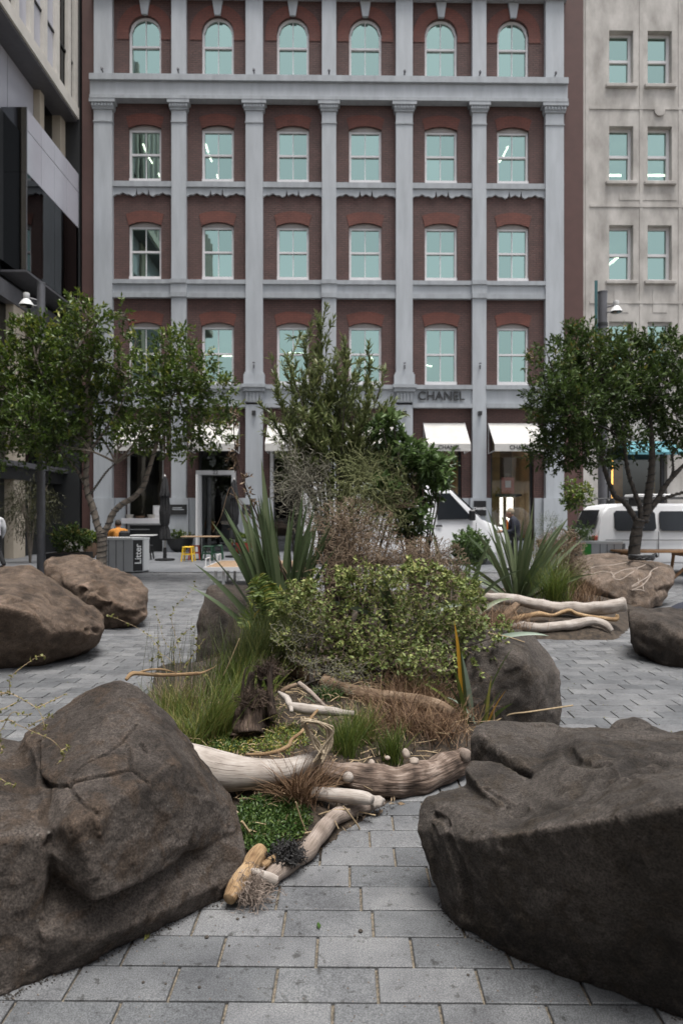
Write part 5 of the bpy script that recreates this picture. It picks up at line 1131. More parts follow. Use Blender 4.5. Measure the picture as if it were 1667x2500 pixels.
# ------------------------------------------------------------------ people
def figure(name, label, loc, rz, joints, shell, hair_m, mats, hscale=1.0):
    """one continuous body from tapered limbs fused together; clothing and hair as children"""
    root = empty('person', loc, rz, label, 'person', 'people on the street'); J = {k: Vector(v) for k, v in joints.items()}
    def fuse(chains, blobs, vox, nm, mt, inflate=0, sm=3):
        mb = MB()
        for ch in chains:
            pp, rr = spline([J.get(a, a) if isinstance(a, str) else Vector(a) for a, _ in ch], [r+inflate for _, r in ch], 4); mb.tube(pp, rr, 10)
            for q, r_ in ((pp[0], rr[0]), (pp[-1], rr[-1])):
                mb.lathe([(max(.001, r_*math.sin(t)), -r_*math.cos(t)) for t in [k*math.pi/6 for k in range(7)]], q, 10)
        for c, (a, b, d) in blobs:
            c = Vector(c); mb.lathe([(max(.001, math.sin(t)), -math.cos(t)) for t in [k*math.pi/8 for k in range(9)]], (0, 0, 0), 12)
            for i in range(len(mb.v)-9*12, len(mb.v)): v = mb.v[i]; mb.v[i] = (c.x+v[0]*a, c.y+v[1]*b, c.z+v[2]*d)
        me = remeshed(mb, vox); smooth_co(me, sm); return link(nm, me, M[mt], root, smooth=True)
    h = J['head']; f = J['face']                   # face: unit direction the head looks
    nose = h + f*.105 + Vector((0, 0, -.01)); side = f.cross(Vector((0, 0, 1))).normalized()
    arms = []
    for s_ in 'LR':
        arms.append([('sh'+s_, .055), ('el'+s_, .042), ('wr'+s_, .03)])
        wr, el = J['wr'+s_], J['el'+s_]; d = (wr-el).normalized(); sd_ = d.orthogonal().normalized(); arms.append([(wr, .028), (wr+d*.05, .036), (wr+d*.09, .034)])
        for k in range(4): b_ = wr+d*.085+sd_*(.024*(k-1.5)); arms.append([(b_, .0095), (b_+d*(.045+.008*(k in (1, 2)))+d.cross(sd_)*.012, .009), (b_+d*(.065+.01*(k in (1, 2)))+d.cross(sd_)*.035, .0075)])
        b_ = wr+d*.03+sd_*.035; arms.append([(b_, .011), (b_+sd_*.025+d*.03, .010), (b_+sd_*.03+d*.06, .008)])
    legs = [[('hp'+s_, .085), ('kn'+s_, .058), ('an'+s_, .038)] for s_ in 'LR']
    spine = [('pel', .13), ('belly', .125), ('chest', .14), ('neck', .06), (h - Vector((0, 0, .06)), .055)]
    fuse([spine]+legs+arms+[[(J['chest']+Vector((0, 0, .04)), .10), ('shL', .06)], [(J['chest']+Vector((0, 0, .04)), .10), ('shR', .06)], [(h+f*.08+Vector((0, 0, .035)), .016), (nose, .02)]],
         [(h, (.078, .092, .115)), (h + f*.03 - Vector((0, 0, .065)), (.055, .06, .055)), (h+side*.08, (.014, .025, .032)), (h-side*.08, (.014, .025, .032))], .0125, 'body', 'skin')
    fuse([[('pel', .145), ('belly', .145), ('chest', .165), (J['neck']-Vector((0, 0, .02)), .08)]] + [[(J['chest']+Vector((0, 0, .05)), .12), ('sh'+s_, .078), ('el'+s_, .06), (J['wr'+s_].lerp(J['el'+s_], .08), .048)] for s_ in 'LR'], [], .018, 'jacket', mats[0])
    fuse([[('pel', .148), ('hp'+s_, .10), ('kn'+s_, .075), (J['an'+s_]+Vector((0, 0, .03)), .058)] for s_ in 'LR'], [], .02, 'trousers', mats[1])
    for s_ in 'LR':
        a = J['an'+s_]; fd = J['toe']; m_ = MB(); fuse([[(a-Vector((0, 0, .045)), .04), (a-Vector((0, 0, .05))+fd*.1, .04), (a-Vector((0, 0, .06))+fd*.19, .03)]], [], .014, 'shoe', 'black')
    fuse([], [(h - f*.018 + Vector((0, 0, .032)), (.09, .098, .105))], .014, 'hair', hair_m, sm=1)
    for s_ in (-1, 1):
        e = MB(); e.lathe([(max(.0005, .011*math.sin(t)), -.011*math.cos(t)) for t in [k*math.pi/6 for k in range(7)]], tuple(h+f*.083+side*(.032*s_)+Vector((0, 0, .005))), 8); e.build('eye', M['black'], root)
    return root, J, fuse
stand = dict(pel=(0,0,.88), belly=(0,.01,1.02), chest=(0,.03,1.2), neck=(0,.06,1.36), head=(0,.12,1.47), face=Vector((0,.85,-.5)).normalized(), shL=(-.19,.03,1.28), shR=(.19,.03,1.28), elL=(-.24,.06,1.02), elR=(.24,.06,1.02), wrL=(-.14,.3,1.0), wrR=(.14,.3,1.0),
             hpL=(-.09,0,.84), hpR=(.09,0,.84), knL=(-.1,.04,.46), knR=(.1,-.02,.46), anL=(-.1,.06,.09), anR=(.1,-.1,.09), toe=Vector((0, 1, 0)))
pr, J, fuse = figure('person', 'person with short blond hair, navy jacket over orange vest, looking down', (4.46, 17.6, 0), R(80), stand, None, 'hair', ('navy', 'black_cloth'))
pv = MB(); pv.box(-.09, .09, .175, .205, .92, 1.3, .012); pv.build('hi_vis_vest', M['hivis'], pr)
seat = dict(pel=(0,0,.52), belly=(0,.04,.66), chest=(0,.10,.86), neck=(0,.16,1.02), head=(0,.2,1.13), face=Vector((0,.9,-.35)).normalized(), shL=(-.19,.10,.93), shR=(.19,.10,.93), elL=(-.24,.22,.72), elR=(.24,.22,.72), wrL=(-.12,.42,.78), wrR=(.12,.42,.78),
            hpL=(-.1,.05,.5), hpR=(.1,.05,.5), knL=(-.12,.46,.5), knR=(.12,.46,.5), anL=(-.12,.44,.09), anR=(.12,.44,.09), toe=Vector((0, 1, 0)))
pr, J, fuse = figure('person', 'person in an orange jacket seated with back turned behind the bin', (-6.15, 18.9, .02), R(25), seat, None, 'hair_dark', ('orange_cloth', 'black_cloth'))
bp_ = MB(); bp_.box(-.02, .26, -.26, -.05, .56, .96, .05); bp_.build('backpack', M['black_cloth'], pr)
walk = dict(stand, knL=(-.1,.2,.48), anL=(-.1,.12,.1), anR=(.1,-.22,.12), elL=(-.25,-.06,1.04), wrL=(-.26,.08,.82), elR=(.25,.0,1.04), wrR=(.26,.12,.82), head=(0,.06,1.5), neck=(0,.03,1.37), face=Vector((0, 1, -.1)).normalized())
figure('person', 'person in a white jacket walking out past the left edge', (-9.02, 17.8, 0), R(60), walk, None, 'hair_dark', ('white_cloth', 'black_cloth'))

# ------------------------------------------------------------------ bins, benches, cafe things, lamps
def litter_bin(loc, rz, label):
    r_ = empty('litter_bin', loc, rz, label, 'bin', 'paired litter and recycling bins'); hw, d, h, c = .62, .5, .87, .19
    p = [(-hw+c,0),(hw-c,0),(hw,c),(hw,d),(-hw,d),(-hw,c)]
    b_ = MB(); b_.prism(p, .04, h-.05, 'z'); b_.build('body', M['bin'], r_)
    k_ = MB(); k_.prism([(x*.97, .02+y*.95) for x, y in p], 0, .04, 'z'); k_.build('kick_plate', M['dark_metal'], r_)
    t_ = MB(); t_.prism([(x*1.02, y*1.03-.01) for x, y in p], h-.05, h, 'z'); t_.build('lid', M['bin_white'], r_)
    for s_, m_ in ((-1, 'green_label'), (1, 'black')):
        g = MB(); g.add([(-.115,-.012,.06),(.115,-.012,.06),(.115,-.012,h-.055),(-.115,-.012,h-.055),(-.115,.01,.06),(.115,.01,.06),(.115,.01,h-.055),(-.115,.01,h-.055)], [(0,1,2,3),(4,7,6,5),(0,4,5,1),(2,6,7,3),(1,5,6,2),(0,3,7,4)])
        go = g.build('corner_panel', M[m_], r_); go.location = (s_*(hw-c/2), c/2, 0); go.rotation_euler = (0, 0, s_*R(45))
        if s_ == 1: text('lettering', 'Litter', .22, (.01, -.016, .47), M['letter_white'], go, rot=(90, -90, 0), depth=.002, bold=.003)
        sp = MB(); sp.box(s_*hw-.006, s_*hw+.006, c+.02, d-.02, .06, h-.06); sp.build('side_panel', M['bin_white'], r_)
    for x in (-.2, 0, .2): sp = MB(); sp.box(x-.008, x+.008, -.006, .005, .06, h-.06); sp.build('panel_rib', M['grey_metal'], r_)
    return r_
litter_bin((-5.52, 16.75, 0), R(-12), 'pale grey double bin with a Litter panel behind the left trunk')
rbn = litter_bin((5.68, 14.62, 0), R(4), 'pale grey double bin with a green panel behind the carved boulder'); rbn.scale = (.78, .9, 1)
def bollard(x, y, lab):
    b = MB(); p_ = G(x, y); b.lathe([(.055,0),(.055,.9),(.05,.93),(.02,.95)], (0, 0, 0), 16); o = b.build('bollard', M['steel'], None, True); o.location = p_; tag(o, lab, 'bollard')
bollard(48, 1330, 'slim steel bollard standing before the dark left entrance')
def lamp_post(x, Z, top, w_, lab, side, banner=False):
    r_ = empty('lamp_post', (P(x, 0, Z).x, Z, 0), 0, lab, 'lamp post', 'plaza lamp posts'); zt = CAMH+(CY-top)/FPX*Z
    b = MB(); b.lathe([(w_*.62,0),(w_*.62,.05),(w_*.5,.06),(w_*.5,zt-.03),(w_*.54,zt-.03),(w_*.54,zt)], (0, 0, 0), 20); b.build('post', M['grey_metal'], r_, True)
    zl = zt-.55
    a_ = MB(); a_.tube([(0,0,zl+.1),(side*(w_*.5+.15),-.1,zl+.15)], .025, 8); a_.tube([(0,0,zl-.03),(side*(w_*.5+.1),-.1,zl-.02)], .02, 8); a_.build('bracket', M['grey_metal'], r_)
    h_ = MB(); h_.lathe([(.02,.28),(.07,.26),(.08,.18),(.06,.13),(.12,.06),(.17,-.03),(.165,-.04),(.02,-.02)], (side*(w_*.5+.2),-.12,zl), 18); ho = h_.build('lamp_head', M['white_metal'], r_, True)
    g_ = MB(); g_.lathe([(.15,-.03),(.12,-.055),(.02,-.06)], (side*(w_*.5+.2),-.12,zl-.01), 16); g_.build('lens', M['glass_van'], ho)
    for z in (zt-.9, zt-1.9): c_ = MB(); c_.lathe([(w_*.58,-.04),(w_*.58,.04)], (0, 0, z), 20); c_.build('clamp', M['dark_metal'], r_)
    if banner:
        n_ = MB(); n_.box(-.22, -w_*.5-.02, -.02, .0, zt-1.85, zt+.3); n_.build('banner', M['teal'], r_)
lamp_post(101, 16.4, 690, .19, 'grey lamp post rising behind the left tree', -1)
lamp_post(1470, 18.6, 712, .24, 'thick grey lamp post with banner behind the right tree', 1, True)
# square planter, bowls
def leafy(parent, C, rad, ntw, lpt, tl, ll, lw, mt, name='foliage', up=.4, shell=.2, **kw):
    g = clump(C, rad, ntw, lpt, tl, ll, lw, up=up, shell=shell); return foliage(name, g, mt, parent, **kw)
p0 = G(150, 1402); r_ = empty('planter', (p0.x+.05, p0.y+.4, 0), 0, 'square black planter with a dark leafy bush, near left lamp post', 'planter', 'street planters')
b = MB(); b.prism([(-.42,-.42),(.42,-.42),(.42,.42),(-.42,.42)], 0, .5, 'z'); b.build('box', M['black'], r_); b = MB(); b.box(-.38,.38,-.38,.38,.42,.505); b.build('soil', M['soil'], r_)
leafy(r_, (0,0,.82), (.42,.4,.34), 260, 7, .12, .08, .045, 'leaf_tree2')
def bowl(x, y, r, h, mt, lab, plant=None, Z=None):
    p0 = G(x, y); r_ = empty('bowl_planter', (p0.x, p0.y, 0), 0, lab, 'planter', 'street planters')
    b = MB(); b.lathe([(r*.45,0),(r*.7,h*.2),(r*.92,h*.6),(r,h),(r*.93,h),(r*.88,h*.85),(.01,h*.83)], (0, 0, 0), 24); b.build('bowl', M[mt], r_, True)
    if plant: leafy(r_, (0,0,h+.1), (r*.9,r*.9,.2), 150, 6, .1, .09, .05, plant)
    return r_
bowl(182, 1357, .42, .52, 'white_pot', 'round white bowl planter beside the black planter')
bowl(222, 1362, .26, .5, 'terracotta', 'small brown pot with leafy plant behind the left trunk', 'leaf_tree')
bowl(440, 1347, .5, .52, 'dark_metal', 'wide black bowl planter with green plant by the cafe door', 'leaf_tree')
bowl(592, 1352, .4, .4, 'red_pl', 'red tub with leafy plant right of the cafe door', 'leaf_tree')
bowl(1338, 1352, .42, .5, 'terracotta', 'round stone pot with wispy olive shrub at the wall corner', None)
oc = bpy.data.objects[[o.name for o in bpy.data.objects if o.get('label', '').startswith('round stone pot')][0]]
leafy(oc, (0,0,.95), (.42,.4,.45), 220, 8, .2, .06, .014, 'leaf_olive')
r_ = empty('willow_shrub', (-9.2, 20.2, 0), 0, 'tall drooping olive shrub against the dark left passage', 'shrub')
m_ = MB()
for k in range(7): a = random.uniform(0, 6.28); m_.tube([(0,0,0),(.1*math.cos(a),.1*math.sin(a),1.2),(.5*math.cos(a),.4*math.sin(a),2.3)], [.03,.022,.008], 6)
m_.build('stem', M['bark'], r_)
g = clump((0,0,1.75), (.75,.6,.95), 420, 9, .4, .12, .018, up=-1.0, shell=.2); foliage('foliage', g, 'leaf_willow', r_)
r_ = empty('young_tree', (P(1410,0,21.5).x, 21.5, 0), 0, 'small light green sapling in front of the brick end wall', 'sapling')
m_ = MB(); m_.tube([(0,0,0),(.05,0,.9),(-.05,0,1.7),(0,0,2.3)], [.03,.025,.02,.008], 6); m_.build('stem', M['bark'], r_)
g = gather([clump(c, r, 46, 6, .15, .11, .06, up=.3, shell=.1, tone=(.3, 1)) for c, r in (((-.2,0,2.2),.32),((.25,0,2.05),.26),((.05,0,1.75),.28),((-.25,0,1.85),.2))]); foliage('foliage', g, 'leaf_tree', r_)
r_ = empty('shrub', (P(1412,0,15.2).x, 15.2, 0), 0, 'low green shrub at the rear corner of the passenger van', 'shrub')
leafy(r_, (0,0,.75), (.33,.3,.5), 200, 7, .12, .08, .035, 'leaf_broad')
r_ = empty('shrub', (P(1145,0,12.4).x, 12.4, 0), 0, 'rounded green shrub in front of the cargo van wheel', 'shrub')
m_ = MB(); m_.tube([(0,0,0),(0,0,.6)], [.03,.02], 6); m_.build('stem', M['bark'], r_)
leafy(r_, (0,0,.85), (.30,.3,.28), 240, 7, .1, .075, .04, 'leaf_broad')
# cafe furniture
def stool(x, y, mt, lab):
    p0 = G(x, y); r_ = empty('stool', (p0.x, p0.y+.16, 0), random.uniform(-.15, .15), lab, 'stool', 'cafe stools'); h = .45
    b = MB(); b.box(-.15,.15,-.15,.15,h-.035,h,.012); b.build('seat', M[mt], r_)
    for sx in (-1, 1):
        for sy in (-1, 1): b = MB(); b.tube([(sx*.125,sy*.125,h-.03),(sx*.17,sy*.17,0)], [.026,.022], 4); b.build('leg', M[mt], r_)
    b = MB()
    for s_ in (-1, 1): b.box(-.15,.15,s_*.148-.01,s_*.148+.01,.2,.235); b.box(s_*.148-.01,s_*.148+.01,-.15,.15,.2,.235)
    b.build('rung', M[mt], r_)
stool(457, 1371, 'yellow_pl', 'bright yellow plastic stool on the cafe paving'); stool(474, 1367, 'red_pl', 'red stool mostly hidden behind the yellow one')
stool(507, 1369, 'green_pl', 'dark green stool nearer the yellow one'); stool(529, 1366, 'green_pl', 'dark green stool farther right by the door'); stool(356, 1366, 'black', 'black slatted stool right of the left bin')
def table(x, y, w_, h, lab, mt='white_metal'):
    p0 = G(x, y); r_ = empty('cafe_table', (p0.x, p0.y, 0), 0, lab, 'table', 'cafe tables')
    b = MB(); b.box(-w_/2, w_/2, -.3, .3, h-.03, h, .006); b.build('table_top', M[mt], r_)
    b = MB(); b.lathe([(.2,0),(.2,.02),(.03,.03),(.025,h-.03)], (0, 0, 0), 14); b.build('pedestal', M['black'], r_)
table(490, 1366, 1.15, .74, 'thin cafe table in front of the open door', 'timber'); table(350, 1360, .8, .74, 'small white cafe table beside the left bin'); table(345, 1345, .8, .85, 'cafe table under the white window ledge')
def crate(x, y, mt, lab):
    p0 = G(x, y); r_ = empty('crate', (p0.x, p0.y+.15, 0), 0, lab, 'crate', 'plastic crates by the cafe'); b = MB(); b.box(-.19,.19,-.15,.15,0,.03)
    for s_ in (-1, 1): b.box(-.19,.19,s_*.15-.012,s_*.15+.012,0,.36); b.box(s_*.19-.012,s_*.19+.012,-.15,.15,0,.36)
    b.build('tub', M[mt], r_); b = MB(); b.box(-.21,.21,-.17,.17,.36,.40,.008); b.build('rim', M[mt], r_)
crate(385, 1345, 'blue_pl', 'blue plastic crate under the window ledge'); crate(363, 1345, 'red_pl', 'red plastic crate left of the blue one')
for k, (x, w_, h, m_, lab) in enumerate(((318,.16,.14,'white_pot','white pot at the left end of the window ledge'), (344,.2,.09,'terracotta','low brown pot in the middle of the ledge'), (371,.16,.14,'white_pot','white pot at the right end of the ledge'), (388,.28,.42,'white_metal','white menu board standing on the ledge'))):
    X, z = fac(x), fz(1265); Yw = FY + X*TH
    if h > .3: b = MB(); b.box(-.2,.2,-.015,.015,0,.48,.008); o = b.build('menu_board', M[m_]); b2 = MB(); b2.box(-.15,.15,-.018,-.015,.1,.42); b2.build('sheet', M['letter_white'], o)
    else: b = MB(); b.lathe([(w_*.7,0),(w_,h),(w_*.9,h),(w_*.8,h*.8),(.01,h*.78)], (0, 0, 0), 16); o = b.build('plant_pot', M[m_], None, True)
    o.location = (X, Yw-.06, z); tag(o, lab, 'pot' if h < .3 else 'menu board', 'things on the window ledge')
def umbrella(x, y, top, lab):
    p0 = G(x, y); r_ = empty('folded_umbrella', (p0.x, p0.y, 0), 0, lab, 'umbrella', 'folded cafe umbrellas'); Z = p0.y; zt = CAMH+(CY-top)/FPX*Z
    b = MB(); b.lathe([(.028,0),(.028,zt-.05)], (0, 0, 0), 10); b.build('pole', M['steel'], r_, True); b = MB(); b.lathe([(.3,0),(.3,.05),(.06,.07),(.05,.4)], (0, 0, 0), 18); b.build('base', M['black'], r_)
    prof = [(.03,zt-.02),(.07,zt-.12),(.13,zt-.5),(.155,zt-.62),(.12,zt-.66),(.15,zt-1.1),(.13,zt-1.45),(.09,zt-1.55),(.14,zt-1.7),(.15,zt-1.95),(.05,zt-2.0)]
    b = MB(); b.lathe(prof[::-1], (0, 0, 0), 24)
    b.v = [((v[0]*(1+.22*math.sin(9*math.atan2(v[1], v[0])+v[2]*2)), v[1]*(1+.22*math.sin(9*math.atan2(v[1], v[0])+v[2]*2)), v[2])) for v in b.v]; b.build('canopy', M['black_cloth'], r_, True)
    b = MB(); b.lathe([(.03,zt-.03),(.04,zt),(.01,zt+.05)], (0, 0, 0), 10); b.build('finial', M['steel'], r_)
umbrella(403, 1368, 1162, 'folded dark umbrella left of the black bowl planter'); umbrella(572, 1360, 1170, 'folded dark umbrella at the right of the cafe door')
# timber bench with white frame on the left
r_ = empty('bench', (-1.75, 13.9, 0), 0, 'wide timber slat bench on a white metal frame behind the upright boulder', 'bench')
for k in range(8): b = MB(); b.box(-.85,.85,-.85+.215*k,-.85+.215*k+.2,.42,.45,.006); b.build('slat', M['timber'], r_)
b = MB()
for s_ in (-.78, .7): b.box(s_-.03,s_+.03,-.88,.9,.37,.418); 
for y in (-.9,.9): b.box(-.87,.87,y-.02,y+.02,.38,.45)
for s_ in (-.86,.86): b.box(s_-.02,s_+.02,-.9,.9,.385,.448)
b.build('frame', M['white_metal'], r_)
for sx in (-.6, .6):
    for sy in (-.7, .7):
        b = MB(); b.box(sx-.1,sx-.05,sy-.03,sy+.03,0,.37); b.box(sx+.05,sx+.1,sy-.03,sy+.03,0,.37); b.box(sx-.049,sx+.049,sy-.03,sy+.03,0,.04); b.build('leg', M['white_metal'], r_)
for y in (-.6, .6): b = MB(); b.tube([(-.85,y-.2,.43),(-.85,y-.2,.6),(-.85,y+.2,.6),(-.85,y+.2,.43)], .014, 6); b.build('arm_rail', M['white_metal'], r_)
# picnic table on the right
r_ = empty('picnic_table', (6.75, 14.35, 0), 0, 'thin orange brown timber table beside the right trunk', 'table')
for k in range(4): b = MB(); b.box(-1.0,1.0,-.36+.185*k,-.36+.185*k+.17,.66,.70,.006); b.build('plank', M['orange_timber'], r_)
for s_ in (-.75, .35):
    for y in (-.25, .25): b = MB(); b.tube([(s_,y,.66),(s_-.05,y*1.3,0)], [.035,.03], 6); b.build('leg', M['orange_timber'], r_)
    b = MB(); b.box(s_-.03,s_+.03,-.3,.3,.58,.655); b.build('batten', M['orange_timber'], r_)
b = MB(); b.tube([(.75,0,.6),(.15,-.1,.1)], .03, 6); b.build('brace', M['orange_timber'], r_)
# coiled black hose on the carved boulder
p0 = P(1565, 1369, 11.1); b = MB(); pts = [(.19*math.cos(t*.5)*(1+.04*math.sin(t)), .17*math.sin(t*.5), .025+.0016*t) for t in range(0, 38)]; b.tube(pts, .024, 8)
b.tube([(.19,0,.09),(.24,.02,.11),(.27,.05,.06)], .022, 6); o = b.build('coiled_cable', M['black'], None, True); o.location = p0; tag(o, 'thick black coiled cable lying on the carved boulder', 'cable')
# dark bag at the right edge behind the small boulder
b = bmesh.new(); bmesh.ops.create_icosphere(b, subdivisions=3, radius=.25)
for v in b.verts: v.co = Vector((v.co.x*1.2, v.co.y*.7, v.co.z*.75))*(1+.18*mnoise.noise(v.co*6))
me = bpy.data.meshes.new('bag'); b.to_mesh(me); b.free(); o = link('bag', me, M['navy'], smooth=True); o.location = (P(1680,0,8.7).x, 8.7, .17); tag(o, 'dark navy bag on the paving behind the small right boulder', 'bag')
# ------------------------------------------------------------------ plants of the bed
def blade_mesh(L, w_, bend, twist=0.0, nseg=9, fold=.35, tone=.5, tipw=.0, base=.5):
    """flax blade: keeled strip rising along +z and bending towards +x"""
    V = []; T = []; p = np.zeros(3); a = 0.0; g0 = random.choice((-1, 1))*random.uniform(.5, 1.35)
    for i in range(nseg+1):
        t = i/nseg; ww = 1.05*w_*(base + (1-base)*min(1, t*3.0))*max(tipw, (1-t**3.2)) ; a = bend*t**1.8
        d = np.array([math.sin(a), 0, math.cos(a)]); nrm = np.array([math.cos(a), 0, -math.sin(a)])
        if i: p = p + d*L/nseg
        g = g0 + twist*t; sd = np.array([0, math.cos(g), 0]) + nrm*math.sin(g)
        V += [p - sd*ww/2 + nrm*ww*fold*.0, p + nrm*ww*fold*.5, p + sd*ww/2]; T += [tone-.12+.1*t, tone+.15, tone-.05+.1*t]
    F = []
    for i in range(nseg): F += [(3*i, 3*i+1, 3*i+4, 3*i+3), (3*i+1, 3*i+2, 3*i+5, 3*i+4)]
    return tri_mesh('blade', V, F, np.clip(T, 0, 1), True)
def flax(loc, label, blades, mt='flax', rnd=0, group='flax plants in the bed'):
    """blades: (L, width, azimuth deg, lean deg, bend, tone)"""
    r_ = empty('flax_plant', loc, 0, label, 'flax', group)
    for (L, w_, az, lean, bend, tone) in blades:
        m_ = mt if not isinstance(tone, tuple) else tone[1]; tn = tone if not isinstance(tone, tuple) else tone[0]
        o = link('blade', blade_mesh(L, w_, bend, random.uniform(-.5, .5), tone=tn), M[m_], r_)
        o.rotation_euler = (0, R(lean), R(az)); o.location = (random.uniform(-.06, .06)+.05*math.cos(R(az)), random.uniform(-.06, .06)+.05*math.sin(R(az)), -.02)
    return r_
def rb(n, L, w_, lean, bend, az=(0, 360), tone=(.2, .8)):
    return [(random.uniform(*L), random.uniform(*w_), random.uniform(*az), random.uniform(*lean), random.uniform(*bend), random.uniform(*tone)) for _ in range(n)]
# large flax, left of centre (base about pixel 690,1520)
c = P(690, 1520, 6.2); c.z = soil_h(c.x, c.y)
flax(c, 'large dark flax with tall upright blades left of the bed centre',
     [(1.78,.085,180,3,.05,.75),(1.2,.11,200,2,.05,.6),(1.25,.07,180,20,.3,.4),(1.25,.065,185,28,.3,.4),(1.1,.06,175,36,.3,.5),(1.4,.07,170,16,.25,.35),(1.35,.075,190,20,.3,.3),(1.0,.06,180,44,.35,.45),
      (1.3,.06,0,3,.1,.4),(1.4,.06,10,6,.1,.35),(1.25,.06,350,8,.1,.5),(1.5,.06,355,4,.05,.4)] + rb(44,(1.0,1.5),(.05,.075),(1,17),(.05,.35),(110,250),(.2,.8)) + rb(28,(.9,1.45),(.06,.08),(2,16),(.05,.4),(-60,60),(.2,.6)))
c = P(1265, 1452, 9.6); c.z = soil_h(c.x, c.y)
flax(c, 'spreading flax behind the two right logs', rb(34,(.95,1.45),(.05,.08),(2,38),(.05,.5),(0,360),(.3,.85)) + rb(12,(.8,1.2),(.05,.07),(35,62),(.1,.6),(0,360),(.3,.9)) + [(1.35,.07,5,44,.1,.7),(1.45,.06,0,4,.05,.9),(1.4,.06,180,12,.05,.8),(1.4,.07,2,28,.1,.7)])
c = P(1110, 1425, 7.6); c.z = soil_h(c.x, c.y)
flax(c, 'thin group of upright flax blades right of the brown wiry bush', rb(9,(.75,1.2),(.04,.07),(2,18),(.05,.3),(0,360),(.3,.8)) + [(1.05,.07,0,30,.7,.4),(.8,.06,20,42,.9,.8),(1.15,.06,180,6,.1,.85),(1.2,.06,175,9,.1,.8)])
c = P(985, 1440, 5.5); c.z = .55
flax(c, 'few short dark flax blades poking through the leafy bush', [(.5,.09,180,6,.1,.25),(.42,.03,200,14,.2,.2),(.95,.05,180,55,1.0,(.6,'flax_pale')),(.6,.06,10,50,.9,(.2,'flax')),(.55,.045,5,62,.8,(.9,'flax_pale'))])
# young yellow flax by the right boulder
c = S(1165, 1772)
flax(c, 'young flax with orange yellow leaves at the corner of the slab boulder',
     [(.72,.045,180,2,.12,(.75,'flax_yellow')),(.6,.04,182,4,.05,(.3,'flax')),(.5,.036,185,7,.1,(.5,'flax_pale')),(.32,.05,2,26,.2,(.3,'flax_green')),(.62,.034,0,16,.35,(.2,'flax_green')),(.3,.03,4,22,.3,(.9,'flax_yellow')),(.36,.022,0,4,.1,(.9,'flax_green')),
      (.42,.036,180,32,.6,(.6,'flax_green')),(.35,.03,175,18,.4,(.2,'flax')),(.3,.025,178,26,.8,(.9,'flax_pale')),(.45,.03,186,10,.1,(.4,'flax_green')),(.26,.03,350,38,.4,(.2,'flax_green'))])
c = P(1185, 1565, 4.9); o = link('fallen_flax_blade', blade_mesh(.45, .035, .5, .3, tone=.7), M['flax_pale']); o.location = c; o.rotation_euler = (0, R(72), R(-8)); tag(o, 'pale flax blade drooping over the grey brown right boulder', 'leaf')

def ribbon_blades(B, D, L, w_, bend, tone, nseg=5):
    """many thin grass blades in one mesh: B bases, D initial dirs, bend towards the horizontal"""
    n = len(B); D = unit(D); hz = D.copy(); hz[:, 2] = 0; hz = unit(hz + 1e-6); sd = unit(np.cross(D, np.tile([0, 0, 1.0], (n, 1)) + rng.normal(0, .2, (n, 3))))
    V = []; p = B.copy(); d = D.copy()
    for i in range(nseg+1):
        t = i/nseg; ww = (w_*(1-t**2.2)*.5 + .0002)[:, None]
        V += [p - sd*ww, p + sd*ww]
        d = unit(d + (hz*.8 + np.array([0, 0, -.7]))*(bend*(1.0/nseg)*(.5+t))[:, None] + rng.normal(0, .04, (n, 3))); p = p + d*(L/nseg)[:, None]
    V = np.stack(V, 1).reshape(-1, 3); m = 2*(nseg+1)
    F = np.array([[2*i, 2*i+1, 2*i+3, 2*i+2] for i in range(nseg)])
    F = (F[None] + (np.arange(n)*m)[:, None, None]).reshape(-1, 4)
    return V, F, np.repeat(tone, m)
def tuft(loc, label, n, L, w_, mt, spread=.05, lean=.35, bend=.6, dirb=(0, 0), group='grass tufts in the bed', cat='grass', name='grass_tuft', tone=(0, 1)):
    B = np.stack([rng.normal(0, spread, n), rng.normal(0, spread, n), np.full(n, -.01)], 1); D = np.stack([rng.normal(dirb[0], lean, n), rng.normal(dirb[1], lean, n), np.ones(n)], 1)
    V, F, T = ribbon_blades(B, D, L*rng.uniform(.5, 1.1, n), np.full(n, w_)*rng.uniform(.7, 1.2, n), bend*rng.uniform(.3, 1.4, n), rng.uniform(*tone, n))
    o = link(name, tri_mesh(name, V, F, T, True), M[mt]); o.location = loc; return tag(o, label, cat, group)
tuft(S(520,1800), 'bright green grass clump leaning right beside the stump', 460, .42, .0044, 'grass', .075, .22, .5, (.28, .05), tone=(.1,.95))
tuft(S(590,1740), 'bright green grass behind the first clump, left of the stump', 300, .42, .0042, 'grass', .08, .22, .45, (.22, .1), tone=(.05,.9))
tuft(S(430,1760), 'green and straw coloured grass against the pointed boulder', 520, .32, .0042, 'grass', .10, .28, .6, (-.05, 0), tone=(.2,1))
tuft(S(470,1800), 'low mixed grass at the right foot of the pointed boulder', 380, .24, .0042, 'grass', .09, .35, .7, (0, 0), tone=(.3,1))
tuft(S(560,1690), 'tall green grass in front of the upright dark boulder', 280, .42, .0042, 'grass', .09, .16, .35, (.22, 0), tone=(0,.7))
tuft(S(450,1720), 'dry straw grass under the forked stick', 300, .28, .0028, 'litter', .12, .5, .9, tone=(.2,.9))
tuft(P(640,1640,5.1), 'dark fine feathery grass below the fern', 700, .62, .0036, 'grass_dark', .09, .24, .4, (.22, 0))
tuft(P(600,1650,5.2), 'dark fine grass left of the fern', 380, .5, .0036, 'grass_dark', .1, .2, .4, (.1, 0))
tuft(S(652,1770), 'small green tuft right of the stump', 150, .2, .0042, 'grass', .03, .22, .5, tone=(.1,.9))
tuft(S(845,1840), 'green tuft behind the hooked root strands', 260, .3, .0042, 'grass', .035, .26, .5, tone=(.1,.75))
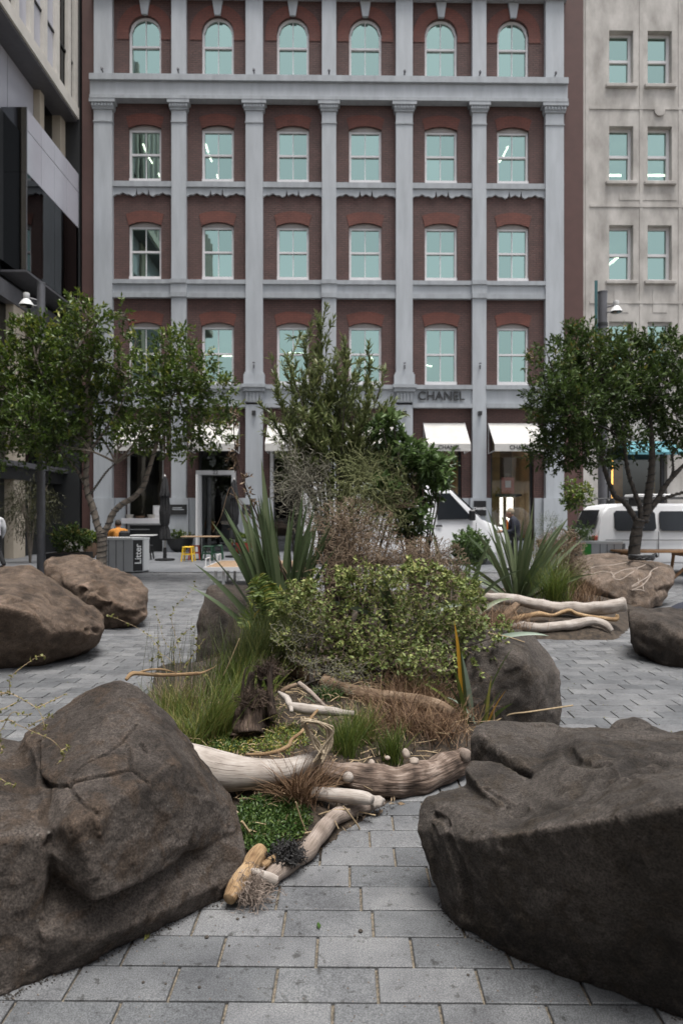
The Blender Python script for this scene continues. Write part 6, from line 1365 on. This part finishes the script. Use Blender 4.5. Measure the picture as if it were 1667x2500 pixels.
tuft(S(885,1810), 'green tuft just behind and right of the hooked root strands', 200, .28, .0042, 'grass', .04, .24, .5, tone=(.2,.9))
tuft(S(957,1858), 'green tuft in the middle above the bark covered log', 240, .26, .0042, 'grass', .03, .24, .5, tone=(0,.7))
tuft(S(800,1700), 'deep green mossy tuft behind the pale short log', 260, .12, .006, 'leaf_cover', .05, .6, .8, tone=(0,.6))
tuft(S(725,1962), 'rusty brown sedge tuft over the big pale log', 520, .3, .0036, 'twig_red', .035, .45, .8, (-.15, .05), tone=(0,1))
tuft(S(765,1935), 'rusty brown sedge tuft against the bark covered log', 260, .24, .0036, 'twig_red', .035, .4, .8, tone=(0,1))
tuft(S(520,1930), 'few dark brown sedge blades across the pale log by the boulder', 60, .24, .0036, 'twig_red', .02, .3, .8, (.25, 0), tone=(.1,.6))
for x, y, n, L, lab in ((900,1790,260,.26,'rusty sedge left of the young flax, low'),(990,1770,420,.30,'dense rusty sedge mound below the leafy bush'),(1060,1790,420,.26,'rusty sedge by the slab boulder corner'),(1020,1720,420,.34,'tall rusty sedge in front of the leafy bush'),(1095,1745,300,.26,'rusty sedge beside the young flax'),(940,1720,260,.3,'rusty sedge over the long brown log')):
    tuft(S(x,y), lab, n, L, .0036, 'twig_red', .1, .55, 1.0, tone=(0,1))
tuft(P(1200,1530,7.3), 'brown sedge fringe left of the two right logs', 500, .4, .004, 'twig_red', .16, .5, .9, (.3, 0), tone=(.1,1))
tuft(P(1352,1465,9.2), 'bright green arching grass tuft above the upper right log', 320, .75, .007, 'grass', .09, .3, .8, (0, -.1), tone=(.1,.8))
tuft(P(1330,1440,9.6), 'tall thin green grass left of the carved boulder', 120, .95, .005, 'grass', .1, .16, .5, tone=(.2,.9))
tuft(P(1410,1470,9.6), 'brown dry grass at the foot of the carved boulder', 300, .5, .005, 'twig_red', .16, .35, .7, tone=(.2,1))
tuft(P(1120,1430,7.0), 'low green strappy tuft in front of the upright flax blades', 90, .4, .012, 'grass', .06, .5, 1.0, tone=(0,.6))
for x, lab in ((400,'thin grey rushes nearest the pointed boulder'),(440,'thin grey rushes left of the upright dark boulder'),(480,'thin grey rushes in front of the upright dark boulder')):
    tuft(S(x, 1700), lab, 34, .62, .0035, 'rush', .07, .06, .12, (.05, 0), tone=(0,1), cat='rush', name='rush_clump')

# wiry divaricating bushes: zig-zag twigs random-walked through a volume
def wiry(loc, label, vols, n, steps, st, r0, mt, leaf=None, nleaf=0, ll=.015, lw=.01, up=.15, jit=.75, cat='bush'):
    r_ = empty('wiry_bush', loc, 0, label, cat, 'bushes in the bed'); off = np.array(loc, float); A, B_ = [], []; T = []
    tot = sum(v[2] for v in vols)
    for C, rad, wgt in vols:
        C = np.array(C) - off; rad = np.array(rad); m = int(n*wgt/tot)
        p = C + unit(rng.normal(size=(m, 3)))*(rng.uniform(0, .85, (m, 1)))*rad; d = unit((p-C)/rad + rng.normal(0, .6, (m, 3)) + [0, 0, up]); tn = rng.uniform(0, 1, m)
        for k in range(steps):
            d2 = unit(d + rng.normal(0, jit, (m, 3))); q = p + d2*st*rng.uniform(.6, 1.3, (m, 1))
            e = np.linalg.norm((q-C)/rad, axis=1) > 1.35; q[e] = p[e] + (C + (p[e]-C)*.8 - p[e])*.3
            A.append(p); B_.append(q); T.append(tn + rng.normal(0, .1, m)); p, d = q, unit(d*.5 + d2*.5)
    A = np.concatenate(A); B_ = np.concatenate(B_); T = np.clip(np.concatenate(T), 0, 1)
    V, F, tn = twigs_mesh(A, B_, r0, T); link('twigs', tri_mesh('twigs', V, F, tn), M[mt], r_)
    m_ = MB()
    for C, rad, wgt in vols:
        C = np.array(C) - off
        if wgt < .3: continue
        for _ in range(3):
            e = C + rng.normal(0, .4, 3)*rad; m_.tube([(rng.normal()*.05, rng.normal()*.05, 0), tuple(e*.45 + rng.normal(0, .03, 3)), tuple(e)], [.014, .009, .004], 5)
    m_.build('stem', M['bark_dark'], r_)
    if leaf:
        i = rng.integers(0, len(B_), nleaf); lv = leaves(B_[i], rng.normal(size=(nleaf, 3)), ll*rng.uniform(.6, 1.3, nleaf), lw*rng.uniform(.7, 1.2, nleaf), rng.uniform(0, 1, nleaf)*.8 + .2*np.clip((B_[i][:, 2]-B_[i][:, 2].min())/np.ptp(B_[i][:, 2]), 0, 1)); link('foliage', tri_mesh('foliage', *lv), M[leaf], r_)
    return r_
def base(x, Z): return Vector((P(x, 0, Z).x, Z, soil_h(P(x, 0, Z).x, Z)))
def vol(x, y, rx, ry, Z, rd, w_=1.0): return (tuple(P(x, y, Z)), (rx/FPX*Z, rd, ry/FPX*Z), w_)
wiry(base(860, 6.4), 'brown tangled wiry bush in the centre of the bed', [vol(855,1310,95,75,6.4,.4,1.2), vol(840,1390,90,60,6.2,.35,.8), vol(930,1370,70,60,6.2,.3,.7)], 560, 11, .055, .0032, 'twig_brown', 'leaf_olive', 700, .014, .007)
wiry(base(1035, 6.4), 'low brown wiry bush right of the central brown one', [vol(1040,1375,80,55,6.3,.35,1), vol(1075,1420,50,40,6.1,.25,.5)], 330, 11, .05, .0032, 'twig_brown', 'leaf_olive', 300, .012, .006)
wiry(base(880, 7.0), 'grey green wiry bush above the brown tangle', [vol(890,1170,90,80,7.0,.4,1.2), vol(930,1250,80,70,6.8,.4,.9), vol(960,1195,50,50,7.0,.3,.5), vol(850,1240,70,60,7.0,.35,.5)], 900, 9, .055, .0034, 'twig_green', 'leaf_olive', 2200, .014, .006)
wiry(base(735, 6.9), 'grey leafless wiry bush behind the tall flax blades', [vol(735,1180,60,110,6.9,.3,1), vol(770,1260,50,60,6.8,.3,.4)], 330, 9, .06, .0036, 'twig_grey')
wiry(base(1360, 9.8), 'brown wiry bush left of the carved boulder', [vol(1365,1345,50,45,10,.4,1), vol(1390,1390,45,45,10,.3,.6)], 520, 9, .06, .0034, 'twig_brown')
# small-leaved green bush
random.seed(21)
vv = [vol(950,1470,150,65,5.5,.4,1.2), vol(1080,1530,105,85,5.2,.35,1.1), vol(830,1550,95,80,5.2,.35,1.0), vol(960,1590,120,70,4.95,.3,1.0), vol(740,1490,45,60,5.3,.25,.35), vol(1175,1600,55,60,4.75,.2,.4), vol(1060,1625,80,40,4.7,.2,.35)]
for (x, y) in ((880,1400),(930,1405),(1000,1395),(1060,1400),(1110,1430),(1150,1470),(800,1420),(720,1440),(690,1500),(700,1560),(750,1600),(870,1620),(930,1640),(1000,1650),(1110,1660),(1200,1560),(1230,1600),(1220,1640),(1150,1520),(780,1480),(850,1460)): vv.append(vol(x, y, random.uniform(22, 42), random.uniform(18, 38), random.uniform(4.8, 5.5), .14, .16))
for _k in range(26):
    g_a = random.uniform(-.4, 3.6); vv.append(vol(955+random.uniform(.95, 1.12)*260*math.cos(g_a), 1525-random.uniform(.9, 1.12)*128*math.sin(g_a), random.uniform(9, 22), random.uniform(9, 24), random.uniform(4.9, 5.5), .09, .07))
wiry(base(930, 5.3), 'broad small leaved green bush spreading over the bed front', vv, 1500, 7, .04, .0018, 'twig_brown', 'leaf_small', 13000, .034, .025, jit=.6)
random.seed(22)
wiry(base(760, 4.9), 'pale sprawling small leaved twigs at the left front of the leafy bush', [vol(730,1560,60,70,5.0,.2,1), vol(820,1650,90,35,4.7,.15,.7)], 120, 10, .045, .0022, 'twig_grey', 'leaf_yellow', 900, .016, .011)
# narrow leaved tall shrub
loc = base(820, 7.3); r_ = empty('tall_shrub', loc, 0, 'tall narrow leaved olive green shrub rising from the bed centre', 'shrub', 'bushes in the bed')
stems = [((780,800),8),((740,830),5),((700,870),5),((680,960),5),((690,1040),4),((760,900),7),((815,880),7),((850,870),6),((880,880),5),((905,890),5),((940,905),4),((800,960),8),((860,960),8),((740,990),7),((820,1040),8),((900,970),6),((880,1040),6),((690,1000),4),((660,1010),3),((760,1060),6),((930,990),4),((720,1070),6),((790,1090),7),((850,1090),7),((910,1060),6),((680,1080),4),((940,1070),4),((770,970),7),((830,930),7),((710,930),5)]
m_ = MB(); parts = []
for (x, y), nsh in stems:
    nsh = int(nsh*2.0)
    tip = P(x, y, 7.3 + random.uniform(-.35, .35)) - loc; root_ = Vector((random.uniform(-.08, .08), random.uniform(-.08, .08), 0)); mid = root_.lerp(tip, .55) + Vector((-.15*tip.x, 0, .12))
    pp, rr = spline([root_, mid, tip], [.016, .010, .003], 6); m_.tube(pp, rr, 5)
    for k in range(nsh):
        t_ = random.uniform(.58, 1.0); b_ = mid.lerp(tip, (t_-.55)/.45); d_ = ((tip-mid).normalized() + Vector(rng.normal(0, .45, 3))).normalized(); L_ = random.uniform(.22, .4)
        if k == 0: b_, d_, L_ = mid.lerp(tip, .7), (tip-mid).normalized(), (tip-mid).length*.32
        e_ = b_ + d_*L_; m_.tube([b_, e_], [.004, .0015], 4, False); n = int(L_/.0065)
        kk = rng.uniform(0, 1, n)[:, None]; Bs = np.array(b_) + np.array(d_)*L_*kk; Dd = unit(np.array(d_)*.95 + rng.normal(0, .45, (n, 3)))
        parts.append((Bs, Dd, rng.uniform(.06, .105, n), rng.uniform(.014, .021, n), np.clip(rng.normal(.45, .22, n) + .15*kk[:, 0], 0, 1), (np.zeros((1, 3)), np.ones((1, 3)))))
m_.build('stem', M['bark_dark'], r_); foliage('foliage', gather(parts), 'leaf_narrow', r_, fold=.1, droop=.08)
# glossy broad leaved shrub
loc = base(1020, 7.0); r_ = empty('broadleaf_shrub', loc, 0, 'glossy broad leaved green shrub right of the tall one', 'shrub', 'bushes in the bed')
cl = [(935,1050,26),(972,1085,26),(1035,1130,26),(955,1120,30),(1005,1150,30),(1065,1150,26),(1092,1130,14),(970,1180,28),(1035,1195,30),(1000,1225,28),(1070,1180,16),(960,1032,10),(1020,1260,22),(960,1245,26),(1005,1295,26),(945,1195,24),(1000,1100,16)]
parts = [clump(P(x, y, 7.0+random.uniform(-.2, .2))-loc, (q/FPX*7,)*3, max(9, int(44*(q/30)**2)), 8, .09, .09, .040, up=.4, shell=.15) for x, y, q in cl]
m_ = MB()
for x, y, q in cl: e = P(x, y, 7.0)-loc; m_.tube([(0,0,0), tuple(e*.5 + Vector((-.1*e.x, 0, .05))), tuple(e)], [.016,.011,.005], 5)
m_.build('stem', M['bark_dark'], r_); foliage('foliage', gather(parts), 'leaf_broad', r_, fold=.2, droop=.2)
# fern: fronds are parts
loc = P(655, 1570, 5.6); loc.z = soil_h(loc.x, loc.y)+.2
fr_ = empty('fern', loc, 0, 'fern with yellow green fronds in front of the large flax', 'fern')
for (tx, ty, dz) in ((615,1415,-.1),(655,1420,.05),(690,1440,.1),(700,1500,0),(585,1530,-.3),(610,1470,-.15),(640,1440,-.2),(690,1530,-.2),(630,1400,.1)):
    tip = P(tx, ty, 5.55+dz)-loc; mid = tip*.55 + Vector((0, 0, .12)); pp, rr = spline([Vector((0, 0, 0)), mid, tip], [.004, .003, .001], 9); b = MB(); b.tube(pp, rr, 4, False)
    fo = b.build('frond', M['leaf_fern'], fr_); n = 26; Bs = []; Ds = []; Ls = []
    for k in range(n):
        t_ = .18 + .82*k/n; i = min(int(t_*(len(pp)-1)), len(pp)-2); c_ = pp[i].lerp(pp[i+1], t_*(len(pp)-1)-i); d_ = (pp[i+1]-pp[i]).normalized(); s_ = d_.cross(Vector((0, -1, .3))).normalized()
        for q in (-1, 1): Bs.append(c_); Ds.append(s_*q + d_*.45); Ls.append(.11*math.sin(math.pi*min(1, .25+t_*.75))+.012)
    lv = leaves(np.array(Bs), np.array(Ds), np.array(Ls), np.array(Ls)*.2+.004, np.clip(rng.normal(.45, .25, len(Bs)), 0, 1), fold=.1, droop=.25); link('pinnae', tri_mesh('pinnae', *lv), M['leaf_fern'], fo)
# dry flax flower stalks
loc = base(700, 6.25); st = empty('flower_stalks', loc, 0, 'dry dark flax flower stalks with seed heads leaning left', 'flower stalk')
for pl, r0 in (([(700,1420),(660,1320),(620,1240),(596,1180),(575,1100),(570,1000)], .010), ([(700,1400),(640,1300),(580,1220),(562,1190),(540,1260),(520,1300)], .006), ([(690,1400),(650,1330),(600,1270),(575,1215),(560,1205)], .006), ([(690,1380),(650,1300),(612,1250),(590,1225),(570,1200)], .005)):
    b = MB(); pp, rr = spline([P(x, y, 6.25)-loc for x, y in pl], [r0*(1-.12*i) for i in range(len(pl))], 5); b.tube(pp, rr, 6); b.build('stalk', M['stump' if r0 > .007 else 'brown_wood'], st)
for (x, y, s_) in ((608,1203,.035),(600,1170,.03),(575,1140,.03),(620,1228,.02),(570,1090,.035),(567,1040,.03),(574,1010,.03),(562,1120,.025)):
    g = clump(P(x, y, 6.22)-loc, s_, 10, 3, .02, .05, .016, up=.6, shell=.1); foliage('seed_head', g, 'twig_brown', st)
b = curls(40, (0, 0, 0), .05, .3, .002); b.v = [(v[0]*1.0, v[1], v[2]+.0) for v in b.v]
o = b.build('dry_stalks', M['twig_brown'], None); o.location = P(990, 1240, 6.7); tag(o, 'bunch of bent dry straw stalks beside the broad leaved shrub', 'dry stalks')
# yellow-leaved wire vine sprigs
def sprig(label, stems_, Z, nl, group='wiry yellow leaved sprigs'):
    p0 = P(*stems_[0][0], Z); r_ = empty('vine_sprig', p0, 0, label, 'vine', group); B_, D_ = [], []
    m_ = MB()
    for pl in stems_:
        pp, rr = spline([P(x, y, Z + random.uniform(-.03, .03))-p0 for x, y in pl], [.0019]*len(pl), 6); m_.tube(pp, [r*(1-.6*i/len(pp)) for i, r in enumerate(rr)], 4, False)
        for k in range(max(2, int(nl*len(pl)))): B_.append(random.choice(pp)); D_.append(rng.normal(size=3))
    m_.build('stem', M['stick'], r_); lv = leaves(np.array(B_), np.array(D_), rng.uniform(.008, .017, len(B_))*Z/2.6, rng.uniform(.007, .012, len(B_))*Z/2.6, rng.uniform(0, 1, len(B_))); link('foliage', tri_mesh('foliage', *lv), M['leaf_yellow'], r_)
sprig('thin yellow leaved vine sprigs hanging in at the left edge', [[(-30,1700),(20,1690),(25,1660),(40,1640),(90,1605),(111,1602)], [(-30,1695),(20,1692),(60,1710),(95,1735),(110,1775),(110,1770)], [(-30,1770),(20,1758),(45,1770),(90,1790),(125,1805),(150,1830),(155,1850),(140,1865)], [(-20,1800),(5,1780),(30,1740),(60,1745),(80,1742)],
      [(-30,1890),(0,1900),(20,1912),(40,1917)], [(90,1728),(130,1710),(165,1692)], [(70,1775),(95,1760),(128,1747)], [(150,1832),(170,1822)], [(-20,1850),(5,1835),(0,1810),(5,1790)], [(-10,1740),(30,1720),(45,1712)]], 2.35, 6.0)
sprig('yellow leaved twiggy sprigs standing left of the upright dark boulder', [[(430,1700),(425,1600),(400,1560),(380,1480)], [(435,1700),(440,1600),(420,1500),(470,1440),(478,1412)], [(420,1690),(400,1620),(378,1570),(340,1535),(262,1500)], [(450,1690),(460,1620),(480,1580),(470,1540)], [(440,1640),(470,1600),(500,1560)], [(410,1650),(390,1600),(385,1550)], [(425,1580),(450,1545),(475,1530)], [(425,1620),(400,1600),(370,1610)], [(455,1650),(480,1640),(510,1650)]], 4.9, 6.0)
# ground cover, litter, gravel
def scatter_cover(name, label, pts, n, ll, lw, mt, h=.03, cat='ground cover', thr=None):
    P_ = []; tries = 0
    while len(P_) < n and tries < n*12:
        tries += 1; x = random.uniform(min(p[0] for p in pts), max(p[0] for p in pts)); y = random.uniform(min(p[1] for p in pts), max(p[1] for p in pts))
        if in_poly(x, y, pts): P_.append((x, y, soil_h(x, y) + random.uniform(0, h)))
    P_ = np.array(P_); D_ = rng.normal(0, .8, (len(P_), 3)) + [0, 0, .8]
    lv = leaves(P_, D_, ll*rng.uniform(.6, 1.3, len(P_)), lw*rng.uniform(.7, 1.2, len(P_)), rng.uniform(0, 1, len(P_))); o = link(name, tri_mesh(name, *lv), M[mt]); return tag(o, label, cat, kind='stuff')
gp = lambda *q: [tuple(S(x, y)[:2]) for x, y in q]
scatter_cover('ground_cover', 'glossy green ground cover between the pointed boulder and the thin log', gp((590,1970),(640,1960),(720,1965),(765,2000),(740,2050),(690,2090),(640,2110),(590,2080),(570,2020)), 4200, .020, .010, 'leaf_cover', .035)
scatter_cover('ground_cover_dark', 'low green ground cover with moss at the foot of the stump', gp((480,1830),(560,1800),(640,1790),(730,1780),(760,1820),(700,1850),(560,1850)), 2600, .02, .009, 'leaf_fern', .03)
scatter_cover('moss_cover', 'small leaved green cover left of the stump', gp((520,1800),(590,1790),(600,1830),(520,1840)), 1100, .018, .010, 'leaf_cover', .03)
scatter_cover('leaf_litter', 'dry leaf and straw litter over the planting bed', [(-1.1,3.4),(-.2,2.95),(.9,4.1),(1.5,5.2),(.8,7),(-1.3,6.5)], 4500, .04, .009, 'litter', .02)
mb = MB()
for k in range(520):
    x, y = random.uniform(-.8, 1.1), random.uniform(3.0, 5.2)
    if not in_poly(x, y, BED): continue
    z = soil_h(x, y)+random.uniform(.0, .03); a = random.uniform(0, 6.28); L_ = random.uniform(.04, .2); mb.tube([(x,y,z),(x+L_*.5*math.cos(a),y+L_*.5*math.sin(a),z+random.uniform(0,.03)),(x+L_*math.cos(a+.3),y+L_*math.sin(a+.3),z+random.uniform(-.005,.03))], random.uniform(.0012,.0035), 4)
tag(mb.build('stick_litter', M['stick']), 'scattered dry straw and sticks over the bed', 'sticks', kind='stuff')
for k, (pl, Z, lab) in enumerate((([(645,2018),(690,2002),(720,1994),(755,1993)], 3.12, 'curved straw stick over the green ground cover'), ([(590,2005),(612,2035),(632,2056)], 2.92, 'tan stick between the pointed boulder and the ground cover'), ([(605,2025),(640,2035),(665,2042)], 2.95, 'thin straw crossing the tan stick by the boulder'),
        ([(1195,1770),(1240,1745),(1290,1738),(1398,1722)], 4.55, 'long orange straw blade across the grey brown boulder'), ([(1190,1545),(1240,1555),(1280,1568)], 4.7, 'thin straw lying on top of the grey brown boulder'), ([(838,1968),(870,2010),(880,2030)], 3.2, 'thin twig poking over the thin log onto the paving'), ([(722,1958),(735,2000),(752,2042)], 3.05, 'thin straw standing over the seaweed clump'),
        ([(515,1700),(550,1640),(585,1558)], 4.9, 'pale bare twig rising in front of the upright dark boulder'))):
    b = MB(); pp, rr = spline([P(x, y, Z + .02*i) for i, (x, y) in enumerate(pl)], [.006 if k in (0, 1, 3) else .0035]*len(pl), 5); b.tube(pp, rr, 5); tag(b.build('straw_stick', M['stick']), lab, 'stick', 'loose sticks')
mb = MB()
for k in range(420):
    x, y = random.uniform(-1.3, 1.3), 2.0 + abs(random.gauss(0, 1.0))
    if in_poly(x, y, BED) or any(in_poly(x, y, q) for q in ROCK_FOOT): continue
    s_ = random.uniform(.0012, .0042); mb.add([(x-s_,y,0),(x+s_,y-s_*.4,0),(x+s_*.2,y+s_,0),(x,y,s_*1.3)], [(0,1,3),(1,2,3),(2,0,3)])
tag(mb.build('grit', M['groove']), 'pale grit specks scattered on the pavers', 'grit', kind='stuff')
mb = MB()
for (x, y) in ((595,2240),(580,2245),(880,2275),(405,2403),(487,2412),(350,2400),(1142,2382),(700,2215),(620,2225),(560,2310),(505,2290)):
    p_ = G(x, y); s_ = random.uniform(.004, .009); mb.lathe([(s_*.8,0),(s_,s_*.5),(s_*.5,s_)], tuple(p_), 6)
for poly_ in ([(0,2432),(102,2392),(204,2352),(318,2300),(392,2262),(469,2222),(547,2198)], [(1068,2190),(1083,2228),(1125,2272),(1243,2333),(1366,2364),(1453,2386),(1550,2434),(1667,2491)], [(660,2200),(700,2130),(760,2095),(800,2040),(850,2000),(940,1968)]):
    for (x, y) in catmull(poly_, 40):
        for _q in range(2):
            if random.random() < .55:
                p_ = G(x + random.gauss(6, 7), y + abs(random.gauss(3, 7))); s_ = random.uniform(.0012, .005); mb.add([(p_.x-s_,p_.y,0),(p_.x+s_,p_.y-s_*.4,0),(p_.x+s_*.2,p_.y+s_,0),(p_.x,p_.y,s_*1.1)], [(0,1,3),(1,2,3),(2,0,3)])
tag(mb.build('dark_crumbs', M['bark_dark']), 'dark bark crumbs on the pavers', 'crumbs', kind='stuff')
for k, (x, y, mt, lab) in enumerate(((490,2208,'litter','curled orange dead leaf at the foot of the pointed boulder'), (778,2272,'leaf_cover','small green fallen leaf on the pavers'), (790,2075,'litter','orange dead leaf against the thin log'), (365,2280,'leaf_yellow','yellow green leaf on the pavers by the pointed boulder'), (968,1964,'litter','brown dead leaf on the paving at the log tip'))):
    lv = leaves(np.array([[0, 0, .006]]), np.array([[1, .3*k, .12]]), np.array([.045]), np.array([.018]), np.array([.5]), fold=.4); o = link('fallen_leaf', tri_mesh('fallen_leaf', *lv), M[mt]); o.location = G(x, y); o.rotation_euler = (0, 0, k*1.3); tag(o, lab, 'leaf', 'fallen leaves')

wp = []
while len(wp) < 420:
    k = random.randint(8, 40); y = Y0 + k*PD + random.gauss(0, .004); x = random.uniform(-2.5, 4.2)
    if in_poly(x, y, BED): continue
    if random.random() < (.25 if x < 0 else 1): wp.append((x + (y-Y0)*.0105, y - (x)*.0105, -.006))
wp = np.array(wp); lv = leaves(wp, rng.normal(0, .6, (len(wp), 3)) + [0, 0, .9], rng.uniform(.008, .02, len(wp)), rng.uniform(.004, .008, len(wp)), rng.uniform(0, 1, len(wp)))
tag(link('joint_weeds', tri_mesh('joint_weeds', *lv), M['leaf_yellow']), 'tiny yellow green weeds in the paving joints', 'weeds', kind='stuff')
